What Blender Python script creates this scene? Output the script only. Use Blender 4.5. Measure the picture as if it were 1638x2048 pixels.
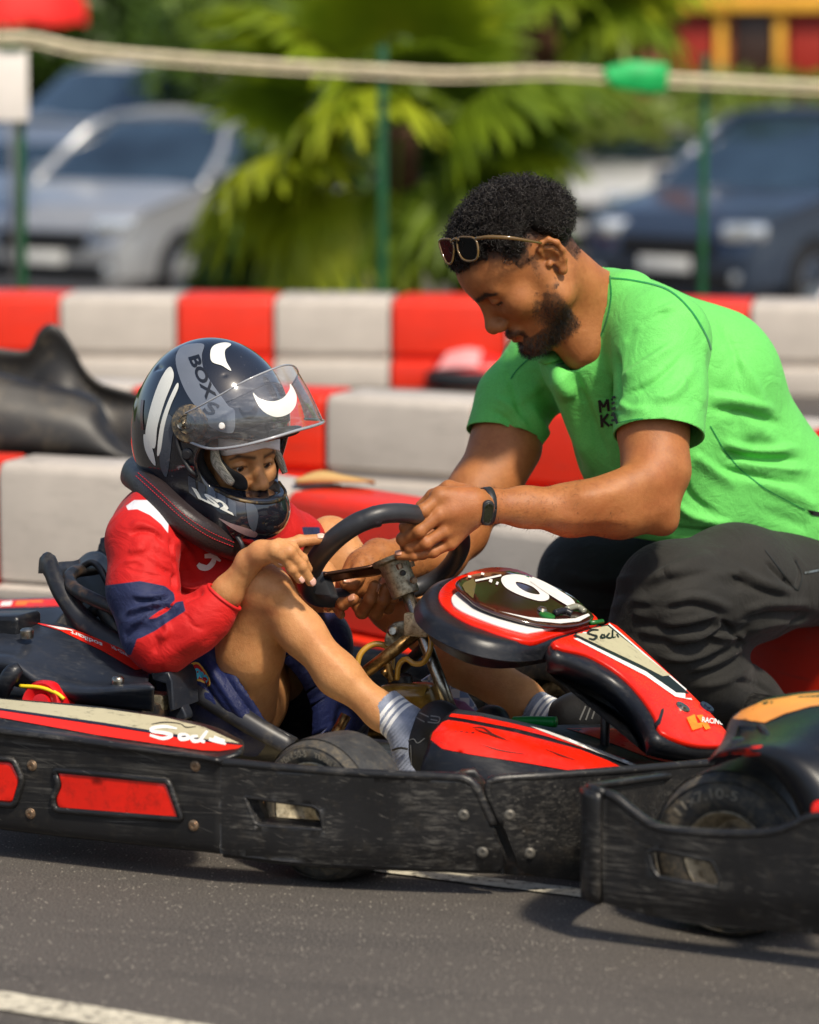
import bpy, bmesh, math, random
import numpy as np
from mathutils import Vector, Matrix, noise
from mathutils.bvhtree import BVHTree
from mathutils.geometry import delaunay_2d_cdt, intersect_point_line

for _o in list(bpy.data.objects):
    bpy.data.objects.remove(_o)
SC = bpy.context.scene
COL = SC.collection
random.seed(7)
RNG = np.random.default_rng(7)

# ------------------------------------------------------------------ camera
CAM_H = 1.56
FPX = 7200.0                      # focal length in pixels of the 1638x2048 photograph
PITCH = math.atan(1024.0 / FPX)
_cam = bpy.data.cameras.new('camera')
_cam.sensor_fit = 'VERTICAL'
_cam.sensor_height = 36.0
_cam.sensor_width = 36.0
_cam.lens = 36.0 * FPX / 2048.0
_cam.clip_start = 0.1
_cam.clip_end = 500.0
_cam.dof.use_dof = True
_cam.dof.focus_distance = 6.90
_cam.dof.aperture_fstop = 2.6
CAM = bpy.data.objects.new('camera', _cam)
CAM.location = (0, 0, CAM_H)
CAM.rotation_euler = (math.pi / 2 - PITCH, 0, 0)
COL.objects.link(CAM)
SC.camera = CAM

# ------------------------------------------------------------------ light
SUN_DIR = Vector((0.30, -0.52, 0.80)).normalized()      # towards the sun
_w = bpy.data.worlds.new('World')
SC.world = _w
_w.use_nodes = True
_nt = _w.node_tree
_bg = _nt.nodes['Background']
_sky = _nt.nodes.new('ShaderNodeTexSky')
_sky.sky_type = 'NISHITA'
_sky.sun_disc = False
_sky.sun_elevation = math.asin(SUN_DIR.z)
_sky.sun_rotation = math.atan2(SUN_DIR.x, SUN_DIR.y)
_sky.air_density = 1.0
_sky.dust_density = 2.5
_sky.ozone_density = 1.0
_nt.links.new(_sky.outputs['Color'], _bg.inputs['Color'])
_bg.inputs['Strength'].default_value = 0.125
_sun = bpy.data.lights.new('sun', 'SUN')
_sun.energy = 4.0
_sun.angle = math.radians(5.0)
_sun.color = (1.0, 0.90, 0.74)
SUN = bpy.data.objects.new('sun', _sun)
SUN.rotation_euler = (-SUN_DIR).to_track_quat('-Z', 'Y').to_euler()
SUN.location = (3, -3, 8)
COL.objects.link(SUN)
SC.view_settings.view_transform = 'Standard'
SC.view_settings.look = 'None'
SC.view_settings.exposure = 0.2
SC.view_settings.gamma = 1.0
SC.render.engine = 'CYCLES'
SC.cycles.use_denoising = True
SC.cycles.max_bounces = 8
SC.cycles.transparent_max_bounces = 12
SC.cycles.caustics_reflective = False
SC.cycles.caustics_refractive = False

# ------------------------------------------------------------------ camera geometry helpers
_s, _c = math.sin(PITCH), math.cos(PITCH)
CAMP = Vector((0, 0, CAM_H))

def ray(u, v):
    a = (u - 819.0) / FPX
    b = (1024.0 - v) / FPX
    return Vector((a, _c + b * _s, -_s + b * _c))

def P(u, v, Y):
    """point of the view ray through (u, v) at world depth Y"""
    d = ray(u, v)
    return CAMP + d * (Y / d.y)

def PZ(u, v, z):
    d = ray(u, v)
    return CAMP + d * ((z - CAM_H) / d.z)

def PP(u, v, p0, n):
    d = ray(u, v)
    return CAMP + d * ((p0 - CAMP).dot(n) / d.dot(n))

def mpx(Y):
    """metres per photograph pixel at depth Y"""
    return Y / FPX / 0.985

def proj(p):
    q = p - CAMP
    dz = q.y * _c - q.z * _s
    return 819 + FPX * q.x / dz, 1024 - FPX * (q.y * _s + q.z * _c) / dz

# kart frame
YAW = math.radians(25)
EF = Vector((math.cos(YAW), -math.sin(YAW), 0))         # forward (towards the nose)
EL = Vector((-math.sin(YAW), -math.cos(YAW), 0))        # lateral, towards the camera
UP = Vector((0, 0, 1))
KO = PZ(672, 1752, 0) - EL * 0.50                         # front axle centre on the ground

def KP(a, l, z):
    return KO + EF * a + EL * l + UP * z

def PL(u, v, lat):
    """ray against the vertical plane parallel to the kart at lateral offset lat"""
    return PP(u, v, KO + EL * lat, EL)

# ------------------------------------------------------------------ objects
def _props(o, label=None, cat=None, group=None, kind=None):
    if label: o['label'] = label
    if cat: o['category'] = cat
    if group: o['group'] = group
    if kind: o['kind'] = kind
    return o

def thing(name, label, cat, base=(0, 0, 0), group=None):
    o = bpy.data.objects.new(name, None)
    o.empty_display_size = 0.05
    o.location = base
    COL.objects.link(o)
    _props(o, label, cat, group)
    return o

def root_of(p):
    v = Vector((0, 0, 0))
    while p is not None:
        v += p.location
        p = p.parent
    return v

def link(name, me, mat=None, parent=None, smooth=True, **kw):
    """vertices are in world coordinates whatever the parent"""
    o = bpy.data.objects.new(name, me)
    COL.objects.link(o)
    if parent is not None:
        o.parent = parent
        o.location = -root_of(parent)
    if mat is not None:
        if isinstance(mat, (list, tuple)):
            for m in mat: me.materials.append(m)
        else:
            me.materials.append(mat)
    if smooth and len(me.polygons):
        me.polygons.foreach_set('use_smooth', np.ones(len(me.polygons), dtype=bool))
    me.update()
    _props(o, **kw)
    return o

def mesh(name, verts, faces):
    me = bpy.data.meshes.new(name)
    me.from_pydata([tuple(v) for v in verts], [], [tuple(f) for f in faces])
    me.update()
    return me

def mesh_np(name, V, quads=None, tris=None):
    me = bpy.data.meshes.new(name)
    V = np.asarray(V, dtype=np.float32)
    nq = 0 if quads is None else len(quads)
    ntr = 0 if tris is None else len(tris)
    me.vertices.add(len(V))
    me.vertices.foreach_set('co', V.ravel())
    loops = []
    starts = []
    tot = 0
    if nq:
        q = np.asarray(quads, dtype=np.int32)
        loops.append(q.ravel()); starts.append(np.arange(nq) * 4); tot = nq * 4
    if ntr:
        t = np.asarray(tris, dtype=np.int32)
        loops.append(t.ravel()); starts.append(tot + np.arange(ntr) * 3)
    L = np.concatenate(loops).astype(np.int32)
    S = np.concatenate(starts).astype(np.int32)
    me.loops.add(len(L))
    me.loops.foreach_set('vertex_index', L)
    me.polygons.add(len(S))
    me.polygons.foreach_set('loop_start', S)
    me.update(calc_edges=True)
    me.validate()
    return me

def add_mod_bevel(o, w, seg=2, ang=40):
    m = o.modifiers.new('bevel', 'BEVEL')
    m.width = w; m.segments = seg; m.limit_method = 'ANGLE'; m.angle_limit = math.radians(ang)
    m.harden_normals = False
    return m

def auto_smooth(o, ang=40):
    me = o.data
    bm = bmesh.new(); bm.from_mesh(me)
    for e in bm.edges:
        if len(e.link_faces) == 2 and e.calc_face_angle(0) > math.radians(ang):
            e.smooth = False
    bm.to_mesh(me); bm.free()
    return o

def bvh_of(o):
    me = o.data
    off = root_of(o.parent) + o.location if o.parent else o.location
    return BVHTree.FromPolygons([v.co + off for v in me.vertices], [tuple(p.vertices) for p in me.polygons])

def bvh_many(objs):
    V = []; F = []
    for o in objs:
        n = len(V)
        V += [v.co.copy() for v in o.data.vertices]
        F += [tuple(i + n for i in p.vertices) for p in o.data.polygons]
    return BVHTree.FromPolygons(V, F)

# ------------------------------------------------------------------ curves
def catmull(pts, n, closed=False):
    """resample a polyline of Vectors (any dimension via numpy) to n points by arc length with Catmull-Rom"""
    A = np.array([tuple(p) for p in pts], dtype=float)
    m = len(A)
    out = []
    segs = m if closed else m - 1
    K = 10
    for i in range(segs):
        if closed:
            p0, p1, p2, p3 = A[(i - 1) % m], A[i], A[(i + 1) % m], A[(i + 2) % m]
        else:
            p1, p2 = A[i], A[i + 1]
            p0 = A[i - 1] if i > 0 else 2 * p1 - p2
            p3 = A[i + 2] if i + 2 < m else 2 * p2 - p1
        for k in range(K):
            t = k / K
            out.append(0.5 * ((2 * p1) + (-p0 + p2) * t + (2 * p0 - 5 * p1 + 4 * p2 - p3) * t * t + (-p0 + 3 * p1 - 3 * p2 + p3) * t ** 3))
    out.append(A[0] if closed else A[-1])
    out = np.array(out)
    if n is None:
        return out[:-1] if closed else out
    d = np.concatenate([[0], np.cumsum(np.linalg.norm(np.diff(out, axis=0), axis=1))])
    s = np.linspace(0, d[-1], n + 1)[:-1] if closed else np.linspace(0, d[-1], n)
    return np.stack([np.interp(s, d, out[:, j]) for j in range(A.shape[1])], axis=1)

def tube(name, pts, r, mat, parent=None, n=10, res=None, closed=False, cap=True, smooth_path=True, link_it=True, flat=None, **kw):
    """swept tube; r a number or one radius per given point; flat = (vector, factor) squashes along a direction"""
    pts = [Vector(p) for p in pts]
    rr = [r] * len(pts) if not hasattr(r, '__len__') else list(r)
    A = np.array([(p.x, p.y, p.z, q) for p, q in zip(pts, rr)])
    if smooth_path and len(pts) > 2:
        A = catmull(A, res or max(12, 6 * len(pts)), closed)
    elif res and len(pts) == 2:
        A = np.stack([np.linspace(A[0, j], A[1, j], res) for j in range(4)], axis=1)
    m = len(A)
    C = A[:, :3]
    T = np.roll(C, -1, 0) - np.roll(C, 1, 0) if closed else np.gradient(C, axis=0)
    T /= np.linalg.norm(T, axis=1)[:, None] + 1e-12
    ref = np.array([0, 0, 1.0]) if abs(T[0, 2]) < 0.9 else np.array([1.0, 0, 0])
    N = np.cross(T[0], ref); N /= np.linalg.norm(N)
    V = []; F = []
    for i in range(m):
        N = N - T[i] * N.dot(T[i]); N /= np.linalg.norm(N) + 1e-12
        B = np.cross(T[i], N)
        for k in range(n):
            a = 2 * math.pi * k / n
            o = (N * math.cos(a) + B * math.sin(a)) * A[i, 3]
            if flat is not None:
                fv = np.array(flat[0]); o = o - fv * o.dot(fv) * (1 - flat[1])
            V.append(C[i] + o)
    for i in range(m if closed else m - 1):
        j = (i + 1) % m
        for k in range(n):
            F.append((i * n + k, i * n + (k + 1) % n, j * n + (k + 1) % n, j * n + k))
    if cap and not closed:
        F.append(tuple(range(n))[::-1]); F.append(tuple((m - 1) * n + k for k in range(n)))
    if not link_it:
        return V, F
    return link(name, mesh(name, V, F), mat, parent, **kw)

def merge_parts(lists):
    V = []; F = []
    for v, f in lists:
        n = len(V); V += list(v); F += [tuple(i + n for i in q) for q in f]
    return V, F

def loft(name, rows, mat, parent=None, nu=40, nv=None, thick=0.0, orient=True, smooth_rows=True, **kw):
    """surface through rows of points; rows resampled to nu points along, nv across"""
    R = [catmull(r, nu) if len(r) > 2 else np.stack([np.linspace(r[0][j], r[-1][j], nu) for j in range(3)], axis=1) for r in rows]
    G = np.array(R)                                   # rows x nu x 3
    if nv:
        G = np.stack([catmull(G[:, k, :], nv) for k in range(nu)], axis=1)
    nr = len(G)
    V = G.reshape(-1, 3)
    F = [(i * nu + k, i * nu + k + 1, (i + 1) * nu + k + 1, (i + 1) * nu + k) for i in range(nr - 1) for k in range(nu - 1)]
    me = mesh(name, V, F)
    if orient:
        s = 0
        for p in me.polygons:
            s += p.normal.dot(CAMP - p.center) * p.area
        if s < 0: me.flip_normals()
    o = link(name, me, mat, parent, **kw)
    if thick:
        md = o.modifiers.new('solid', 'SOLIDIFY'); md.thickness = thick; md.offset = -1
    return o

def poly_fill(loops, spacing):
    """2D polygons (outer + holes, numpy) -> points, triangles with interior grid points"""
    pts = []; edges = []; faces = []
    for lp in loops:
        n0 = len(pts); m = len(lp)
        cnt = 0
        ids = []
        for i in range(m):
            a = np.array(lp[i]); b = np.array(lp[(i + 1) % m])
            L = np.linalg.norm(b - a); k = max(1, int(L / spacing))
            for q in range(k):
                ids.append(len(pts)); pts.append(a + (b - a) * q / k)
        for i in range(len(ids)):
            edges.append((ids[i], ids[(i + 1) % len(ids)]))
    A = np.array(pts)
    lo = A.min(0); hi = A.max(0)
    def inside(p):
        c = False
        for lp in loops:
            x, y = p; j = len(lp) - 1
            for i in range(len(lp)):
                if (lp[i][1] > y) != (lp[j][1] > y) and x < (lp[j][0] - lp[i][0]) * (y - lp[i][1]) / (lp[j][1] - lp[i][1]) + lp[i][0]:
                    c = not c
                j = i
        return c
    xs = np.arange(lo[0] + spacing * .5, hi[0], spacing); ys = np.arange(lo[1] + spacing * .5, hi[1], spacing)
    if len(xs) * len(ys) < 20000:
        for i, x in enumerate(xs):
            for y in ys:
                if inside((x, y)): pts.append(np.array((x + 0.013 * (i % 3), y)))
    res = delaunay_2d_cdt([Vector((p[0], p[1])) for p in pts], edges, [], 0, 1e-5)
    vv = [tuple(p) for p in res[0]]
    tri = []
    for f in res[2]:
        c = np.mean([vv[i] for i in f], axis=0)
        if inside(c): tri.append(tuple(f))
    return vv, tri

def decal(name, loops, bvh, mat, parent=None, off=0.0012, spacing=8, fallback=None, curve=False, **kw):
    """sticker cut to a pixel outline and laid on a surface (a real mesh that follows it)"""
    lps = [catmull(l, None, True) if curve else np.array(l, dtype=float) for l in loops]
    vv, tri = poly_fill(lps, spacing)
    V = []; last = None; ok = []
    for (u, v) in vv:
        d = ray(u, v).normalized()
        hit = bvh.ray_cast(CAMP, d)
        if hit[0] is not None:
            n = hit[1]
            if n.dot(d) > 0: n = -n
            V.append(hit[0] + n * off); ok.append(True)
        else:
            V.append(None); ok.append(False)
    if not any(ok): 
        return None
    tri = [t for t in tri if all(ok[i] for i in t)]
    # drop long stretched triangles over depth jumps
    def good(t):
        return max((V[t[i]] - V[t[(i + 1) % 3]]).length for i in range(3)) < 0.12
    tri = [t for t in tri if good(t)]
    V = [v if v is not None else Vector((0, 0, 0)) for v in V]
    used = sorted({i for t in tri for i in t})
    mp = {k: i for i, k in enumerate(used)}
    if not tri: return None
    me = mesh(name, [V[k] for k in used], [tuple(mp[i] for i in t) for t in tri])
    s = sum(p.normal.dot(CAMP - p.center) * p.area for p in me.polygons)
    if s < 0: me.flip_normals()
    return link(name, me, mat, parent, **kw)

def text_loops(txt, bold=0.0, shear=0.0, space=1.0):
    """outline loops of a string, built-in font; returns list of 2D loops normalised to cap height 1, left = 0"""
    cu = bpy.data.curves.new('t', 'FONT')
    cu.body = txt; cu.size = 1.0; cu.offset = bold; cu.shear = shear; cu.space_character = space
    cu.resolution_u = 4
    ob = bpy.data.objects.new('t', cu); COL.objects.link(ob)
    dg = bpy.context.evaluated_depsgraph_get()
    me = bpy.data.meshes.new_from_object(ob.evaluated_get(dg))
    bpy.data.objects.remove(ob); bpy.data.curves.remove(cu)
    V = np.array([v.co[:2] for v in me.vertices])
    T = [tuple(p.vertices) for p in me.polygons]
    bpy.data.meshes.remove(me)
    V[:, 0] -= V[:, 0].min()
    h = 0.70
    return V / h, T

def text_decal(name, txt, origin, xdir, ydir, bvh, mat, parent=None, off=0.0016, bold=0.0, shear=0.0, space=1.0, arc=None, ymin=0, **kw):
    """text laid on a surface: origin, xdir (whole width) and ydir (cap height) in photograph pixels"""
    V2, T = text_loops(txt, bold, shear, space)
    w = V2[:, 0].max()
    # subdivide triangles/ngons so the lettering follows the surface
    bm = bmesh.new()
    vs = [bm.verts.new((p[0], p[1], 0)) for p in V2]
    for t in T:
        try: bm.faces.new([vs[i] for i in t])
        except ValueError: pass
    bmesh.ops.triangulate(bm, faces=bm.faces[:])
    bmesh.ops.subdivide_edges(bm, edges=[e for e in bm.edges if e.calc_length() > 0.3], cuts=2)
    bmesh.ops.triangulate(bm, faces=bm.faces[:])
    ok = True
    for v in bm.verts:
        x = v.co.x / w; y = v.co.y
        if arc: y2 = arc * (x - .5) ** 2 * 4
        else: y2 = 0
        u = origin[0] + xdir[0] * x + ydir[0] * (y + y2); q = origin[1] + xdir[1] * x + ydir[1] * (y + y2)
        d = ray(u, q).normalized()
        hit = bvh.ray_cast(CAMP, d)
        if hit[0] is None or hit[0].y < ymin:
            v.co = (0, 0, -99); continue
        n = hit[1] if hit[1].dot(d) < 0 else -hit[1]
        v.co = hit[0] + n * off
    bad = [v for v in bm.verts if v.co.z < -90]
    if bad: bmesh.ops.delete(bm, geom=bad, context='VERTS')
    me = bpy.data.meshes.new(name); bm.to_mesh(me); bm.free()
    if not len(me.polygons): return None
    s = sum(p.normal.dot(CAMP - p.center) * p.area for p in me.polygons)
    if s < 0: me.flip_normals()
    return link(name, me, mat, parent, **kw)

def stroke_loops(strokes, w):
    """brush strokes (pixel polylines) -> closed outline loops"""
    out = []
    for st in strokes:
        C = catmull([(p[0], p[1], (p[2] if len(p) > 2 else 1.0)) for p in st], max(10, 6 * len(st)))
        T = np.gradient(C[:, :2], axis=0); T /= np.linalg.norm(T, axis=1)[:, None] + 1e-9
        N = np.stack([-T[:, 1], T[:, 0]], axis=1) * (w * .5 * C[:, 2])[:, None]
        out.append([tuple(p) for p in C[:, :2] + N] + [tuple(p) for p in (C[:, :2] - N)[::-1]])
    return out

def stroke_decal(name, strokes, w, bvh, mat, parent=None, off=0.0018, **kw):
    V = []; F = []
    for st in strokes:
        C = catmull([(p[0], p[1], (p[2] if len(p) > 2 else 1.0)) for p in st], max(12, 7 * len(st)))
        T = np.gradient(C[:, :2], axis=0); T /= np.linalg.norm(T, axis=1)[:, None] + 1e-9
        N = np.stack([-T[:, 1], T[:, 0]], axis=1) * (w * .5 * C[:, 2])[:, None]
        n0 = len(V); good = []
        for L, Rr in zip(C[:, :2] + N, C[:, :2] - N):
            for q in (L, Rr):
                d = ray(q[0], q[1]).normalized(); hit = bvh.ray_cast(CAMP, d)
                if hit[0] is None: V.append(Vector((0, 0, -99)))
                else:
                    nn = hit[1] if hit[1].dot(d) < 0 else -hit[1]
                    V.append(hit[0] + nn * off)
        for i in range(len(C) - 1):
            f = (n0 + 2 * i, n0 + 2 * i + 1, n0 + 2 * i + 3, n0 + 2 * i + 2)
            if all(V[k].z > -90 for k in f) and max((V[f[0]] - V[k]).length for k in f) < .06: F.append(f)
    if not F: return None
    me = mesh(name, V, F)
    if sum(p.normal.dot(CAMP - p.center) * p.area for p in me.polygons) < 0: me.flip_normals()
    return link(name, me, mat, parent, **kw)

def slab(name, outline, nrm, depth, mat, parent=None, bevel=0.006, closed_curve=True, n=48, bulge=0.0, hole=None, dome=0.0, taper=0.0, **kw):
    """rounded plate: outline of 3D points roughly in a plane of normal nrm (towards outside), thickness depth behind it"""
    nrm = Vector(nrm).normalized()
    A = catmull(outline, n, True) if closed_curve else np.array([tuple(p) for p in outline])
    c = A.mean(0)
    N = np.array(nrm)
    ax = Vector((1, 0, 0)) if abs(nrm.x) < 0.8 else Vector((0, 0, 1))
    U = np.array((ax - nrm * ax.dot(nrm)).normalized()); W = np.cross(N, U)
    m = len(A)
    Q = np.stack([(A - c) @ U, (A - c) @ W], axis=1)
    area = 0.5 * np.sum(Q[:, 0] * np.roll(Q[:, 1], -1) - np.roll(Q[:, 0], -1) * Q[:, 1])
    if area < 0:
        A = A[::-1].copy(); Q = Q[::-1].copy()
    T = np.roll(Q, -1, 0) - np.roll(Q, 1, 0); T /= np.linalg.norm(T, axis=1)[:, None] + 1e-9
    O2 = np.stack([T[:, 1], -T[:, 0]], axis=1)               # outward in plane
    O = O2[:, 0:1] * U + O2[:, 1:2] * W
    prof = [(-bevel, 0), (-bevel * .3, -bevel * .3), (0, -bevel), (bulge, -depth * .5), (-taper, -depth + bevel), (-taper - bevel * .3, -depth + bevel * .3), (-taper - bevel, -depth)]
    V = []; F = []
    for o_, d_ in prof:
        V += [tuple(p) for p in (A + O * o_ + N * d_)]
    for i in range(len(prof) - 1):
        for k in range(m):
            F.append((i * m + k, (i + 1) * m + k, (i + 1) * m + (k + 1) % m, i * m + (k + 1) % m))
    # caps
    Qi = Q - O2 * bevel
    sp = max(np.ptp(Q[:, 0]), np.ptp(Q[:, 1])) / 14
    vv, tri = poly_fill([Qi], sp)
    base = len(V)
    hh = A - O * bevel
    from_pts = np.array([h for h in hh])
    for (x, y) in vv:
        p = c + U * x + W * y
        # height off plane: nearest outline vertex offset, inverse distance weighted
        dd = np.sum((Qi - np.array((x, y))) ** 2, axis=1) + 1e-8
        wgt = 1 / dd ** 1.5
        h = np.sum(((from_pts - c) @ N) * wgt) / wgt.sum()
        edge = min(1.0, math.sqrt(dd.min()) / (sp * 3))
        V.append(tuple(p + N * (h + dome * edge)))
    F += [tuple(base + i for i in t) for t in tri]
    base2 = len(V)
    last = (len(prof) - 1) * m
    F.append(tuple(last + k for k in range(m))[::-1])
    me = mesh(name, V, F)
    bm = bmesh.new(); bm.from_mesh(me)
    bmesh.ops.remove_doubles(bm, verts=bm.verts, dist=1e-5)
    bmesh.ops.recalc_face_normals(bm, faces=bm.faces)
    bm.to_mesh(me); bm.free()
    o = link(name, me, mat, parent, **kw)
    return auto_smooth(o, 50)

def box(name, c, sx, sy, sz, mat, parent=None, rz=0, bevel=0.004, axes=None, link_it=True, **kw):
    c = Vector(c)
    if axes is None:
        X = Vector((math.cos(rz), math.sin(rz), 0)); Y_ = Vector((-math.sin(rz), math.cos(rz), 0)); Z = UP
    else:
        X, Y_, Z = [Vector(a).normalized() for a in axes]
    V = []
    for dx in (-.5, .5):
        for dy in (-.5, .5):
            for dz in (-.5, .5):
                V.append(c + X * (dx * sx) + Y_ * (dy * sy) + Z * (dz * sz))
    F = [(0, 1, 3, 2), (4, 6, 7, 5), (0, 4, 5, 1), (2, 3, 7, 6), (0, 2, 6, 4), (1, 5, 7, 3)]
    if not link_it: return V, F
    me = mesh(name, V, F)
    bm = bmesh.new(); bm.from_mesh(me)
    bmesh.ops.recalc_face_normals(bm, faces=bm.faces)
    if bevel:
        bmesh.ops.bevel(bm, geom=bm.edges[:], offset=min(bevel, .45 * min(sx, sy, sz)), segments=2, affect='EDGES', profile=.6)
    bm.to_mesh(me); bm.free()
    o = link(name, me, mat, parent, **kw)
    return auto_smooth(o, 35)

def lathe(name, prof, c, axis, mat, parent=None, n=48, link_it=True, sharp=45, **kw):
    """profile [(radius, offset along axis)] revolved"""
    c = Vector(c); ax = Vector(axis).normalized()
    r0 = Vector((0, 0, 1)) if abs(ax.z) < .9 else Vector((1, 0, 0))
    A = (r0 - ax * r0.dot(ax)).normalized(); B = ax.cross(A)
    V = []; F = []
    for (r, h) in prof:
        for k in range(n):
            t = 2 * math.pi * k / n
            V.append(c + ax * h + (A * math.cos(t) + B * math.sin(t)) * r)
    for i in range(len(prof) - 1):
        for k in range(n):
            F.append((i * n + k, i * n + (k + 1) % n, (i + 1) * n + (k + 1) % n, (i + 1) * n + k))
    if not link_it: return V, F
    me = mesh(name, V, F)
    bm = bmesh.new(); bm.from_mesh(me)
    bmesh.ops.remove_doubles(bm, verts=bm.verts, dist=1e-6)
    bmesh.ops.recalc_face_normals(bm, faces=bm.faces)
    bm.to_mesh(me); bm.free()
    return auto_smooth(link(name, me, mat, parent, **kw), sharp)

# ------------------------------------------------------------------ signed-distance sculpting
def smin(a, b, k):
    if k <= 0: return np.minimum(a, b)
    h = np.maximum(k - np.abs(a - b), 0) / k
    return np.minimum(a, b) - h * h * k * .25

class SDF:
    def __init__(self):
        self.pr = []
    def cone(self, a, b, ra, rb, k=.01, sub=False, flat=None):
        self.pr.append(('cone', np.array(a, float), np.array(b, float), ra, rb, k, sub, flat)); return self
    def chain(self, pts, rs, k=.01, flat=None):
        for i in range(len(pts) - 1):
            self.cone(pts[i], pts[i + 1], rs[i], rs[i + 1], k, flat=flat)
        return self
    def ell(self, c, R, r, k=.01, sub=False):
        """R: 3 axis vectors (rows) or None"""
        Rm = np.eye(3) if R is None else np.array([tuple(Vector(x).normalized()) for x in R])
        self.pr.append(('ell', np.array(c, float), Rm, np.array(r, float), k, sub)); return self
    def sph(self, c, r, k=.01, sub=False):
        return self.cone(c, c, r, r, k, sub)
    def fold(self, pts, w, h):
        """ridge (h>0) or crease (h<0) along a polyline"""
        self.pr.append(('fold', np.array([tuple(p) for p in pts], float), w, h)); return self
    def bounds(self, pad):
        lo = np.full(3, 1e9); hi = -lo
        for p in self.pr:
            if p[0] == 'cone' and not p[6]:
                r = max(p[3], p[4])
                lo = np.minimum(lo, np.minimum(p[1], p[2]) - r); hi = np.maximum(hi, np.maximum(p[1], p[2]) + r)
            elif p[0] == 'ell' and not p[5]:
                r = p[3].max(); lo = np.minimum(lo, p[1] - r); hi = np.maximum(hi, p[1] + r)
        return lo - pad, hi + pad
    def grid(self, lo, hi, vox):
        n = np.maximum(4, np.ceil((hi - lo) / vox).astype(int) + 1)
        xs = [lo[i] + vox * np.arange(n[i]) for i in range(3)]
        F = np.full(n, 0.05, dtype=np.float32)
        for p in self.pr:
            if p[0] == 'cone':
                r = max(p[3], p[4]); a, b, k = p[1], p[2], p[5]
                fl = p[7]
                mlo = np.minimum(a, b) - r; mhi = np.maximum(a, b) + r
            elif p[0] == 'ell':
                r = p[3].max(); mlo = p[1] - r; mhi = p[1] + r; k = p[4]
            else:
                mlo = p[1].min(0) - 3 * p[2]; mhi = p[1].max(0) + 3 * p[2]; k = 0
            m = .012 + k * 1.2 + vox * 2
            i0 = np.clip(np.floor((mlo - m - lo) / vox).astype(int), 0, n); i1 = np.clip(np.ceil((mhi + m - lo) / vox).astype(int) + 1, 0, n)
            if np.any(i1 <= i0): continue
            sl = tuple(slice(i0[j], i1[j]) for j in range(3))
            X = xs[0][sl[0]].astype(np.float32)[:, None, None]; Y_ = xs[1][sl[1]].astype(np.float32)[None, :, None]; Z = xs[2][sl[2]].astype(np.float32)[None, None, :]
            if p[0] == 'cone':
                d = b - a; L2 = float(d @ d)
                px, py, pz = X - a[0], Y_ - a[1], Z - a[2]
                if L2 < 1e-12: t = np.float32(0)
                else: t = np.clip((px * d[0] + py * d[1] + pz * d[2]) / L2, 0, 1)
                qx, qy, qz = px - t * d[0], py - t * d[1], pz - t * d[2]
                if fl is not None:
                    fv, q = np.array(fl[0], float), fl[1]
                    s = (qx * fv[0] + qy * fv[1] + qz * fv[2]) * (1 / q - 1)
                    qx, qy, qz = qx + s * fv[0], qy + s * fv[1], qz + s * fv[2]
                f = np.sqrt(qx * qx + qy * qy + qz * qz) - (p[3] + t * (p[4] - p[3]))
                sub = p[6]
            elif p[0] == 'ell':
                R = p[2]; rr = p[3]; px, py, pz = X - p[1][0], Y_ - p[1][1], Z - p[1][2]
                l = [(px * R[i, 0] + py * R[i, 1] + pz * R[i, 2]) / rr[i] for i in range(3)]
                k0 = np.sqrt(l[0] ** 2 + l[1] ** 2 + l[2] ** 2)
                k1 = np.sqrt((l[0] / rr[0]) ** 2 + (l[1] / rr[1]) ** 2 + (l[2] / rr[2]) ** 2) + 1e-9
                f = k0 * (k0 - 1) / k1
                sub = p[5]
            else:
                pts, w, h = p[1], p[2], p[3]
                D = None
                for i in range(len(pts) - 1):
                    a, d = pts[i], pts[i + 1] - pts[i]
                    px, py, pz = X - a[0], Y_ - a[1], Z - a[2]
                    t = np.clip((px * d[0] + py * d[1] + pz * d[2]) / float(d @ d + 1e-12), 0, 1)
                    q = (px - t * d[0]) ** 2 + (py - t * d[1]) ** 2 + (pz - t * d[2]) ** 2
                    D = q if D is None else np.minimum(D, q)
                F[sl] = F[sl] - (h * np.exp(-D / (w * w))).astype(np.float32)
                continue
            if sub:
                F[sl] = -smin(-F[sl], f, k)
            else:
                F[sl] = smin(F[sl], f.astype(np.float32), k)
        return F, xs
    def build(self, vox, lo=None, hi=None, pad=.02, smooth=0):
        if lo is None: lo, hi = self.bounds(pad)
        F, xs = self.grid(np.array(lo, float), np.array(hi, float), vox)
        V, Q = surface_nets(F, np.array([x[0] for x in xs]), vox)
        return V, Q

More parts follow.
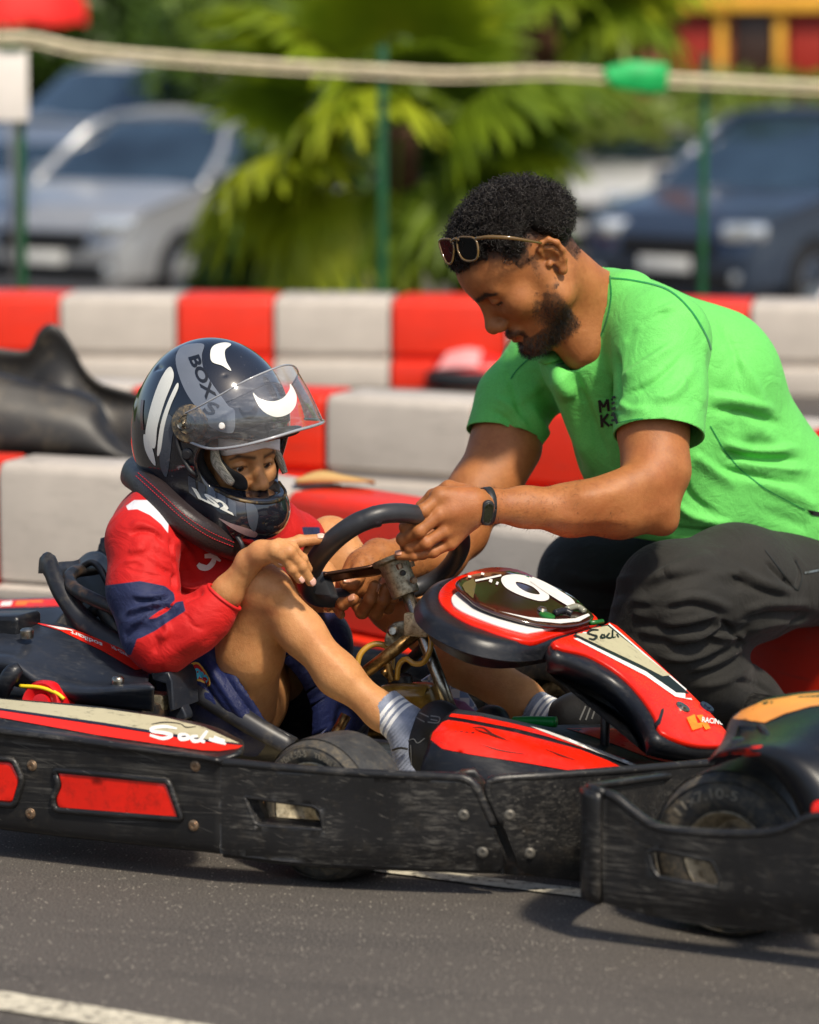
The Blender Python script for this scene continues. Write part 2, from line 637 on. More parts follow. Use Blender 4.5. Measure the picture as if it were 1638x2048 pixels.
def surface_nets(F, lo, vox):
    S = F < 0
    n = F.shape
    c = np.zeros((n[0] - 1, n[1] - 1, n[2] - 1), dtype=np.int8)
    for dx in (0, 1):
        for dy in (0, 1):
            for dz in (0, 1):
                c += S[dx:n[0] - 1 + dx, dy:n[1] - 1 + dy, dz:n[2] - 1 + dz]
    act = (c > 0) & (c < 8)
    idx = np.full(act.shape, -1, dtype=np.int32)
    ii = np.argwhere(act)
    idx[act] = np.arange(len(ii))
    acc = np.zeros((len(ii), 3)); cnt = np.zeros(len(ii))
    corners = [(0, 0, 0), (1, 0, 0), (0, 1, 0), (1, 1, 0), (0, 0, 1), (1, 0, 1), (0, 1, 1), (1, 1, 1)]
    val = [F[ii[:, 0] + a, ii[:, 1] + b, ii[:, 2] + d].astype(float) for a, b, d in corners]
    for i, j in [(0, 1), (2, 3), (4, 5), (6, 7), (0, 2), (1, 3), (4, 6), (5, 7), (0, 4), (1, 5), (2, 6), (3, 7)]:
        va, vb = val[i], val[j]
        m = (va < 0) != (vb < 0)
        t = np.where(m, va / np.where(m, va - vb, 1), 0)
        pa, pb = np.array(corners[i], float), np.array(corners[j], float)
        acc += np.where(m[:, None], pa + (pb - pa) * t[:, None], 0); cnt += m
    V = lo + vox * (ii + acc / cnt[:, None])
    quads = []
    for ax in range(3):
        a1, a2 = (ax + 1) % 3, (ax + 2) % 3
        sl0 = [slice(None)] * 3; sl1 = [slice(None)] * 3
        sl0[ax] = slice(0, n[ax] - 1); sl1[ax] = slice(1, n[ax])
        s0, s1 = S[tuple(sl0)], S[tuple(sl1)]
        e = np.argwhere(s0 != s1)
        if len(e) == 0: continue
        ok = (e[:, a1] > 0) & (e[:, a2] > 0) & (e[:, a1] < n[a1] - 1) & (e[:, a2] < n[a2] - 1)
        e = e[ok]
        def cell(d1, d2):
            q = e.copy(); q[:, a1] -= d1; q[:, a2] -= d2
            return idx[q[:, 0], q[:, 1], q[:, 2]]
        q = np.stack([cell(1, 1), cell(0, 1), cell(0, 0), cell(1, 0)], axis=1)
        inside0 = S[e[:, 0], e[:, 1], e[:, 2]]
        q[~inside0] = q[~inside0][:, ::-1]
        quads.append(q)
    Q = np.concatenate(quads)
    Q = Q[(Q >= 0).all(1)]
    return V, Q

def join_np(parts):
    Vs = []; Qs = []; n = 0
    for V, Q in parts:
        Vs.append(V); Qs.append(Q + n); n += len(V)
    return np.concatenate(Vs), np.concatenate(Qs)

def clip_np(V, Q, keep):
    """keep faces whose centroid satisfies keep(array)->mask"""
    C = V[Q].mean(1)
    Q = Q[keep(C)]
    used = np.unique(Q); mp = np.full(len(V), -1); mp[used] = np.arange(len(used))
    return V[used], mp[Q]

def smooth_np(V, Q, it=2, lam=.5):
    n = len(V)
    E = np.concatenate([Q[:, [0, 1]], Q[:, [1, 2]], Q[:, [2, 3]], Q[:, [3, 0]]])
    E = np.concatenate([E, E[:, ::-1]])
    deg = np.bincount(E[:, 0], minlength=n).astype(float)
    for i in range(it):
        S = np.stack([np.bincount(E[:, 0], weights=V[E[:, 1], j], minlength=n) for j in range(3)], axis=1) / np.maximum(deg, 1)[:, None]
        V = V + (S - V) * lam
        # taubin back-step
        S = np.stack([np.bincount(E[:, 0], weights=V[E[:, 1], j], minlength=n) for j in range(3)], axis=1) / np.maximum(deg, 1)[:, None]
        V = V - (S - V) * lam * .95
    return V

def proj_np(C):
    q = C - np.array([0, 0, CAM_H]); dz = q[:, 1] * _c - q[:, 2] * _s
    return np.stack([819 + FPX * q[:, 0] / dz, 1024 - FPX * (q[:, 1] * _s + q[:, 2] * _c) / dz], axis=1)

def clip_snap(V, Q, f):
    """cut a mesh where f(V) > 0 with a clean edge"""
    s = f(V)
    keep = ~(s[Q] > 0).all(1)
    Q = Q[keep]
    used = np.unique(Q); mp = np.full(len(V), -1); mp[used] = np.arange(len(used))
    V = V[used].copy(); Q = mp[Q]
    for it in range(3):
        s = f(V); i = np.flatnonzero(s > 0)
        if len(i) == 0: break
        W = V[i]; g = np.zeros_like(W); e = 2e-4
        for j in range(3):
            D = np.zeros(3); D[j] = e
            g[:, j] = (f(W + D) - f(W - D)) / (2 * e)
        g2 = (g ** 2).sum(1); ok = g2 > 1e-9
        st = np.zeros_like(W); st[ok] = g[ok] * (s[i][ok] / g2[ok])[:, None]
        n = np.linalg.norm(st, axis=1); st *= (np.minimum(n, .012) / (n + 1e-12))[:, None]
        V[i] = W - st
    return V, Q

def quad_normals(V, Q):
    a = V[Q[:, 2]] - V[Q[:, 0]]; b = V[Q[:, 3]] - V[Q[:, 1]]
    n = np.cross(a, b); N = np.zeros_like(V)
    for k in range(4): np.add.at(N, Q[:, k], n)
    return N / (np.linalg.norm(N, axis=1)[:, None] + 1e-12)

def wrinkle(V, Q, lines, ymax=99, ymin=0):
    """cloth folds: (photo polyline, width px, height m) raised on the side of the mesh that faces the viewer's half"""
    N = quad_normals(V, Q); p = proj_np(V)
    vis = ((np.array([0, 0, CAM_H]) - V) * N).sum(1) / 7.0
    m = np.clip(vis * 4, 0, 1) * (V[:, 1] < ymax) * (V[:, 1] > ymin)
    D = np.zeros(len(V))
    for ln, w, h in lines:
        c = catmull([(q[0], q[1]) for q in ln], None); L = len(c) - 1
        best = np.full(len(V), 1e9); tt = np.zeros(len(V)); sd = np.zeros(len(V))
        lo = c.min(0) - 4 * w; hi = c.max(0) + 4 * w
        idx = np.flatnonzero((p[:, 0] > lo[0]) & (p[:, 0] < hi[0]) & (p[:, 1] > lo[1]) & (p[:, 1] < hi[1]))
        if not len(idx): continue
        P2 = p[idx]; bb = np.full(len(idx), 1e9); t2 = np.zeros(len(idx)); s2 = np.zeros(len(idx))
        for i in range(L):
            a, d = c[i], c[i + 1] - c[i]
            t = np.clip(((P2 - a) @ d) / (d @ d + 1e-9), 0, 1); r = P2 - a - t[:, None] * d
            q = np.linalg.norm(r, axis=1); sg = np.sign(d[0] * r[:, 1] - d[1] * r[:, 0])
            u = q < bb
            bb = np.where(u, q, bb); t2 = np.where(u, (i + t) / L, t2); s2 = np.where(u, sg, s2)
        ww = np.where(s2 > 0, w, w * .62)
        D[idx] += h * np.exp(-(bb / ww) ** 2) * np.clip(np.sin(np.pi * np.clip(t2, 0.02, .98)) * 1.6, 0, 1)
    return V + N * (D * m)[:, None]

def attr(o, name, arr):
    a = o.data.attributes.new(name, 'FLOAT', 'POINT')
    a.data.foreach_set('value', np.asarray(arr, dtype=np.float32))

# ------------------------------------------------------------------ materials
def _rgb(c):
    """photo 0-255 sRGB triple -> linear"""
    return tuple(((x / 255) / 12.92 if x / 255 <= .04045 else ((x / 255 + .055) / 1.055) ** 2.4) for x in c) + (1,)

MATS = {}

class NB:
    """small node-building helper"""
    def __init__(self, name):
        m = bpy.data.materials.new(name); m.use_nodes = True
        self.m = m; self.nt = m.node_tree
        self.b = self.nt.nodes['Principled BSDF']
        self.tc = self.nt.nodes.new('ShaderNodeTexCoord')
    def n(self, t, **kw):
        x = self.nt.nodes.new(t)
        for k, v in kw.items():
            if k.startswith('i_'):
                key = k[2:]
                key = int(key) if key.isdigit() else key.replace('_', ' ')
                x.inputs[key].default_value = v
            else: setattr(x, k, v)
        return x
    def l(self, a, b): self.nt.links.new(a, b)
    def coord(self, scale=(1, 1, 1), rot=(0, 0, 0), loc=(0, 0, 0), kind='Object'):
        mp = self.n('ShaderNodeMapping')
        mp.vector_type = 'TEXTURE'      # rotate first, then scale
        mp.inputs['Scale'].default_value = tuple(1 / x for x in scale); mp.inputs['Rotation'].default_value = tuple(-x for x in rot); mp.inputs['Location'].default_value = loc
        self.l(self.tc.outputs[kind], mp.inputs['Vector'])
        return mp.outputs['Vector']
    def noise(self, scale, detail=4, rough=.55, vec=None, dist=0):
        x = self.n('ShaderNodeTexNoise')
        x.inputs['Scale'].default_value = scale; x.inputs['Detail'].default_value = detail; x.inputs['Roughness'].default_value = rough
        x.inputs['Distortion'].default_value = dist
        self.l(vec if vec is not None else self.tc.outputs['Object'], x.inputs['Vector'])
        return x.outputs['Fac']
    def ramp(self, fac, stops):
        x = self.n('ShaderNodeValToRGB')
        cr = x.color_ramp
        while len(cr.elements) < len(stops): cr.elements.new(.5)
        for e, (p, c) in zip(cr.elements, stops):
            e.position = p; e.color = c if len(c) == 4 else tuple(c) + (1,)
        self.l(fac, x.inputs['Fac'])
        return x.outputs['Color']
    def mix(self, fac, a, b, mode='MIX'):
        x = self.n('ShaderNodeMix'); x.data_type = 'RGBA'; x.blend_type = mode
        for key, val in ((0, fac), (6, a), (7, b)):
            if hasattr(val, 'is_linked') or hasattr(val, 'links'): self.l(val, x.inputs[key])
            else: x.inputs[key].default_value = val
        return x.outputs[2]
    def math(self, op, a, b=None, clamp=False):
        x = self.n('ShaderNodeMath'); x.operation = op; x.use_clamp = clamp
        for i, val in enumerate((a, b)):
            if val is None: continue
            if hasattr(val, 'links'): self.l(val, x.inputs[i])
            else: x.inputs[i].default_value = val
        return x.outputs[0]
    def attr(self, name):
        x = self.n('ShaderNodeAttribute'); x.attribute_name = name
        return x.outputs['Fac']
    def step(self, fac, t, soft):
        x = self.n('ShaderNodeMapRange'); x.inputs['From Min'].default_value = t - soft; x.inputs['From Max'].default_value = t + soft
        x.interpolation_type = 'SMOOTHSTEP'
        self.l(fac, x.inputs['Value'])
        return x.outputs['Result']
    def bump(self, h, strength=.3, dist=.002, prev=None):
        x = self.n('ShaderNodeBump'); x.inputs['Strength'].default_value = strength; x.inputs['Distance'].default_value = dist
        self.l(h, x.inputs['Height'])
        if prev is not None: self.l(prev, x.inputs['Normal'])
        return x.outputs['Normal']
    def set(self, **kw):
        for k, v in kw.items():
            key = k.replace('_', ' ')
            if hasattr(v, 'links'): self.l(v, self.b.inputs[key])
            else: self.b.inputs[key].default_value = v
        return self

def mat(name, col, rough=.5, metal=0.0, var=.12, vscale=14.0, bump=0.0, bscale=300.0, spec=.5, coat=0.0, sss=0.0, dirt=0.0, dirtcol=(95, 85, 70), lin=False):
    if name in MATS: return MATS[name]
    c = (tuple(col) + (1,)) if lin else _rgb(col)
    b = NB(name)
    n1 = b.noise(vscale, 5, .6)
    dark = tuple(x * (1 - var) for x in c[:3]) + (1,); lite = tuple(min(1, x * (1 + var)) for x in c[:3]) + (1,)
    colr = b.ramp(n1, [(.3, dark), (.7, lite)])
    if dirt:
        nd = b.noise(vscale * 2.3, 8, .7)
        fac = b.math('MULTIPLY', b.step(nd, .62 - dirt * .15, .1), min(1, .35 + dirt * .5))
        colr = b.mix(fac, colr, _rgb(dirtcol))
    b.set(Base_Color=colr, Metallic=metal, Specular_IOR_Level=spec, Coat_Weight=coat, Coat_Roughness=.08)
    nr = b.noise(vscale * 1.7, 6, .65)
    mr = b.n('ShaderNodeMapRange', i_To_Min=max(.02, rough - .08), i_To_Max=min(1, rough + .12))
    b.l(nr, mr.inputs['Value'])
    b.set(Roughness=mr.outputs['Result'])
    if sss:
        b.set(Subsurface_Weight=sss, Subsurface_Radius=(.012, .005, .003), Subsurface_Scale=.6)
    if bump:
        b.set(Normal=b.bump(b.noise(bscale, 3, .6), bump, .002))
    MATS[name] = b.m
    return b.m

# ================================================================== SETTING
def asphalt_mat():
    b = NB('asphalt')
    big = b.noise(0.9, 4, .6)
    base = b.ramp(big, [(.3, (.060, .053, .046)), (.7, (.098, .087, .076))])
    # stains stretched along the racing direction
    st = b.noise(1.6, 6, .65, b.coord((1.0, 6.0, 1.0), (0, 0, math.radians(14))))
    base = b.mix(b.math('MULTIPLY', b.step(st, .56, .08), .6), base, (.036, .033, .031, 1))
    fine = b.noise(260, 2, .7)
    base = b.mix(.55, base, b.ramp(fine, [(.30, (.010, .009, .008)), (.5, (.076, .068, .060)), (.72, (.29, .26, .225))]))
    vor = b.n('ShaderNodeTexVoronoi', feature='F1'); vor.inputs['Scale'].default_value = 95
    b.l(b.tc.outputs['Object'], vor.inputs['Vector'])
    dots = b.math('LESS_THAN', vor.outputs['Distance'], .17)
    sel = b.math('GREATER_THAN', b.math('MULTIPLY', dots, b.noise(41, 2, .5)), .52)
    base = b.mix(b.math('MULTIPLY', sel, .85), base, (.50, .45, .37, 1))
    # fine cracks
    cr = b.n('ShaderNodeTexVoronoi', feature='DISTANCE_TO_EDGE'); cr.inputs['Scale'].default_value = 0.62
    wv = b.n('ShaderNodeVectorMath', operation='ADD')
    nz = b.n('ShaderNodeTexNoise'); nz.inputs['Scale'].default_value = 5; nz.inputs['Detail'].default_value = 6
    b.l(b.tc.outputs['Object'], nz.inputs['Vector'])
    sc = b.n('ShaderNodeVectorMath', operation='SCALE'); sc.inputs['Scale'].default_value = .22
    b.l(nz.outputs['Color'], sc.inputs[0]); b.l(b.tc.outputs['Object'], wv.inputs[0]); b.l(sc.outputs[0], wv.inputs[1])
    b.l(wv.outputs[0], cr.inputs['Vector'])
    crk = b.math('LESS_THAN', cr.outputs['Distance'], .0016)
    base = b.mix(b.math('MULTIPLY', crk, .25), base, (.02, .018, .016, 1))
    b.set(Base_Color=base, Roughness=.82, Specular_IOR_Level=.35)
    h = b.math('ADD', b.noise(210, 3, .7), b.math('MULTIPLY', b.noise(60, 2, .5), .6))
    b.set(Normal=b.bump(h, .75, .003))
    return b.m
M_ASPH = asphalt_mat()

def ground():
    ys = [-6, 0, 3, 5, 6, 7, 8, 10, 12, 14, 16.2, 16.7, 17.4, 18.3, 18.9, 22, 30, 45, 80, 200, 400]
    def z(y):
        if y <= 16.4: return 0
        if y >= 18.6: return -1.1
        t = (y - 16.4) / 2.2
        return -1.1 * (t * t * (3 - 2 * t))
    xs = [-300, -60, -20, -8, -4, -2, 0, 2, 4, 8, 20, 60, 300]
    V = [(x, y, z(y)) for y in ys for x in xs]
    n = len(xs)
    F = [(i * n + k, i * n + k + 1, (i + 1) * n + k + 1, (i + 1) * n + k) for i in range(len(ys) - 1) for k in range(n - 1)]
    link('ground', mesh('ground', V, F), M_ASPH, kind='structure')
    soil = mat('soil', (92, 84, 52), .9, var=.4, vscale=6, bump=.6, bscale=40)
    ys2 = [15.35, 16.0, 16.4, 16.8, 17.4, 18.0, 18.6, 19.2, 20.5]
    V = [(x, y, z(y) + .012 + .02 * math.sin(x * 3 + y)) for y in ys2 for x in (-9, -6, -3, 0, 3, 6, 9)]
    F = [(i * 7 + k, i * 7 + k + 1, (i + 1) * 7 + k + 1, (i + 1) * 7 + k) for i in range(len(ys2) - 1) for k in range(6)]
    link('embankment', mesh('embankment', V, F), soil, kind='structure')
ground()

def paint_mat():
    b = NB('road_paint')
    n1 = b.noise(55, 6, .75)
    c = b.ramp(n1, [(.36, (.09, .08, .07)), (.47, (.48, .44, .34)), (.7, (.66, .61, .48))])
    b.set(Base_Color=c, Roughness=.8, Normal=b.bump(b.noise(210, 3, .7), .6, .002))
    return b.m
M_PAINT = paint_mat()
def line_strip(name, a, b_, w, label):
    a, b_ = Vector(a), Vector(b_)
    d = (b_ - a).normalized(); q = Vector((-d.y, d.x, 0)) * w * .5
    n = 40; V = []
    for i in range(n + 1):
        p = a.lerp(b_, i / n) + UP * .004
        j = .004 * math.sin(i * 2.7) + .003 * math.sin(i * 7.1)
        V += [p + q * (1 + j * 10), p - q * (1 - j * 9)]
    F = [(2 * i, 2 * i + 1, 2 * i + 3, 2 * i + 2) for i in range(n)]
    o = link(name, mesh(name, V, F), M_PAINT, kind='structure')
    return o
_a, _b = PZ(0, 2004, 0), PZ(300, 2054, 0)
line_strip('painted_line', _a - (_b - _a) * 2, _b + (_b - _a) * 1.2, .085, '')
_a, _b = PZ(780, 1742, 0), PZ(1165, 1790, 0)
line_strip('painted_line', _a - (_b - _a) * 2.0, _b + (_b - _a) * 1.5, .055, '')

# ---------------------------------------------------------------- barriers
def plastic_barrier(name, col, dirt):
    b = NB(name)
    c = _rgb(col)
    n1 = b.noise(3.2, 5, .6)
    base = b.ramp(n1, [(.3, tuple(x * .82 for x in c[:3])), (.7, tuple(min(1, x * 1.08) for x in c[:3]))])
    scr = b.noise(9, 8, .75, b.coord((1, 1, 7)))
    base = b.mix(b.math('MULTIPLY', b.step(scr, .62, .09), dirt), base, (.16, .13, .10, 1))
    rub = b.math('MULTIPLY', b.step(b.noise(4, 7, .7, b.coord((1.2, 1.2, 16))), .60, .07), b.step(b.noise(2.1, 3, .5), .48, .1))
    base = b.mix(b.math('MULTIPLY', rub, .45), base, (.05, .045, .04, 1))
    b.set(Base_Color=base, Roughness=b.math('ADD', b.math('MULTIPLY', b.noise(7, 5, .6), .25), .33), Normal=b.bump(b.noise(16, 3, .5), .10, .01))
    return b.m
M_BRED = plastic_barrier('barrier_red', (224, 44, 10), .22)
M_BGRY = plastic_barrier('barrier_white', (190, 181, 170), .30)

def barrier(A, B, h, depth, m, label, gz=1.0):
    A, B = Vector((A[0], A[1], 0)), Vector((B[0], B[1], 0))
    d = (B - A); L = d.length; d.normalize()
    out = Vector((d.y, -d.x, 0))
    if out.y > 0: out = -out
    prof = [(.028, .0), (.03, .015), (.03, .085), (.024, .098), (-.016, .108), (-.02, .118), (-.016, .130), (0.0, .142), (0.0, h - .03), (-.006, h - .012), (-.022, h),
            (-depth + .022, h), (-depth + .006, h - .012), (-depth, h - .03), (-depth, .142), (-depth + .018, .12), (-depth - .02, .098), (-depth - .025, .0)]
    prof = [(o_, z * gz if z < .2 else z) for o_, z in prof]
    gap = .006
    xs = [gap, gap + .004, gap + .014, L * .5, L - gap - .014, L - gap - .004, L - gap]
    sc = [.985, .996, 1, 1, 1, .996, .985]
    cz = h * .5; co = -depth * .5
    V = []
    for x, s in zip(xs, sc):
        for (o_, z) in prof:
            V.append(A + d * x + out * (co + (o_ - co) * s) + UP * (z if z < .05 else cz + (z - cz) * s))
    n = len(prof); F = []
    for i in range(len(xs) - 1):
        for k in range(n):
            F.append((i * n + k, i * n + (k + 1) % n, (i + 1) * n + (k + 1) % n, (i + 1) * n + k))
    F.append(tuple(range(n))); F.append(tuple((len(xs) - 1) * n + k for k in range(n))[::-1])
    me = mesh('barrier_block', V, F)
    bm = bmesh.new(); bm.from_mesh(me); bmesh.ops.recalc_face_normals(bm, faces=bm.faces); bm.to_mesh(me); bm.free()
    c0 = (A + B) * .5
    for v in me.vertices: v.co -= c0
    o = link('barrier_block', me, m, None, label=label, cat='barrier', group='red and white plastic track barriers')
    o.location = c0
    return auto_smooth(o, 38)

def row(edge, cuts, h, depth, labels):
    us = [e[0] for e in edge]; vs = [e[1] for e in edge]
    pt = lambda u: PZ(u, float(np.interp(u, us, vs)), h)
    for (u0, u1, c, lab) in cuts:
        barrier(pt(u0), pt(u1), h, depth, M_BRED if c == 'r' else M_BGRY, lab, labels or 1.0)
HB = .36
row([(-420, 905), (8, 925), (330, 942), (570, 983), (890, 1035), (1330, 1100), (1750, 1170)],
    [(-330, -8, 'r', 'red barrier block at the left edge of the nearest row'),
     (-6, 330, 'w', 'nearest pale grey barrier block under the dumped black bodywork'),
     (332, 569, 'w', 'pale grey barrier block behind the seated driver, nearest row'),
     (571, 888, 'r', 'red barrier block with the dry leaf on its top'),
     (890, 1328, 'w', 'pale grey barrier block behind the steering wheel and number panel'),
     (1330, 1750, 'r', 'red barrier block behind the squatting man\'s lower leg')], HB, .21, .35)
row([(-420, 748), (265, 775), (650, 790), (945, 806), (1618, 858), (2000, 890)],
    [(-420, -130, 'r', 'red barrier block of the middle row, beyond the left edge'),
     (-128, 258, 'w', 'pale middle-row barrier block half hidden by black bodywork'),
     (260, 648, 'r', 'red middle-row barrier block behind the helmet'),
     (650, 944, 'w', 'pale middle-row barrier block between helmet and the man\'s sleeve'),
     (946, 1249, 'r', 'red middle-row barrier block seen between the man\'s arms'),
     (1251, 1616, 'w', 'pale middle-row barrier block behind the man\'s back'),
     (1618, 1950, 'r', 'red middle-row barrier block at the right edge')], HB, .27, None)
row([(-200, 589), (0, 592), (780, 598), (1500, 608), (1800, 612)],
    [(-120, 117, 'r', 'leftmost red block of the farthest barrier row'),
     (118, 352, 'w', 'leftmost white block of the farthest barrier row'),
     (353, 546, 'r', 'red far-row barrier block above the helmet'),
     (547, 781, 'w', 'white far-row barrier block right of the helmet top'),
     (782, 1012, 'r', 'red far-row barrier block behind the man\'s face'),
     (1013, 1250, 'w', 'white far-row barrier block hidden behind the man\'s shoulders'),
     (1251, 1499, 'r', 'red far-row barrier block right of the man\'s shoulder'),
     (1500, 1750, 'w', 'rightmost white block of the farthest barrier row')], HB, .36, None)

# ---------------------------------------------------------------- dumped black bodywork behind the near barrier
M_BLK_MATT = mat('matt_black_plastic', (30, 28, 26), .45, var=.25, vscale=6, dirt=.2, dirtcol=(92, 82, 66), bump=.15, bscale=120)
def bodywork():
    Yb = 9.75
    t = thing('kart_bodywork', 'black moulded kart bodywork with a raised horn lying behind the left barrier', 'bodywork', P(100, 925, Yb) * 1.0)
    t.location.z = HB
    top1 = [(-160, 672), (-60, 688), (0, 697), (50, 702), (68, 690), (80, 662), (98, 648), (118, 656), (142, 690), (165, 735), (195, 765), (240, 780), (300, 792), (400, 806)]
    bot1 = [(-160, 905), (0, 912), (120, 915), (260, 918), (400, 925)]
    A = catmull([P(u, v, Yb + .28) for u, v in top1], 60); B = catmull([P(u, v, Yb + .10) for u, v in bot1], 60)
    rows = []
    for s, bul in ((0, -.012), (.04, 0), (.3, .05), (.65, .06), (1, 0)):
        rows.append([Vector(a).lerp(Vector(b), s) + Vector((0, bul + .02 * math.sin(i * .35) * s, 0)) for i, (a, b) in enumerate(zip(A, B))])
    loft('back_shell', rows, M_BLK_MATT, t, nu=60, nv=16, thick=.008)
    top2 = [(-160, 722), (0, 751), (60, 764), (120, 776), (170, 790), (195, 806), (212, 836), (232, 872), (262, 900), (320, 920), (400, 930)]
    bot2 = [(-160, 912), (0, 918), (120, 920), (220, 922), (300, 930), (400, 938)]
    A = catmull([P(u, v, Yb + .02) for u, v in top2], 60); B = catmull([P(u, v, Yb - .05) for u, v in bot2], 60)
    rows = []
    for s, bul in ((0, .05), (.03, .012), (.08, 0), (.4, -.03), (.8, -.02), (1, 0.02)):
        rows.append([Vector(a).lerp(Vector(b), s) + Vector((0, bul, 0)) for i, (a, b) in enumerate(zip(A, B))])
    loft('front_shell', rows, M_BLK_MATT, t, nu=60, nv=16, thick=.008)
    # feet on which it stands behind the barrier
    box('support_foot', P(60, 930, Yb + .1) - UP * .2, .4, .25, .36, M_BLK_MATT, t)
bodywork()

# dry leaf
def dry_leaf():
    b = NB('dry_leaf'); n1 = b.noise(14, 4, .6, b.coord((4, 1, 1)))
    g = b.n('ShaderNodeSeparateXYZ'); b.l(b.tc.outputs['Object'], g.inputs[0])
    f = b.math('ADD', b.math('MULTIPLY', b.math('SUBTRACT', g.outputs[0], -.12), 7.0), b.math('MULTIPLY', b.math('SUBTRACT', n1, .5), .6))
    b.set(Base_Color=b.ramp(f, [(.25, (.46, .29, .10)), (.62, (.34, .19, .07)), (.72, (.12, .05, .025)), (1, (.08, .035, .02))]), Roughness=.7)
    Yl = 8.83
    t = [(590, 948, 0), (640, 932, .02), (690, 940, .02), (748, 950, 0)]
    bt = [(592, 958, 0), (640, 955, 0), (690, 952, 0), (750, 954, 0)]
    md = [(588, 945, 0), (640, 926, .05), (690, 936, .05), (750, 951, 0)]
    rows = [[P(u, v + 3, Yl + d) for u, v, d in bt], [P(u, v + 2, Yl + d) for u, v, d in t], [P(u, v + 8, Yl + .1 + d) for u, v, d in md]]
    o = loft('dry_leaf', rows, b.m, None, nu=24, nv=10, thick=.003, label='dry curled brown leaf lying on the red barrier block', cat='leaf')
    zmin = min(v.co.z for v in o.data.vertices)
    for v in o.data.vertices: v.co.z += HB + .001 - zmin
dry_leaf()

# ---------------------------------------------------------------- fence, rope, sign
M_GREENP = mat('green_post_paint', (8, 74, 40), .45, var=.2)
M_ROPE = mat('rope_white', (204, 192, 162), .8, var=.25, vscale=30, bump=.3, bscale=90)
YF = 16.55
def fence_post(u, vtop, lab, w=.038):
    p = P(u, vtop, YF); h = p.z + .25
    o = box('fence_post', (p.x, YF, p.z - h / 2), w, w, h, M_GREENP, None, bevel=.005, label=lab, cat='post', group='green fence posts')
    return o
fence_post(38, 55, 'green fence post at the left with the white notice')
fence_post(765, 92, 'green fence post in front of the fan palm', .044)
fence_post(1410, 108, 'green fence post in front of the dark parked car', .034)
def rope():
    px = [(-160, 88), (38, 72), (180, 98), (420, 118), (600, 130), (765, 138), (900, 145), (1100, 140), (1260, 150), (1410, 158), (1638, 170), (1800, 178)]
    pts = [P(u, v, YF - .045) for u, v in px]
    t = thing('barrier_rope', 'thick pale rope strung between the green fence posts', 'rope', pts[0])
    tube('rope', pts, .017, M_ROPE, t, n=10, res=120)
    pts2 = [P(u, v + 16, YF - .075 + .03 * math.sin(u)) for u, v in px]
    tube('second_strand', pts2, .008, M_ROPE, t, n=8, res=120)
rope()
def tape():
    o = loft('green_tape', [[P(u, v, YF - .09 + .02 * math.sin(u * .2)) for u, v in [(1205, 136), (1260, 122), (1300, 124), (1336, 128)]],
                            [P(u, v, YF - .10) for u, v in [(1215, 158), (1260, 150), (1300, 150), (1336, 150)]],
                            [P(u, v, YF - .09) for u, v in [(1222, 176), (1262, 182), (1300, 188), (1334, 184)]]],
             mat('green_tape', (14, 168, 84), .5, var=.25, vscale=20), None, nu=24, nv=10, thick=.004,
             label='bright green plastic tape knotted round the rope', cat='tape')
tape()
def notice():
    c = P(12, 172, YF - .06)
    t = thing('notice_board', 'white rectangular notice hanging on the left green fence post', 'notice', c - UP * .17)
    w = .2; h = .315
    box('board', c, w, .012, h, mat('notice_white', (228, 222, 214), .5, var=.05), t, bevel=.003)
    box('clip', c + UP * (h / 2 + .012) + Vector((.03, 0, 0)), .10, .03, .03, M_GREENP, t, bevel=.004)
notice()

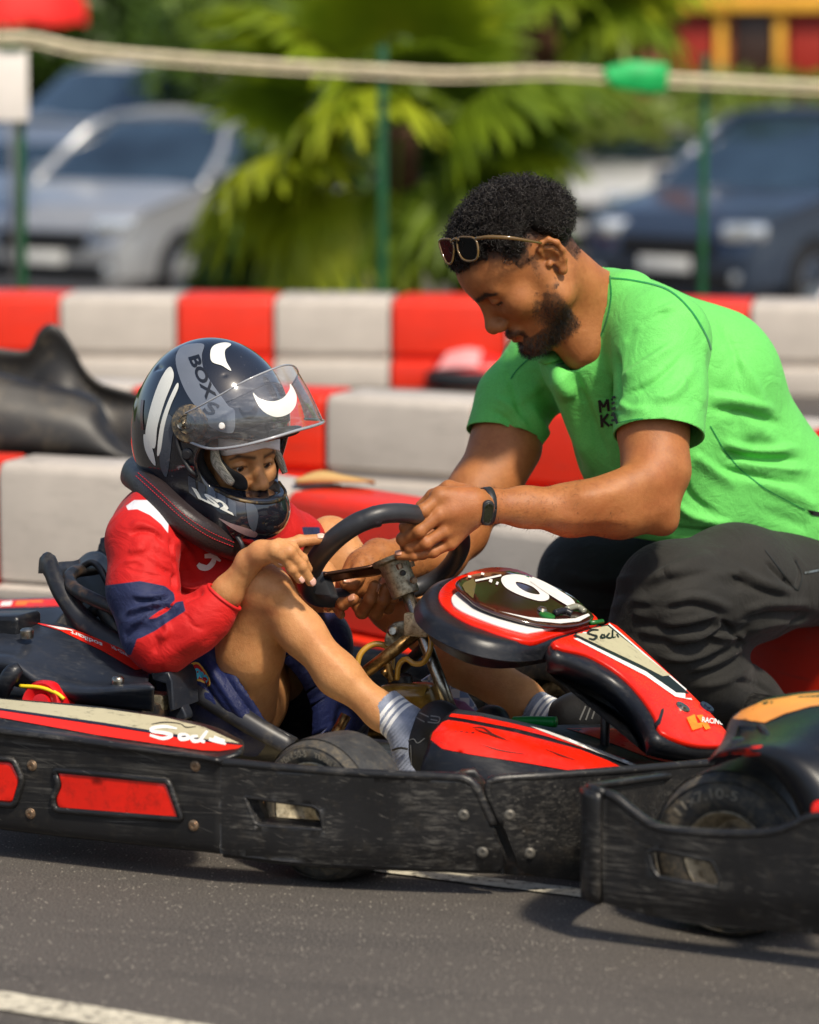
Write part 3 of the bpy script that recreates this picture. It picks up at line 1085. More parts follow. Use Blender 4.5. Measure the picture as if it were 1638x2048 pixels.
# ---------------------------------------------------------------- parked cars
M_TYRE_FAR = mat('car_tyre', (24, 24, 26), .8)
M_ALLOY = mat('car_alloy', (170, 172, 176), .3, 1.0)
M_GLASSCAR = mat('car_glass', (40, 56, 70), .05, var=.5, vscale=1.2, spec=.9, coat=.6)
M_CARBLK = mat('car_black_trim', (18, 18, 20), .5)
M_LAMP = mat('car_lamp', (205, 210, 214), .06, var=.05, spec=1.0, coat=1.0, metal=.6)
def car(front, heading, color, L, W, H, label, z0=-1.1, van=False, metal=.35, hood=.98):
    m = mat('car_paint_' + '_'.join(str(int(c)) for c in color), color, .28, metal, var=.06, coat=.8)
    hd = Vector((heading[0], heading[1], 0)).normalized(); sd = Vector((-hd.y, hd.x, 0))
    base = Vector((front[0], front[1], z0))
    t = thing('parked_car' if not van else 'parked_van', label, 'van' if van else 'car', base - hd * (L / 2), group='vehicles in the car park')
    pt = lambda x, y, z: base - hd * x + sd * y + UP * z
    hb = hood
    if van:
        st = [(0, .55, .60, .90), (.05, .75, .78, .97), (.35, 1.0, 1.02, 1), (1.0, 1.15, 1.25, 1), (1.75, 1.2, H - .1, 1), (2.2, 1.2, H, 1), (L - .3, 1.2, H, 1), (L, 1.1, H - .15, .96)]
    else:
        st = [(0, .56, .58, .84), (.06, .74, .75, .93), (.22, hb - .10, hb - .09, .98), (.6, hb - .02, hb - .01, 1), (1.15, hb + .06, hb + .08, 1), (1.5, hb + .08, hb + .34, 1), (2.0, hb + .09, H - .04, 1), (2.6, hb + .10, H, 1),
              (L - 1.0, hb + .12, H - .03, 1), (L - .45, hb + .12, H - .3, 1), (L - .08, hb + .02, hb + .08, .96), (L, .7, .72, .9)]
    V = []; F = []; matid = []
    for (x, zb, zr, w) in st:
        hw = W / 2 * w; rw = hw * (1 - .34 * max(0, (zr - zb)) / .8)
        ring = [(-hw * .9, .22), (-hw, .34), (-hw * 1.0, zb * .78), (-hw * .97, zb), (-rw, zr), (-rw * .6, zr + .03), (rw * .6, zr + .03), (rw, zr), (hw * .97, zb), (hw, zb * .78), (hw, .34), (hw * .9, .22)]
        V += [pt(x, y, z) for y, z in ring]
    n = 12
    for i in range(len(st) - 1):
        for k in range(n):
            F.append((i * n + k, i * n + (k + 1) % n, (i + 1) * n + (k + 1) % n, (i + 1) * n + k))
            up = (st[i][2] - st[i][1]) > .05 or (st[i + 1][2] - st[i + 1][1]) > .05
            g = 0
            if up and k in (3, 7): g = 1
            if up and k in (4, 5, 6) and (st[i + 1][2] - st[i][2]) > .18: g = 1
            if up and k in (4, 5, 6) and (st[i][2] - st[i + 1][2]) > .18: g = 1
            if van and x > 0 and k in (3, 7) and st[i][0] > 1.9: g = 0
            matid.append(g)
    F.append(tuple(range(n))); matid.append(0); F.append(tuple((len(st) - 1) * n + k for k in range(n))[::-1]); matid.append(0)
    me = mesh('body', V, F)
    me.materials.append(m); me.materials.append(M_GLASSCAR)
    me.polygons.foreach_set('material_index', matid)
    bm = bmesh.new(); bm.from_mesh(me); bmesh.ops.recalc_face_normals(bm, faces=bm.faces); bm.to_mesh(me); bm.free()
    o = link('body', me, None, t)
    md = o.modifiers.new('bev', 'BEVEL'); md.width = .035; md.segments = 3; md.limit_method = 'ANGLE'; md.angle_limit = math.radians(18)
    for sy in (-1, 1):
        for x in (.82, L - .85):
            c = pt(x, sy * (W / 2 - .09), .33)
            w_ = lathe('wheel', [(.20, -.1), (.31, -.1), (.33, -.06), (.33, .06), (.31, .1), (.20, .1)], c, sd * sy, M_TYRE_FAR, t, n=28)
            lathe('rim', [(0, .075), (.06, .085), (.07, .06), (.19, .08), (.205, .105), (.215, .1)], c, sd * sy, M_ALLOY, w_, n=24)
            lathe('arch', [(.34, -.02), (.40, -.02), (.40, .105), (.34, .105)], c + sd * sy * .0, sd * sy, M_CARBLK, t, n=28)
        c = pt(.13, sy * W * .37, hb - .20)
        box('headlight', c, .26, .38, .15, M_LAMP, t, axes=(hd * .86 + sd * sy * .5, sd * .86 - hd * sy * .5, UP), bevel=.05)
        lathe('fog_light', [(0, .03), (.05, .02), (.06, -.03)], pt(.0, sy * W * .36, .40), hd, M_LAMP, t, n=16)
        box('mirror', pt(1.45, sy * (W / 2 + .08), hb + .16), .12, .2, .15, m, t, axes=(hd, sd, UP), bevel=.04)
    if not van:
        for sy in (-1, 1):
            tube('pillar', [pt(1.12, sy * W * .485, hb + .06), pt(1.55, sy * W * .45, hb + .36), pt(2.02, sy * W * .37, H - .02), pt(L - 1.0, sy * W * .37, H), pt(L - .4, sy * W * .42, H - .32)], .035, m, t, n=8)
            tube('door_pillar', [pt(2.55, sy * W * .49, hb + .08), pt(2.6, sy * W * .375, H - .02)], .035, M_CARBLK, t, n=6)
        tube('roof_edge', [pt(2.02, -W * .37, H), pt(2.06, 0, H + .03), pt(2.02, W * .37, H)], .035, m, t, n=8)
    box('grille', pt(.03, 0, .64), .1, W * .5, .17, M_CARBLK, t, axes=(hd, sd, UP), bevel=.03)
    box('lower_intake', pt(.02, 0, .38), .1, W * .72, .17, M_CARBLK, t, axes=(hd, sd, UP), bevel=.03)
    box('number_plate', pt(-.035, 0, .50), .02, .5, .11, mat('plate_white', (225, 225, 220), .4), t, axes=(hd, sd, UP), bevel=.005)
    return t
def front_of(u_corner, v_ground, heading, W, z0=-1.1):
    p = PZ(u_corner, v_ground, z0)
    hd = Vector((heading[0], heading[1], 0)).normalized(); sd = Vector((-hd.y, hd.x, 0))
    if sd.x < 0: sd = -sd
    return p - sd * W / 2
H1 = (-.50, -.87)
car(front_of(262, 640, H1, 1.82), H1, (176, 178, 180), 4.4, 1.82, 1.62, 'silver blue hatchback parked behind the left fence post', metal=.5)
H2 = (-.42, -.9)
car(front_of(30, 606, H2, 1.8), H2, (122, 132, 146), 4.4, 1.8, 1.52, 'blue grey car cut off by the left edge')
car(front_of(70, 565, (-.72, -.69), 2.0), (-.72, -.69), (225, 222, 214), 5.2, 2.0, 2.05, 'tall white van behind the silver hatchback', van=True, metal=0)
H3 = (-.62, -.78)
car(front_of(1520, 660, H3, 1.85), H3, (58, 70, 88), 4.5, 1.85, 1.66, 'dark blue car parked behind the right fence post', metal=.4)
car(front_of(1270, 570, (-.7, -.7), 1.8), (-.7, -.7), (205, 205, 205), 4.4, 1.8, 1.5, 'white car beyond the dark blue car', metal=.1)
car(front_of(960, 545, (-.45, -.89), 1.75), (-.45, -.89), (62, 88, 132), 4.2, 1.75, 1.5, 'blue car mostly hidden by the fan palm')

# ---------------------------------------------------------------- vegetation
def leaf_mat(name, c1, c2, c3, trans=.35, scale=3.0):
    b = NB(name)
    oi = b.n('ShaderNodeObjectInfo')
    n1 = b.noise(scale, 4, .6)
    f = b.math('ADD', b.math('MULTIPLY', n1, .7), b.math('MULTIPLY', oi.outputs['Random'], .5))
    col = b.ramp(f, [(.25, c1), (.6, c2), (.95, c3)])
    b.set(Base_Color=col, Roughness=.45, Specular_IOR_Level=.4)
    tr = b.n('ShaderNodeBsdfTranslucent'); b.l(col, tr.inputs['Color'])
    mx = b.n('ShaderNodeMixShader'); mx.inputs[0].default_value = trans
    b.l(b.b.outputs[0], mx.inputs[1]); b.l(tr.outputs[0], mx.inputs[2])
    out = b.nt.nodes['Material Output']; b.l(mx.outputs[0], out.inputs['Surface'])
    return b.m
M_PALM = leaf_mat('palm_leaf', (.07, .13, .010), (.22, .31, .014), (.46, .50, .025), .45)
M_FOL = leaf_mat('shrub_leaf', (.020, .050, .008), (.06, .125, .014), (.16, .23, .03), .3, 2.0)
M_FOL2 = leaf_mat('hedge_leaf', (.03, .065, .010), (.09, .16, .018), (.22, .28, .04), .3, .8)
M_TRUNK = mat('palm_trunk', (92, 62, 42), .9, var=.4, vscale=12, bump=.8, bscale=30)

def fan_leaf_mesh(name, R=.62, nseg=26, droop=.45, span=230, pet=.55):
    """fan palm leaf: petiole along +x, blade of separate folded segments"""
    V = []; F = []
    pv, pf = tube('', [(0, 0, 0), (pet * .5, 0, .03), (pet, 0, 0)], [.018, .013, .009], None, n=5, res=6, link_it=False)
    V += [tuple(p) for p in pv]; F += pf
    for i in range(nseg):
        a = math.radians(-span / 2 + span * i / (nseg - 1))
        L = R * (.72 + .28 * math.cos(a * .55)) * random.uniform(.93, 1.05)
        d = Vector((math.cos(a), math.sin(a), 0)); q = Vector((-math.sin(a), math.cos(a), 0))
        n0 = len(V); K = 5
        w0 = L * math.radians(span / (nseg - 1)) * .5
        for k in range(K + 1):
            t = k / K
            w = w0 * (.12 + 1.0 * min(t / .55, 1) * (1 - max(0, (t - .55) / .45) ** 1.3 * .97))
            zz = .10 * t * R * math.cos(a) - droop * L * t ** 2.2 * random.uniform(.85, 1.2)
            p = Vector((pet, 0, 0)) + d * (L * t * (1 - .12 * droop * t)) + Vector((0, 0, zz))
            V += [tuple(p + q * w), tuple(p + Vector((0, 0, -.25 * w))), tuple(p - q * w)]
        for k in range(K):
            for j in (0, 1):
                F.append((n0 + 3 * k + j, n0 + 3 * k + j + 1, n0 + 3 * k + 3 + j + 1, n0 + 3 * k + 3 + j))
    me = mesh(name, V, F)
    me.materials.append(M_PALM)
    me.polygons.foreach_set('use_smooth', np.ones(len(me.polygons), dtype=bool))
    return me
FANS = [fan_leaf_mesh('fan_leaf_a', .70, 26, .30), fan_leaf_mesh('fan_leaf_b', .78, 26, .55), fan_leaf_mesh('fan_leaf_c', .62, 24, .75, 250)]
def palm(base, hcrown, nl, label, dirs=None, seed=1, scale=1.0, trunk_r=.16, emin=-30):
    rnd = random.Random(seed)
    t = thing('fan_palm', label, 'palm', base, group='fan palms behind the fence')
    b0 = Vector(base)
    ps = [b0 + UP * (hcrown * s) for s in (0, .3, .7, 1.0)]
    tube('trunk', ps, [trunk_r * 1.15, trunk_r, trunk_r * .95, trunk_r * .7], M_TRUNK, t, n=14, res=16)
    top = b0 + UP * hcrown
    def put(az, el, sc, roll, me):
        o = bpy.data.objects.new('leaf', me); COL.objects.link(o); o.parent = t
        d = Vector((math.cos(az) * math.cos(el), math.sin(az) * math.cos(el), math.sin(el)))
        q = d.to_track_quat('X', 'Z')
        o.rotation_mode = 'QUATERNION'
        from mathutils import Quaternion
        o.rotation_quaternion = q @ Quaternion((1, 0, 0), roll)
        o.location = top - b0 + d * .06
        o.scale = (sc,) * 3
    for az, el, sc, roll, k in (dirs or []):
        put(math.radians(az), math.radians(el), sc * scale, math.radians(roll), FANS[k])
    for i in range(nl):
        az = i * 2.39996 + rnd.uniform(-.2, .2)
        f = i / max(1, nl - 1)
        el = math.radians(75 - (75 - emin) * f + rnd.uniform(-8, 8))
        put(az, el, scale * rnd.uniform(.85, 1.15), rnd.uniform(-.4, .4), FANS[0 if f < .4 else (1 if f < .75 else 2)])
    return t
# main palm between fence post and man's head
pb = P(800, 300, 18.9)
palm((pb.x, 18.9, -1.1), 2.0, 9, 'largest fan palm, bright drooping leaves behind the middle fence post', seed=3, scale=.92, emin=0, trunk_r=.12,
     dirs=[(196, -14, 1.1, 25, 1), (214, -34, 1.05, -10, 2), (268, -40, .9, 0, 2), (320, -22, .95, 10, 1), (345, -8, .9, 0, 0), (250, 12, .9, 20, 0), (180, 14, .9, -20, 0), (20, 14, .9, 20, 0), (280, 35, .8, 0, 0)])
pb = P(1075, 60, 22.6)
palm((pb.x, 22.6, -1.1), 2.6, 20, 'fan palm behind the man\'s head with upright green leaves', seed=5, scale=.95, emin=-8)
pb = P(640, 30, 41)
palm((pb.x, 41, -1.1), 3.3, 22, 'fan palm left of the middle fence post, dark arching leaves', seed=9, scale=1.15, emin=-25)
pb = P(400, 0, 42.0)
palm((pb.x, 42.0, -1.1), 3.4, 20, 'small fan palm above the silver hatchback', seed=12, scale=1.0, emin=-15)

def leaf_cloud(name, centers, radii, count, size, m, parent=None, seed=1, **kw):
    rg = np.random.default_rng(seed)
    C = np.array(centers); R = np.array(radii)
    w = R.prod(1); pick = rg.choice(len(C), count, p=w / w.sum())
    d = rg.normal(size=(count, 3)); d /= np.linalg.norm(d, axis=1)[:, None]
    rad = rg.uniform(.35, 1.0, count) ** .5
    rad *= 1 + .12 * np.sin(d[:, 0] * 9 + pick) * np.sin(d[:, 2] * 8)
    p = C[pick] + d * R[pick] * rad[:, None]
    nrm = d + rg.normal(size=(count, 3)) * .6; nrm /= np.linalg.norm(nrm, axis=1)[:, None]
    a = rg.normal(size=(count, 3)); a -= nrm * (a * nrm).sum(1)[:, None]; a /= np.linalg.norm(a, axis=1)[:, None]
    b = np.cross(nrm, a)
    s = size * rg.uniform(.6, 1.4, count)[:, None]
    V = np.stack([p - a * s, p - b * s * .42 + nrm * s * .1, p + a * s, p + b * s * .42 + nrm * s * .1], axis=1).reshape(-1, 3)
    Q = np.arange(count * 4).reshape(-1, 4)
    return link(name, mesh_np(name, V, Q), m, parent, smooth=False, **kw)

def shrub(u, v, Y, rx, rz, label, m=None, seed=1, n=2600, size=.07):
    c = P(u, v, Y); rnd = random.Random(seed)
    t = thing('shrub', label, 'shrub', (c.x, Y, -1.1), group='shrubs around the car park')
    cs = []; rs = []
    for i in range(9):
        cs.append((c.x + rnd.uniform(-.7, .7) * rx, Y + rnd.uniform(-.4, .4) * rx, c.z + rnd.uniform(-.6, .6) * rz))
        k = rnd.uniform(.35, .6); rs.append((rx * k, rx * k, rz * k))
    leaf_cloud('foliage', cs, rs, n, size, m or M_FOL, t, seed)
    tube('stem', [(c.x, Y, -1.12), (c.x + .03, Y, c.z - rz * .4), (c.x, Y, c.z)], [.05, .04, .02], M_TRUNK, t, n=8)
shrub(640, 330, 27.0, .6, .7, 'dark leafy shrub right of the white van', seed=2)
shrub(560, 520, 22.5, .55, .3, 'low dark shrub below the drooping palm leaf', seed=21)
shrub(950, 430, 20.3, .55, .5, 'low green shrub behind the man\'s forehead', seed=3)
shrub(230, 20, 42, 2.2, 1.3, 'tall olive shrub above the white van', M_FOL2, seed=5, n=5000, size=.11)
shrub(20, 90, 42, 1.6, 1.2, 'dark green shrub behind the white notice', M_FOL, seed=6, n=3500, size=.1)
shrub(1500, 200, 37, 2.6, .55, 'low green hedge plant below the yellow shop front', M_FOL2, seed=7, n=4000, size=.1)
shrub(850, 60, 36, 2.4, 1.5, 'broad olive green shrub behind the palms', M_FOL2, seed=8, n=6000, size=.11)
# back hedge that closes the view: nobody can count it
cs = []; rs = []
for i in range(46):
    x = -14 + 28 * i / 45
    cs.append((x, 45 + random.uniform(-.6, .6), .3 + random.uniform(-.3, .5))); rs.append((1.0, .8, 2.4 * random.uniform(.8, 1.15)))
hd = leaf_cloud('hedge', cs, rs, 26000, .17, M_FOL2, None, 31, label='long green hedge closing off the car park far behind', cat='hedge', kind='stuff')
box('hedge_wall', (0, 46.2, .6), 60, .5, 3.6, mat('hedge_core', (52, 70, 26), .95, var=.4, vscale=2), None, bevel=.05, kind='structure')

# tree trunk, post and shop at the upper right
c0 = P(1292, 200, 36)
tt = thing('tree', 'tree with thick brown trunk left of the yellow shop front', 'tree', (c0.x, 36, -1.1))
tube('trunk', [(c0.x + .02, 36, -1.12), (c0.x, 36, .3), (c0.x - .03, 36, 1.4), (c0.x + .02, 36, 2.6), (c0.x + .1, 36, 3.6)], [.24, .20, .19, .185, .13], mat('bark', (122, 76, 52), .9, var=.35, vscale=10, bump=.7, bscale=25), tt, n=16, res=24)
leaf_cloud('crown', [(c0.x - .4, 36, 4.0), (c0.x + .5, 36.2, 4.3), (c0.x, 35.8, 4.9)], [(1.1, 1, .8), (1.1, 1, .8), (1, 1, .7)], 3500, .10, M_FOL, tt, 12)
c1 = P(1305, 230, 36.4)
wp = thing('white_post', 'white post beside the brown tree trunk', 'post', (c1.x, 36.4, -1.1))
box('shaft', (c1.x, 36.4, -.35), .14, .14, 1.5, mat('white_paint', (226, 214, 196), .6), wp, bevel=.01)
box('cap', (c1.x, 36.4, .41), .17, .17, .03, mat('white_paint', (226, 214, 196), .6), wp, bevel=.006)
def shop():
    Y = 39.0
    p0 = P(1335, 130, Y); x0 = p0.x
    t = thing('shop_building', 'shop with yellow fascia and dark openings at the upper right', 'building', (x0 + 3, Y + 1.5, -1.1))
    wall = mat('shop_wall', (150, 84, 42), .8, var=.3, vscale=2.5); yel = mat('shop_yellow', (226, 168, 52), .6, var=.15, vscale=3); dk = mat('shop_dark', (52, 34, 28), .4); red = mat('shop_red', (150, 30, 14), .6)
    box('wall', (x0 + 3, Y + 1.5, .9), 6.0, 3, 4, wall, t, bevel=.03)
    box('fascia', (x0 + 3, Y - .12, 1.52), 6.1, .2, .16, yel, t, bevel=.02)
    xs = [.12, .75, 1.35, 1.95, 2.55]
    for i, dx in enumerate(xs):
        w = box('opening', (x0 + dx + .16, Y - .03, 1.1), .40, .06, .62, dk if i % 2 else red, t, bevel=.01)
        box('pillar', (x0 + dx + .44, Y - .07, .8), .10, .10, 1.3, yel, t, bevel=.01)
    box('counter', (x0 + 3, Y - .25, .55), 6.0, .4, .25, wall, t, bevel=.02)
shop()
def parasol():
    c = P(20, -60, 30)
    t = thing('parasol', 'red parasol canopy cut off at the top left corner', 'parasol', (c.x, 30, -1.1))
    red = mat('parasol_red', (226, 26, 18), .7, var=.1)
    n = 8; R = .62; V = [Vector((c.x, 30, 2.05))]; F = []
    for rr, z in ((.3, 1.86), (.62, 1.54), (.63, 1.36)):
        for k in range(n * 4):
            a = 2 * math.pi * k / (n * 4); s = 1 - .04 * (1 - abs(math.cos(a * n / 2)))
            V.append(Vector((c.x + math.cos(a) * rr * s, 30 + math.sin(a) * rr * s, z + (.03 if z < 1.4 and k % 4 == 2 else 0))))
    m = n * 4
    F += [(0, 1 + k, 1 + (k + 1) % m) for k in range(m)]
    for i in (0, 1): F += [(1 + i * m + k, 1 + (i + 1) * m + k, 1 + (i + 1) * m + (k + 1) % m, 1 + i * m + (k + 1) % m) for k in range(m)]
    link('canopy', mesh('canopy', V, F), red, t)
    tube('pole', [(c.x, 30, -1.1), (c.x, 30, 2.05)], .025, mat('pole_grey', (170, 170, 168), .4, .6), t, n=10)
parasol()

# ---------------------------------------------------------------- small kart far behind on the track
def far_kart():
    Yk = 14.0
    c = PZ(965, 775, 0.0)
    t = thing('distant_kart', 'small red kart far behind, between the man and the white barrier', 'kart', (c.x, c.y, 0))
    red = mat('far_kart_red', (215, 26, 22), .35, coat=.4); pink = mat('far_kart_highlight', (216, 150, 150), .4); blk = mat('far_kart_black', (30, 32, 34), .5)
    b0 = Vector((c.x, c.y, 0))
    def pt(x, y, z): return b0 + Vector((x, y, z))
    loft('nose', [[pt(-.20, -.1, .06), pt(-.05, -.14, .08), pt(.15, -.12, .08)], [pt(-.18, 0, .13), pt(-.04, -.03, .16), pt(.16, 0, .15)], [pt(-.12, .2, .15), pt(0, .2, .19), pt(.17, .2, .17)]], red, t, nu=16, nv=10, thick=.02)
    loft('highlight_panel', [[pt(-.19, -.12, .09), pt(-.10, -.14, .10), pt(-.02, -.14, .1)], [pt(-.14, -.02, .155), pt(-.06, -.04, .17), pt(.0, -.04, .17)]], pink, t, nu=12, nv=6, thick=.01)  # highlight on the red body, put in as a pink-coloured panel
    tube('bumper', [pt(-.16, .3, .05), pt(-.2, -.05, .05), pt(-.1, -.18, .05), pt(.2, -.2, .05), pt(.34, .0, .05)], .034, blk, t, n=10, flat=(UP, 1.0))
    loft('windscreen_panel', [[pt(.0, .1, .17), pt(.1, .1, .17), pt(.2, .12, .17)], [pt(.02, .25, .27), pt(.1, .25, .29), pt(.18, .25, .27)]], mat('far_kart_tan', (196, 160, 110), .5), t, nu=10, nv=6, thick=.01)
    for sx, sy in ((-.10, .02), (.24, .02), (-.08, .5), (.27, .5)):
        lathe('wheel', [(.03, -.04), (.06, -.04), (.07, -.03), (.07, .03), (.06, .04), (.03, .04)], pt(sx, sy, .07), (0, 1, 0), blk, t, n=20)
far_kart()

# ================================================================== KARTS
def scuffed(name, base, scuff, amt=.5, rough=.42, rot=25, tilt=(1, 1, 9)):
    """black bumper plastic: streaky scrapes along the kart, dust, gloss that wears off"""
    b = NB(name)
    v = b.coord((2.0, 30, 60), (0, 0, math.radians(rot)))
    s1 = b.noise(3.0, 9, .78, v)
    s2 = b.noise(7.0, 6, .6, b.coord((1, 1, 1)))
    v3 = b.coord((1.5, 60, 150), (0, math.radians(4), math.radians(rot)))
    s3 = b.noise(2.0, 5, .7, v3)
    v4 = b.coord((2.5, 60, 130), (0, math.radians(-16), math.radians(rot)))
    s4 = b.noise(2.2, 3, .6, v4)
    f = b.math('MULTIPLY', b.math('MULTIPLY', b.step(s1, .55, .10), b.step(s2, .53, .10)), .75)
    f = b.math('ADD', f, b.math('MULTIPLY', b.step(s3, .635, .03), b.step(s2, .44, .1)), True)
    f = b.math('ADD', f, b.math('MULTIPLY', b.step(s4, .672, .015), .9), True)
    c0 = _rgb(base); c1 = _rgb(scuff)
    tint = b.ramp(b.noise(5, 5, .6), [(.3, tuple(x * .7 for x in c0[:3])), (.7, tuple(x * 1.35 for x in c0[:3]))])
    col = b.mix(b.math('MULTIPLY', f, amt), tint, c1)
    dust = b.math('MULTIPLY', b.step(b.noise(26, 8, .75), .62, .10), .13)
    col = b.mix(dust, col, _rgb((104, 94, 78)))
    b.set(Base_Color=col, Roughness=b.math('ADD', b.math('MULTIPLY', f, .3), b.math('ADD', b.math('MULTIPLY', b.noise(11, 6, .6), .2), rough - .1)), Specular_IOR_Level=.38)
    n1 = b.bump(s1, .18, .0015)
    b.set(Normal=b.bump(b.noise(13, 4, .5), .12, .006, n1))
    return b.m
M_BUMP = scuffed('bumper_black', (28, 28, 29), (132, 128, 120), .42, .34)
M_BODYBLK = scuffed('body_black', (22, 24, 29), (92, 92, 92), .16, .34)
M_COVER = scuffed('cover_black', (34, 38, 46), (104, 104, 104), .16, .32)
M_REDP = scuffed('body_red', (224, 32, 10), (120, 16, 8), .30, .28)
M_REFL = mat('reflector_red', (226, 30, 12), .3, var=.15, vscale=9, coat=.35, dirt=.25, dirtcol=(120, 20, 10))
def sticker_mat(name, c, dirt=.5):
    b = NB(name); n1 = b.noise(24, 9, .8, b.coord((1, 3, 3), (0, 0, math.radians(25))))
    col = b.mix(b.math('MULTIPLY', b.step(n1, .60, .07), dirt), _rgb(c), _rgb((64, 58, 44)))
    n2 = b.noise(8, 5, .6)
    col = b.mix(b.math('MULTIPLY', n2, .35), col, _rgb(tuple(x * .72 for x in c)))
    b.set(Base_Color=col, Roughness=.38)
    return b.m
M_CREAM = sticker_mat('sticker_cream', (186, 178, 146), .9)
M_WHITE = sticker_mat('sticker_white', (232, 230, 224), .3)
M_STRED = sticker_mat('sticker_red', (228, 36, 14), .6)
M_STBLK = mat('sticker_black', (20, 20, 24), .35)
M_NAVYL = mat('sticker_navy_line', (28, 34, 52), .35)
M_STEEL = mat('steel', (176, 170, 156), .28, 1.0, var=.25, vscale=40, dirt=.5, dirtcol=(84, 66, 42))
M_CAST = mat('cast_metal', (168, 160, 138), .48, .85, var=.25, vscale=60, bump=.3, bscale=260, dirt=.55, dirtcol=(92, 74, 46))
M_BRASS = mat('stained_tube', (150, 118, 72), .32, .9, var=.4, vscale=25, dirt=.7, dirtcol=(60, 38, 20))
M_RUBBER = mat('black_rubber', (34, 35, 38), .48, var=.25, vscale=20, bump=.12, bscale=500)
M_TYRE = mat('tyre_rubber', (58, 56, 52), .72, var=.4, vscale=22, bump=.5, bscale=160, dirt=.5, dirtcol=(112, 100, 80))
M_TREAD = mat('tread_rubber', (50, 50, 49), .55, var=.35, vscale=40, bump=.6, bscale=120, dirt=.2, dirtcol=(100, 92, 76))
M_RIM = mat('wheel_rim', (214, 202, 174), .42, .6, var=.25, vscale=24, dirt=.6, dirtcol=(96, 78, 52))
M_SCREW = mat('screw_head', (150, 128, 104), .42, .8, var=.3, vscale=90, dirt=.5, dirtcol=(110, 66, 40))
M_SCREWG = mat('screw_grey', (116, 112, 104), .5, .7, var=.3, vscale=90)
M_TUBE = mat('black_tube', (26, 27, 29), .42, var=.35, vscale=18, dirt=.3, dirtcol=(96, 72, 50), bump=.2, bscale=90)

def panel(name, loops, pj, m, parent, thick=.012, spacing=14, curve=False, **kw):
    lps = [catmull(l, None, True) if curve else np.array(l, float) for l in loops]
    vv, tri = poly_fill(lps, spacing)
    me = mesh(name, [pj(u, v) for u, v in vv], tri)
    if sum(p.normal.dot(CAMP - p.center) * p.area for p in me.polygons) < 0: me.flip_normals()
    o = link(name, me, m, parent, **kw)
    md = o.modifiers.new('solid', 'SOLIDIFY'); md.thickness = thick; md.offset = -1
    md = o.modifiers.new('bevel', 'BEVEL'); md.width = min(.004, thick * .4); md.segments = 3; md.limit_method = 'ANGLE'; md.angle_limit = math.radians(50)
    return o

def screw(u, v, pj, nrm, parent, r=.0085, m=None):
    p = pj(u, v); n = Vector(nrm).normalized()
    o = lathe('screw', [(0, .0004), (r * .38, .0004), (r * .42, .0022), (r * .85, .0022), (r, .0008), (r * 1.2, .0006), (r * 1.3, -.001)], p + n * .001, n, m or M_SCREW, parent, n=16)
    return o

def wheel(parent, c, axis, R, hw, rimR, name='wheel', tyre_txt=True):
    ax = Vector(axis).normalized()
    s = hw / .06
    prof = [(rimR, -hw * .86), (rimR + .008, -hw * .98), (rimR + (R - rimR) * .35, -hw * 1.04), (rimR + (R - rimR) * .66, -hw * 1.02), (R - .011, -hw * .93), (R - .003, -hw * .80)]
    tread = []
    prof2 = prof + [(R, -hw * .62), (R + .001, 0), (R, hw * .62)] + [(r, -h) for r, h in reversed(prof)]
    tyre = lathe(name, prof2, c, ax, M_TYRE, parent, n=64, sharp=60)
    # wear band on the tread
    lathe('tread', [(R + .0006, -hw * .74), (R + .0018, -hw * .5), (R + .0026, 0), (R + .0018, hw * .5), (R + .0006, hw * .74)], c, ax, M_TREAD, tyre, n=64)
    # moulded ring on the sidewall
    for sd in (1,):
        lathe('sidewall_ring', [(rimR + (R - rimR) * .78, hw * 1.0), (rimR + (R - rimR) * .80, hw * 1.035), (rimR + (R - rimR) * .82, hw * .985)], c, ax, M_TYRE, tyre, n=64)
    lathe('rim', [(rimR * .28, hw * .35), (rimR * .34, hw * .40), (rimR * .5, hw * .30), (rimR * .72, hw * .34), (rimR * .84, hw * .62), (rimR * .93, hw * .86), (rimR * 1.04, hw * .99), (rimR * 1.07, hw * .94)], c, ax, M_RIM, tyre, n=48)
    lathe('hub', [(0, hw * .62), (rimR * .2, hw * .6), (rimR * .26, hw * .5), (rimR * .3, hw * .3)], c, ax, M_STEEL, tyre, n=18)
    r0 = Vector((0, 0, 1)); A = (r0 - ax * r0.dot(ax)).normalized(); B = ax.cross(A)
    for k in range(3):
        t = 2 * math.pi * k / 3 + .5
        lathe('bolt', [(0, .008), (.006, .008), (.007, 0)], Vector(c) + ax * hw * .36 + (A * math.cos(t) + B * math.sin(t)) * rimR * .48, ax, M_SCREW, tyre, n=6)
    return tyre, A, B

def arc_text(name, txt, c, ax, A, B, rad, h, start, m, parent, off, width, rev=False):
    V2, T = text_loops(txt, .012)
    w = V2[:, 0].max()
    V = []
    for x, y in V2:
        t = start - (x / w) * width
        r = rad + y * h
        V.append(Vector(c) + ax * off + (A * math.cos(t) + B * math.sin(t)) * r)
    me = mesh(name, V, T)
    return link(name, me, m, parent, smooth=False)

M_TYTXT = mat('tyre_lettering', (132, 124, 108), .7, var=.3, vscale=50)

KART = thing('racing_kart', 'red and black rental kart number 9 carrying the helmeted driver', 'kart', KO)

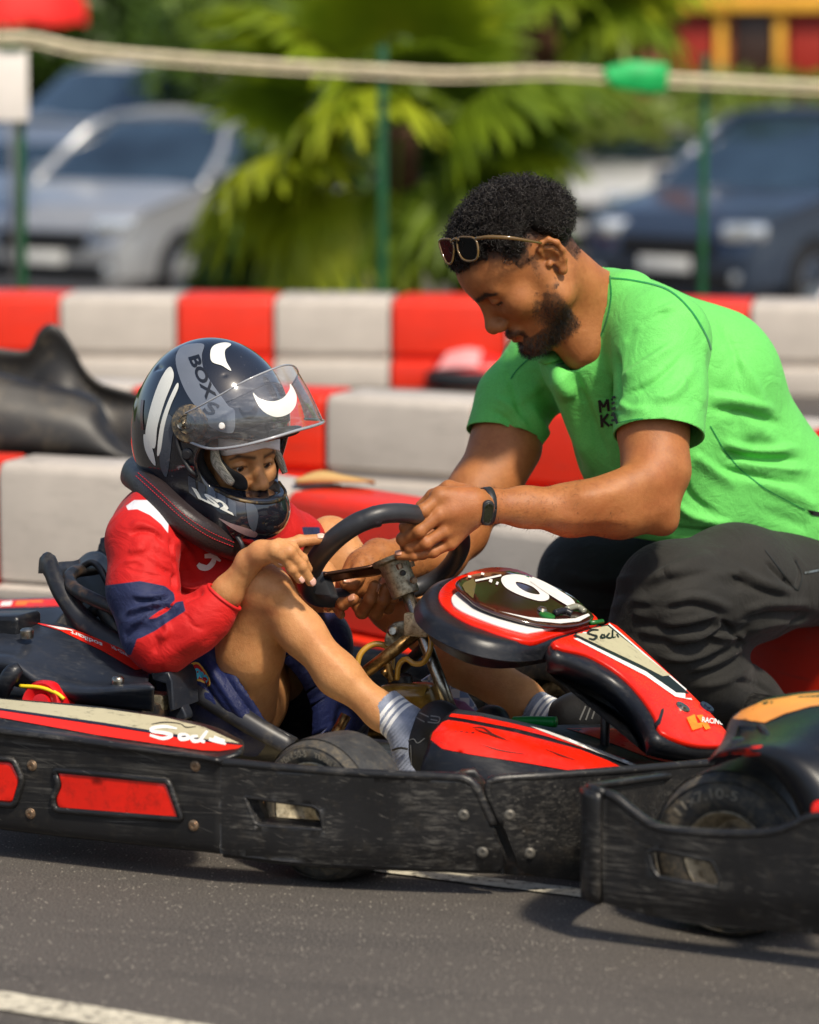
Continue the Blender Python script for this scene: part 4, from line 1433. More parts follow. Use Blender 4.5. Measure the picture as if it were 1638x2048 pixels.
# --- near side pod ---------------------------------------------------
US = (-80, 0, 205, 410, 440)
def prow(lat, vs, us=US):
    return [PL(u, v, lat) for u, v in zip(us, vs)]
pod_rows = [
    prow(.46, (1470, 1480, 1500, 1530, 1545)),
    prow(.505, (1392, 1406, 1428, 1462, 1492)),
    prow(.53, (1384, 1397, 1415, 1449, 1478), (-80, 0, 205, 410, 480)),
    prow(.585, (1408, 1418, 1447, 1481, 1492), (-80, 0, 205, 410, 488)),
    prow(.625, (1425, 1436, 1474, 1502, 1505), (-80, 0, 205, 410, 480)),
    prow(.648, (1440, 1452, 1478, 1508, 1516), (-80, 0, 205, 410, 452)),
    prow(.664, (1446, 1459, 1484, 1512, 1520)),
    prow(.668, (1454, 1468, 1494, 1520, 1528)),
    prow(.658, (1462, 1476, 1502, 1527, 1535)),
    prow(.656, (1560, 1574, 1598, 1620, 1628)),
    prow(.656, (1625, 1638, 1663, 1684, 1690)),
    prow(.645, (1646, 1659, 1683, 1704, 1708)),
    prow(.60, (1640, 1652, 1676, 1697, 1700)),
]
POD = loft('side_pod', pod_rows, M_BUMP, KART, nu=40, nv=60, thick=.006)
PODB = bvh_of(POD)
decal('pod_stripe_white', [[(-70, 1388), (0, 1399), (205, 1418), (330, 1436), (410, 1456), (480, 1488), (410, 1479), (205, 1446), (0, 1417), (-70, 1407)]], PODB, M_CREAM, POD, spacing=12)
decal('pod_stripe_line', [[(-70, 1408), (0, 1418), (205, 1447), (410, 1480), (480, 1489), (482, 1492), (410, 1484), (205, 1451), (0, 1421), (-70, 1411)]], PODB, M_NAVYL, POD, spacing=12, off=.0016)
decal('pod_stripe_red', [[(-70, 1412), (0, 1422), (205, 1452), (410, 1485), (486, 1492), (488, 1497), (440, 1503), (405, 1502), (205, 1473), (0, 1436), (-70, 1424)]], PODB, M_STRED, POD, spacing=12)
stroke_decal('script_lettering', [
    [(354, 1459, .6), (330, 1455, 1), (306, 1458, 1.1), (304, 1464, 1), (330, 1468, 1.1), (344, 1473, 1.1), (326, 1479, 1), (300, 1472, .8)],
    [(372, 1470, .8), (360, 1472, 1.1), (362, 1480, 1.2), (378, 1478, 1.1), (372, 1470, .8)],
    [(396, 1474, .8), (384, 1476, 1.1), (388, 1484, 1.2), (402, 1481, 1), (416, 1462, .7), (402, 1481, 1), (410, 1486, 1)],
    [(418, 1480, 1), (432, 1484, 1.2), (452, 1490, .7)], [(428, 1476, 1), (450, 1484, .8)]], 6.5, PODB, M_WHITE, POD, off=.0022)
stroke_decal('pen_scribble', [[(303, 1450, .5), (330, 1446, 1), (360, 1449, .6), (372, 1456, 1), (392, 1455, .5)]], 2.0, PODB, M_STBLK, POD, off=.002)
def refl(name, poly):
    pts = [PL(u, v, .660) for u, v in poly]
    o = slab(name, pts, EL, .012, M_REFL, POD, bevel=.004, closed_curve=False, n=40)
    for vv in o.data.vertices: pass
    c = sum((Vector(p) for p in pts), Vector()) / len(pts)
    rim = [Vector(p) + (Vector(p) - c).normalized() * .006 + EL * -.002 for p in pts]
    tube('reflector_rim', rim + [rim[0]], .0062, M_BUMP, POD, n=8, smooth_path=False)
def round_poly(poly, r=8, k=4):
    out = []
    m = len(poly)
    for i in range(m):
        a, b, c = np.array(poly[i - 1], float), np.array(poly[i], float), np.array(poly[(i + 1) % m], float)
        da = (a - b) / np.linalg.norm(a - b); dc = (c - b) / np.linalg.norm(c - b)
        rr = min(r, np.linalg.norm(a - b) * .4, np.linalg.norm(c - b) * .4)
        for j in range(k + 1):
            t = j / k
            out.append(tuple((1 - t) ** 2 * (b + da * rr) + 2 * t * (1 - t) * b + t * t * (b + dc * rr)))
    return out
refl('side_reflector', round_poly([(113, 1543), (330, 1563), (357, 1638), (115, 1618), (110, 1598), (122, 1572)], 9))
refl('side_reflector', round_poly([(-70, 1518), (22, 1524), (38, 1558), (24, 1606), (-70, 1598)], 9))
for u, v in ((64, 1531), (391, 1532), (61, 1627), (387, 1651)):
    screw(u, v, lambda a, b: PL(a, b, .657), EL, POD, .0080)

# --- front side bumper --------------------------------------------------
_p0 = PL(440, 1700, .656)
PS1 = math.radians(11.5); N1 = Vector((-math.sin(PS1), -math.cos(PS1), 0))
def pj1(u, v):
    p = PP(u, v, _p0, N1)
    # gentle outward swell between the ends, drawn in at the bottom
    t = (u - 440) / 570.0
    k = .012 * math.sin(max(0, min(1, t)) * math.pi) - .012 * max(0, (v - 1700) / 40.0)
    return PP(u, v, _p0 + N1 * k, N1)
FB = thing('x', 'x', 'x')
bpy.data.objects.remove(FB)
out1 = [(436, 1527), (470, 1528), (560, 1537), (700, 1547), (800, 1552), (905, 1556), (932, 1561), (950, 1575), (962, 1600), (985, 1652), (1012, 1722), (1010, 1735), (995, 1741), (860, 1737), (700, 1731), (570, 1723), (440, 1707)]
hole1 = round_poly([(487, 1593), (625, 1612), (640, 1622), (648, 1662), (522, 1653), (508, 1648)], 7)
FBUMP = panel('front_side_bumper', [out1, hole1], pj1, M_BUMP, KART, thick=.014, spacing=16)
lip = [pj1(u, v) - N1 * .006 for u, v in out1[:10]]
tube('bumper_lip', lip, .0085, M_BUMP, FBUMP, n=10, res=60)
hl = [pj1(u, v) - N1 * .004 for u, v in hole1]
tube('window_lip', hl, .0048, M_BUMP, FBUMP, n=8, closed=True, smooth_path=False)
# inner ledge that stiffens the window (pale bevel seen through it)
loft('window_ledge', [[pj1(u, v) - N1 * .004 for u, v in [(489, 1595), (510, 1648), (524, 1653), (646, 1662)]],
                      [pj1(u + 14, v - 4) - N1 * .05 for u, v in [(489, 1595), (510, 1646), (524, 1650), (646, 1659)]]], M_BUMP, FBUMP, nu=24, nv=4, thick=.003)
for u, v in ((927, 1630), (965, 1704)):
    screw(u, v, pj1, N1, FBUMP, .008, M_SCREWG)
tube('bumper_underlip', [pj1(u, v) - N1 * .012 for u, v in [(445, 1707), (570, 1722), (700, 1730), (860, 1736), (1000, 1740)]], .010, M_BUMP, FBUMP, n=8, res=40)

# --- nose bumper ---------------------------------------------------------
_ye = pj1(985, 1650).y
def yn(u): return _ye + .004 + .19 * max(0, (u - 985) / 430.0) ** 1.6
def pj2(u, v): return P(u, v, yn(u) + .02 * max(0, (v - 1715) / 40))
out2 = [(978, 1567), (992, 1560), (1100, 1553), (1250, 1542), (1418, 1528), (1430, 1540), (1430, 1735), (1300, 1757), (1170, 1764), (1070, 1752), (1050, 1746), (1038, 1734), (1006, 1650), (978, 1588)]
NB_ = panel('nose_bumper', [out2], pj2, M_BUMP, KART, thick=.014, spacing=18)
tube('bumper_lip', [pj2(u, v) + Vector((0, .006, 0)) for u, v in [(1004, 1648), (980, 1592), (980, 1568), (996, 1560), (1100, 1553), (1250, 1542), (1424, 1527)]], .0082, M_BUMP, NB_, n=10, res=60)
for u, v in ((1019, 1630), (1059, 1706)):
    screw(u, v, pj2, Vector((0, -1, 0)), NB_, .008, M_SCREWG)
# dark gap between the two bumper mouldings
panel('bumper_joint', [[(920, 1542), (950, 1538), (995, 1600), (1070, 1752), (990, 1748), (930, 1610), (918, 1570)]], lambda u, v: P(u, v, _ye + .05), M_TUBE, KART, thick=.01, spacing=20)
# far-side return of the nose bumper and far side bumper
far_pts = [KP(.62, -.05, .13), KP(.62, -.3, .13), KP(.55, -.5, .12), KP(.35, -.62, .11), KP(-.2, -.66, .11), KP(-.55, -.66, .13)]
tube('far_bumper', far_pts, .062, M_BUMP, KART, n=12, res=40, flat=(tuple(EL), .3))

# --- chassis, floor, wheels ----------------------------------------------
floor_m = mat('floor_tray', (206, 192, 152), .5, var=.2, vscale=14, dirt=.5, dirtcol=(140, 108, 60))
slab('floor_tray', [KP(-.75, .34, .058), KP(.42, .36, .058), KP(.50, .2, .058), KP(.50, -.2, .058), KP(.42, -.36, .058), KP(-.75, -.34, .058)], UP, .008, floor_m, KART, bevel=.003, closed_curve=False)
for l in (.36, -.36):
    tube('chassis_rail', [KP(-.95, l * .9, .075), KP(-.5, l, .075), KP(.1, l, .075), KP(.42, l * .8, .075)], .015, M_BRASS, KART, n=10)
tube('front_axle_beam', [KP(0, -.45, .11), KP(0, .42, .11)], .014, M_STEEL, KART, n=10)
tube('rear_axle', [KP(-1.05, -.58, .135), KP(-1.05, .58, .135)], .02, M_STEEL, KART, n=12)
steer = math.radians(14)
axw = Vector((-math.sin(YAW + steer), -math.cos(YAW + steer), 0))
Wc = PZ(672, 1752, 0) + UP * .129
w1, wA, wB = wheel(KART, Wc, axw, .129, .064, .084, 'front_wheel')
arc_text('tyre_lettering', 'TUBELESS', Wc, axw, wA, wB, .101, .009, math.radians(-4), M_TYTXT, w1, .0682, math.radians(38))
arc_text('tyre_lettering', 'KST 10x4.50-5', Wc, axw, wA, wB, .100, .012, math.radians(58), M_TYTXT, w1, .0682, math.radians(52))
for (a, l, R, hw) in ((0, -.50, .129, .064), (-1.05, -.56, .14, .09), (-1.05, .56, .14, .09)):
    wheel(KART, KP(a, l, R), EL if l > 0 else -EL, R, hw, .068, 'front_wheel' if a == 0 else 'rear_wheel')

# --- seat ------------------------------------------------------------------
M_SEAT = mat('seat_shell', (30, 31, 36), .42, var=.3, vscale=12, dirt=.25, dirtcol=(84, 78, 68))
st = [(-.83, .445, .47, .11), (-.80, .40, .475, .14), (-.75, .28, .43, .18), (-.68, .16, .37, .20), (-.58, .095, .325, .205), (-.45, .08, .265, .20), (-.33, .09, .205, .19), (-.25, .11, .16, .165)]
rows = []
for a, zb, zr, hw in st:
    rows.append([KP(a + .0, hw + .012, zr - .03), KP(a, hw + .006, zr), KP(a, hw - .01, zr - .005), KP(a, hw * .86, zb + (zr - zb) * .35), KP(a, hw * .4, zb + .004), KP(a, 0, zb), KP(a, -hw * .4, zb + .004), KP(a, -hw * .86, zb + (zr - zb) * .35), KP(a, -hw + .01, zr - .005), KP(a, -hw - .006, zr), KP(a, -hw - .012, zr - .03)])
seat = loft('seat', rows, M_SEAT, KART, nu=48, nv=40, thick=.008, orient=False)
tube('seat_rim', [KP(a, hw, zr + .003) for a, zb, zr, hw in st] , .0065, M_SEAT, KART, n=8, res=40)
loft('seat_back_lip', [[P(u, v, 7.10 - .02 * i) for i, (u, v) in enumerate([(157, 1118), (178, 1104), (205, 1106), (232, 1140), (248, 1190)])],
                       [P(u, v, 7.02 - .02 * i) for i, (u, v) in enumerate([(160, 1130), (182, 1120), (202, 1132), (222, 1170), (240, 1215)])]], M_SEAT, seat, nu=30, nv=8, thick=.012)
tube('support_hoop', [P(232, 1128, 7.12), P(190, 1137, 7.08), P(152, 1143, 7.0), P(138, 1158, 6.95), P(150, 1178, 6.90), P(190, 1200, 6.86), P(240, 1222, 6.84)], .0135, M_TUBE, seat, n=12, res=50)
tube('support_strut', [P(168, 1265, 6.93), P(176, 1235, 6.92), P(198, 1216, 6.90), P(225, 1210, 6.88)], .0125, M_TUBE, seat, n=12, res=30)
tube('support_strut', [P(195, 1200, 6.9), P(225, 1250, 6.88), P(262, 1310, 6.86)], .017, M_TUBE, seat, n=10, res=20, flat=(tuple(EL), .6))
slab('bracket_tab', [P(u, v, 6.93) for u, v in [(142, 1172), (162, 1182), (162, 1205), (152, 1211), (142, 1205)]], -EF * .3 + EL, .008, M_TUBE, seat, bevel=.002)
tube('bracket_bolt', [P(225, 1207, 6.83), P(248, 1214, 6.82)], .006, M_STEEL, seat, n=8)

# --- far side pod -----------------------------------------------------------
frow = lambda lat, vs: [PL(u, v, lat) for u, v in zip((-80, 0, 120, 300, 420), vs)]
FPOD = loft('far_side_pod', [frow(-.70, (1260, 1258, 1252, 1262, 1275)), frow(-.69, (1204, 1200, 1196, 1207, 1222)), frow(-.62, (1222, 1217, 1214, 1224, 1238)), frow(-.60, (1228, 1223, 1220, 1230, 1243)), frow(-.58, (1305, 1300, 1295, 1302, 1310))], mat('far_pod_plastic', (44, 52, 66), .35, var=.25, vscale=6, coat=.2), KART, nu=30, nv=24, thick=.006)
FPB = bvh_of(FPOD)
decal('far_pod_stripe', [[(-70, 1206), (0, 1202), (120, 1198), (200, 1203), (200, 1213), (120, 1213), (0, 1216), (-70, 1220)]], FPB, M_STRED, FPOD, spacing=12)
decal('far_pod_mark', [[(4, 1205), (26, 1203), (22, 1213), (0, 1214)]], FPB, M_WHITE, FPOD, spacing=8, off=.002)
decal('far_pod_mark', [[(34, 1203), (88, 1202), (80, 1211), (30, 1212)]], FPB, mat('sticker_orange', (232, 120, 40), .4), FPOD, spacing=8, off=.002)

# --- engine and its cover ------------------------------------------------------
ec = [
    (.17, [(-60, 1300), (60, 1300), (145, 1310), (240, 1330), (322, 1350)]),
    (.20, [(-60, 1225), (60, 1241), (145, 1256), (240, 1290), (320, 1331)]),
    (.225, [(-60, 1231), (58, 1245), (140, 1261), (232, 1296), (312, 1337)]),
    (.30, [(-60, 1262), (52, 1272), (124, 1292), (200, 1322), (300, 1350)]),
    (.37, [(-60, 1297), (38, 1303), (100, 1334), (176, 1360), (296, 1362)]),
    (.41, [(-60, 1313), (22, 1312), (85, 1350), (165, 1372), (300, 1366)]),
    (.428, [(-60, 1325), (18, 1326), (82, 1366), (165, 1384), (306, 1374)]),
    (.42, [(-60, 1345), (24, 1350), (92, 1386), (165, 1398), (306, 1390)]),
    (.40, [(-60, 1362), (40, 1375), (104, 1400), (165, 1408), (306, 1424)])]
COVER = loft('engine_cover', [[PL(u, v, lat) for u, v in r] for lat, r in ec], M_COVER, KART, nu=48, nv=48, thick=.006)
CB = bvh_of(COVER)
decal('cover_stripe', [[(60, 1244), (145, 1259), (238, 1293), (316, 1334), (296, 1338), (270, 1341), (205, 1303), (120, 1262)]], CB, M_STRED, COVER, spacing=10)
text_decal('lettering', 'POWERED BY', (279, 1322), (-62, -32), (6.0, 8.5), CB, M_WHITE, COVER, off=.0022, bold=.012, shear=.2)
text_decal('lettering', 'sodikart', (204, 1288), (-66, -27), (5, 10), CB, M_WHITE, COVER, off=.0022, bold=.02, shear=.3)
decal('cover_mark', [[(92, 1252), (128, 1257), (150, 1263), (120, 1261)]], CB, M_WHITE, COVER, spacing=6, off=.0022)
for (u, v, r) in ((54, 1268, .0135), (236, 1364, .012)):
    p = PL(u, v, .33 if v < 1300 else .395)
    lathe('cap_screw', [(0, .006), (r * .7, .005), (r, .001), (r, -.006), (r * .9, -.014)], p + UP * .006, UP, M_STEEL, COVER, n=20)
# cover end duct
slab('cooling_duct', [PL(u, v, .33) for u, v in [(300, 1338), (336, 1345), (344, 1362), (348, 1420), (338, 1424), (330, 1368), (304, 1362)]], EL, .10, M_COVER, KART, bevel=.004, closed_curve=False)
slab('duct_shield', [PL(u, v, .30) for u, v in [(336, 1395), (358, 1405), (372, 1438), (340, 1440), (334, 1420)]], EL, .03, M_COVER, KART, bevel=.004)
box('engine_bracket', PL(316, 1412, .30), .045, .05, .05, M_CAST, KART, rz=-YAW, bevel=.006)
box('engine_block', KP(-.63, .32, .16), .36, .17, .18, M_TUBE, KART, rz=-YAW, bevel=.02)
slab('engine_box', [PL(u, v, .30) for u, v in round_poly([(-60, 1234), (30, 1233), (36, 1240), (36, 1290), (-60, 1294)], 8)], EL, .09, M_BODYBLK, KART, bevel=.008, closed_curve=False)
rot_c = PL(86, 1408, .44)
ROT = lathe('starter_rotor', [(.0, .012), (.018, .012), (.02, .004), (.03, .012), (.038, .014), (.045, .004), (.046, -.02), (.046, -.04)], rot_c, EL + UP * .25, mat('rotor_red', (196, 18, 22), .35, var=.2, coat=.3), KART, n=32)
tube('rotor_stripe', [PL(40, 1372, .445), PL(80, 1375, .445), (PL(112, 1386, .445)), PL(128, 1398, .445)], .0038, mat('stripe_yellow', (232, 200, 30), .4), KART, n=8, res=20)
tube('starter_handle', [PL(4, 1392, .45), PL(12, 1366, .455), PL(26, 1346, .45), PL(40, 1336, .44)], [.013, .017, .018, .012], M_BODYBLK, KART, n=12, res=16)

# --- nose cone ------------------------------------------------------------------
def nrow(l): return [P(u, v, Y) for u, v, Y in l]
nose_rows = [
    nrow([(833, 1572, 6.36), (900, 1572, 6.33), (1000, 1568, 6.30), (1145, 1560, 6.30), (1300, 1548, 6.36), (1425, 1534, 6.46)]),
    nrow([(846, 1520, 6.37), (900, 1532, 6.34), (1000, 1545, 6.31), (1145, 1550, 6.31), (1300, 1543, 6.37), (1425, 1530, 6.47)]),
    nrow([(856, 1490, 6.38), (900, 1502, 6.35), (1000, 1519, 6.33), (1145, 1543, 6.33), (1300, 1540, 6.39), (1425, 1527, 6.49)]),
    nrow([(861, 1468, 6.40), (905, 1462, 6.38), (1000, 1480, 6.37), (1145, 1518, 6.37), (1270, 1534, 6.42), (1425, 1524, 6.51)]),
    nrow([(884, 1440, 6.44), (930, 1444, 6.43), (1030, 1463, 6.43), (1150, 1494, 6.44), (1270, 1525, 6.47), (1425, 1521, 6.54)]),
    nrow([(904, 1424, 6.49), (960, 1430, 6.48), (1060, 1452, 6.49), (1160, 1482, 6.52), (1280, 1515, 6.54), (1425, 1515, 6.58)]),
    nrow([(925, 1420, 6.56), (985, 1430, 6.56), (1090, 1455, 6.57), (1190, 1482, 6.59), (1300, 1500, 6.62), (1430, 1507, 6.66)]),
    nrow([(1020, 1452, 6.64), (1070, 1456, 6.65), (1130, 1458, 6.66), (1210, 1458, 6.69), (1300, 1472, 6.72), (1430, 1495, 6.75)]),
    nrow([(1060, 1452, 6.80), (1110, 1450, 6.80), (1170, 1448, 6.82), (1240, 1450, 6.84), (1320, 1462, 6.86), (1440, 1480, 6.88)]),
]
NOSE = loft('nose_cone', nose_rows, M_BODYBLK, KART, nu=56, nv=44, thick=.006)
NBV = bvh_of(NOSE)
decal('nose_panel_red', [[(862, 1480), (866, 1466), (884, 1446), (896, 1441), (930, 1446), (1030, 1466), (1100, 1484), (1160, 1500), (1215, 1522), (1240, 1534), (1215, 1540), (1150, 1544), (1060, 1528), (945, 1510), (885, 1498)]], NBV, M_REDP, NOSE, spacing=12)
decal('nose_panel_red', [[(903, 1428), (960, 1434), (1030, 1449), (1090, 1464), (1160, 1488), (1250, 1519), (1240, 1521), (1160, 1495), (1090, 1473), (1030, 1458), (930, 1439), (898, 1434)]], NBV, M_REDP, NOSE, spacing=10)
decal('nose_stripe_cream', [[(1060, 1454), (1090, 1462), (1180, 1494), (1272, 1531), (1264, 1534), (1160, 1494), (1080, 1463)]], NBV, M_WHITE, NOSE, spacing=10, off=.002)
decal('nose_panel_red', [[(1132, 1458), (1200, 1456), (1280, 1463), (1330, 1478), (1400, 1500), (1424, 1506), (1424, 1522), (1340, 1527), (1300, 1518), (1240, 1494), (1180, 1472)]], NBV, M_REDP, NOSE, spacing=12)
M_SCRIB = mat('scuff_mark', (70, 22, 14), .5, var=.4, vscale=60)
stroke_decal('scuff_marks', [[(945, 1457, .3), (966, 1458, 1), (985, 1470, 1), (1010, 1480, .3)], [(950, 1460, .3), (972, 1468, 1), (990, 1474, .8), (1018, 1484, .2)], [(962, 1490, .2), (1000, 1502, .8), (1050, 1510, .2)], [(1090, 1500, .2), (1120, 1512, .8), (1150, 1522, .2)]], 2.6, NBV, M_SCRIB, NOSE, off=.0022)
slab('nose_bracket', [P(u, v, 6.33) for u, v in [(905, 1545), (935, 1540), (945, 1560), (905, 1562)]], Vector((0, -1, .3)), .02, M_TUBE, KART, bevel=.003)

# --- front panel with the number plate -----------------------------------------
UPC = KP(.10, 0, .438); UPN = (EF * .26 + UP).normalized()
up_ = lambda u, v, d=0.0: PP(u, v, UPC + UPN * d, UPN)
o_blk = [(841, 1196), (848, 1176), (872, 1157), (910, 1146), (960, 1138), (1020, 1140), (1072, 1157), (1130, 1188), (1188, 1232), (1206, 1252), (1170, 1268), (1108, 1281), (1050, 1289), (990, 1284), (930, 1268), (880, 1244), (850, 1220)]
o_red = [(877, 1188), (892, 1166), (925, 1148), (975, 1134), (1025, 1136), (1060, 1148), (1110, 1176), (1160, 1208), (1198, 1240), (1160, 1256), (1112, 1268), (1068, 1281), (1030, 1276), (975, 1258), (925, 1238), (888, 1212)]
FPAN = slab('front_panel', [up_(u, v, -.004) for u, v in o_blk], UPN, .062, M_BODYBLK, KART, bevel=.018, bulge=.006, taper=.02, n=60)
slab('panel_red_field', [up_(u, v, .001) for u, v in o_red], UPN, .012, M_REDP, FPAN, bevel=.003, n=60)
slab('panel_white_field', [up_(u, v, .006) for u, v in [(903, 1198), (910, 1186), (930, 1180), (1000, 1190), (1110, 1230), (1120, 1250), (1062, 1263), (1044, 1262), (985, 1245), (918, 1217)]], UPN, .006, M_WHITE, FPAN, bevel=.002, n=40)
PL8 = UPC + UPN * .022
PLN = (UPN + EF * .03 + EL * .02).normalized()
pl_ = lambda u, v: PP(u, v, PL8, PLN)
M_PLATE = mat('plate_brown', (52, 26, 20), .08, var=.2, vscale=7, coat=1.0)
o_pl = [(911, 1166), (945, 1148), (985, 1143), (1030, 1143), (1080, 1160), (1140, 1188), (1176, 1218), (1188, 1234), (1160, 1248), (1120, 1252), (1070, 1247), (1000, 1228), (960, 1212), (942, 1200)]
PLATE = slab('number_plate', [pl_(u, v) for u, v in o_pl], PLN, .006, M_PLATE, KART, bevel=.0025, n=60)
PLB = bvh_of(PLATE)
ring_o = [(1002, 1160), (1010, 1152), (1036, 1150), (1064, 1157), (1086, 1172), (1097, 1190), (1096, 1200), (1080, 1203), (1056, 1197), (1030, 1187), (1010, 1175)]
ring_i = [(1031, 1166), (1042, 1166), (1064, 1174), (1078, 1186), (1076, 1190), (1056, 1186), (1038, 1176)]
decal('digit_nine', [ring_o, ring_i], PLB, M_WHITE, PLATE, spacing=6, curve=True)
stroke_decal('digit_nine_tail', [[(1062, 1160, .7), (1090, 1176, 1.1), (1116, 1192, 1.2), (1138, 1206, 1.1), (1146, 1214, .8)]], 15, PLB, M_WHITE, PLATE, off=.0024)
M_OLIVE = mat('plate_olive', (92, 82, 48), .3)
decal('plate_window', [[(928, 1166), (946, 1158), (952, 1168), (946, 1198), (930, 1184), (924, 1172)]], PLB, M_OLIVE, PLATE, spacing=6)
M_GRN = mat('plate_green', (22, 96, 36), .3)
decal('plate_edge_green', [[(1012, 1143), (1036, 1143), (1082, 1160), (1140, 1187), (1178, 1218), (1172, 1217), (1134, 1189), (1080, 1165), (1036, 1148)]], PLB, M_GRN, PLATE, spacing=7, off=.0016)
decal('plate_edge_white', [[(1000, 1224), (1070, 1243), (1120, 1248), (1158, 1244), (1180, 1232), (1176, 1228), (1150, 1238), (1110, 1240), (1060, 1236)]], PLB, M_WHITE, PLATE, spacing=7, off=.0014)
stroke_decal('script_lettering', [[(950, 1163), (975, 1158), (1002, 1152)], [(936, 1148, 1.2), (932, 1153, 1.3), (942, 1155, 1)], [(958, 1147, 1.4), (968, 1150, 1.2)], [(978, 1162, 1.6), (984, 1164, 1.8)], [(992, 1167, 1.6), (996, 1169, 1.6)]], 3.6, PLB, M_WHITE, PLATE)
# transponder-like clutter at the plate corner
tube('plate_clip', [pl_(1108, 1232) + PLN * .006, pl_(1126, 1229) + PLN * .008, pl_(1142, 1233) + PLN * .006], .006, M_BODYBLK, PLATE, n=10)
tube('plate_clip', [pl_(1132, 1224) + PLN * .006, pl_(1152, 1221) + PLN * .008, pl_(1168, 1228) + PLN * .005], .006, mat('clip_grey', (150, 150, 132), .3, .3), PLATE, n=10)
lathe('plate_button', [(0, .005), (.010, .005), (.015, .003), (.016, -.002)], pl_(1094, 1232), PLN, M_GRN, PLATE, n=20)
lathe('plate_button_cap', [(0, .008), (.007, .007), (.010, .002)], pl_(1084, 1222), PLN, M_STEEL, PLATE, n=18)
tube('plate_latch', [up_(1180, 1246, .01), up_(1205, 1243, .012)], .005, M_GRN, FPAN, n=8)
lathe('panel_bolt', [(0, .006), (.009, .005), (.016, 0), (.017, -.004)], P(866, 1238, 6.72), Vector((-.5, -.85, .1)), M_TUBE, FPAN, n=18)
# lower half of the panel
LPC = KP(.30, 0, .394); LPN = (EF * .66 + UP).normalized()
lp_ = lambda u, v, d=0.0: PP(u, v, LPC + LPN * d, LPN)
lo_blk = [(1108, 1276), (1150, 1262), (1202, 1252), (1228, 1250), (1270, 1286), (1324, 1336), (1380, 1388), (1432, 1440), (1464, 1482), (1448, 1496), (1400, 1496), (1340, 1484), (1310, 1470), (1296, 1440), (1268, 1398), (1226, 1358), (1170, 1330), (1112, 1306)]
lo_red = [(1106, 1282), (1150, 1266), (1205, 1250), (1226, 1245), (1268, 1280), (1322, 1330), (1378, 1382), (1430, 1434), (1462, 1476), (1446, 1489), (1395, 1488), (1345, 1474), (1318, 1458), (1310, 1430), (1280, 1386), (1240, 1346), (1180, 1310), (1124, 1296)]
LPAN = slab('lower_front_panel', [lp_(u, v, -.005) for u, v in lo_blk], LPN, .05, M_BODYBLK, FPAN, bevel=.012, n=64, taper=.012)
LRED = slab('lower_panel_red', [lp_(u, v, .002) for u, v in lo_red], LPN, .012, M_REDP, FPAN, bevel=.003, n=64)
LB = bvh_of(LRED)
decal('panel_sticker_edge', [[(1124, 1266), (1218, 1247), (1238, 1264), (1392, 1396), (1384, 1401), (1350, 1394), (1290, 1352)]], LB, M_WHITE, FPAN, spacing=12)
decal('panel_sticker_border', [[(1134, 1267), (1216, 1250), (1234, 1265), (1378, 1388), (1352, 1386), (1292, 1344)]], LB, M_STBLK, FPAN, spacing=12, off=.0016)
decal('panel_sticker', [[(1142, 1266), (1214, 1253), (1230, 1266), (1340, 1352), (1324, 1354), (1278, 1330)]], LB, M_CREAM, FPAN, spacing=10, off=.002)
stroke_decal('script_lettering', [[(1196, 1262, .7), (1182, 1262, 1.1), (1174, 1268, 1), (1184, 1272, 1), (1192, 1275, 1.2), (1186, 1281, 1.1), (1176, 1279, .7)],
                                  [(1204, 1270, 1), (1200, 1277, 1), (1208, 1277, 1), (1206, 1270, .8)], [(1218, 1268, .8), (1212, 1276, 1), (1222, 1277, .8), (1224, 1262, .8), (1224, 1276, .8), (1230, 1276, .6)], [(1232, 1270, .9), (1236, 1277, .7)]], 4.2, LB, M_STBLK, FPAN, off=.0026)
for (u, v) in ((1366, 1414), (1414, 1414)):
    lathe('panel_bolt', [(0, .004), (.006, .004), (.007, .001), (.014, .002), (.0155, -.002)], lp_(u, v, .003), LPN, M_STEEL if u < 1400 else M_NAVYL, FPAN, n=20)
decal('panel_notch', [[(1300, 1457), (1314, 1444), (1322, 1420), (1327, 1418), (1326, 1426), (1320, 1448), (1312, 1462)]], LB, M_STBLK, FPAN, spacing=6, off=.002)
M_ORG = mat('sticker_orange2', (240, 130, 20), .4, var=.3, vscale=40)
decal('racing_mark', [[(1372, 1437), (1388, 1430), (1394, 1448), (1402, 1447), (1404, 1456), (1384, 1462)], [(1392, 1432), (1404, 1431), (1412, 1444), (1420, 1458), (1410, 1461)]], LB, M_ORG, FPAN, spacing=6, off=.002)
text_decal('lettering', 'RACING', (1402, 1446), (44, 6), (-1, -10), LB, M_WHITE, FPAN, off=.0032, bold=.03, shear=.2)
# uprights under the panel
tube('panel_strut', [KP(.34, .06, .08), KP(.34, .05, .33)], .009, M_TUBE, FPAN, n=8)
tube('panel_strut', [KP(.34, -.06, .08), KP(.34, -.05, .33)], .009, M_TUBE, FPAN, n=8)

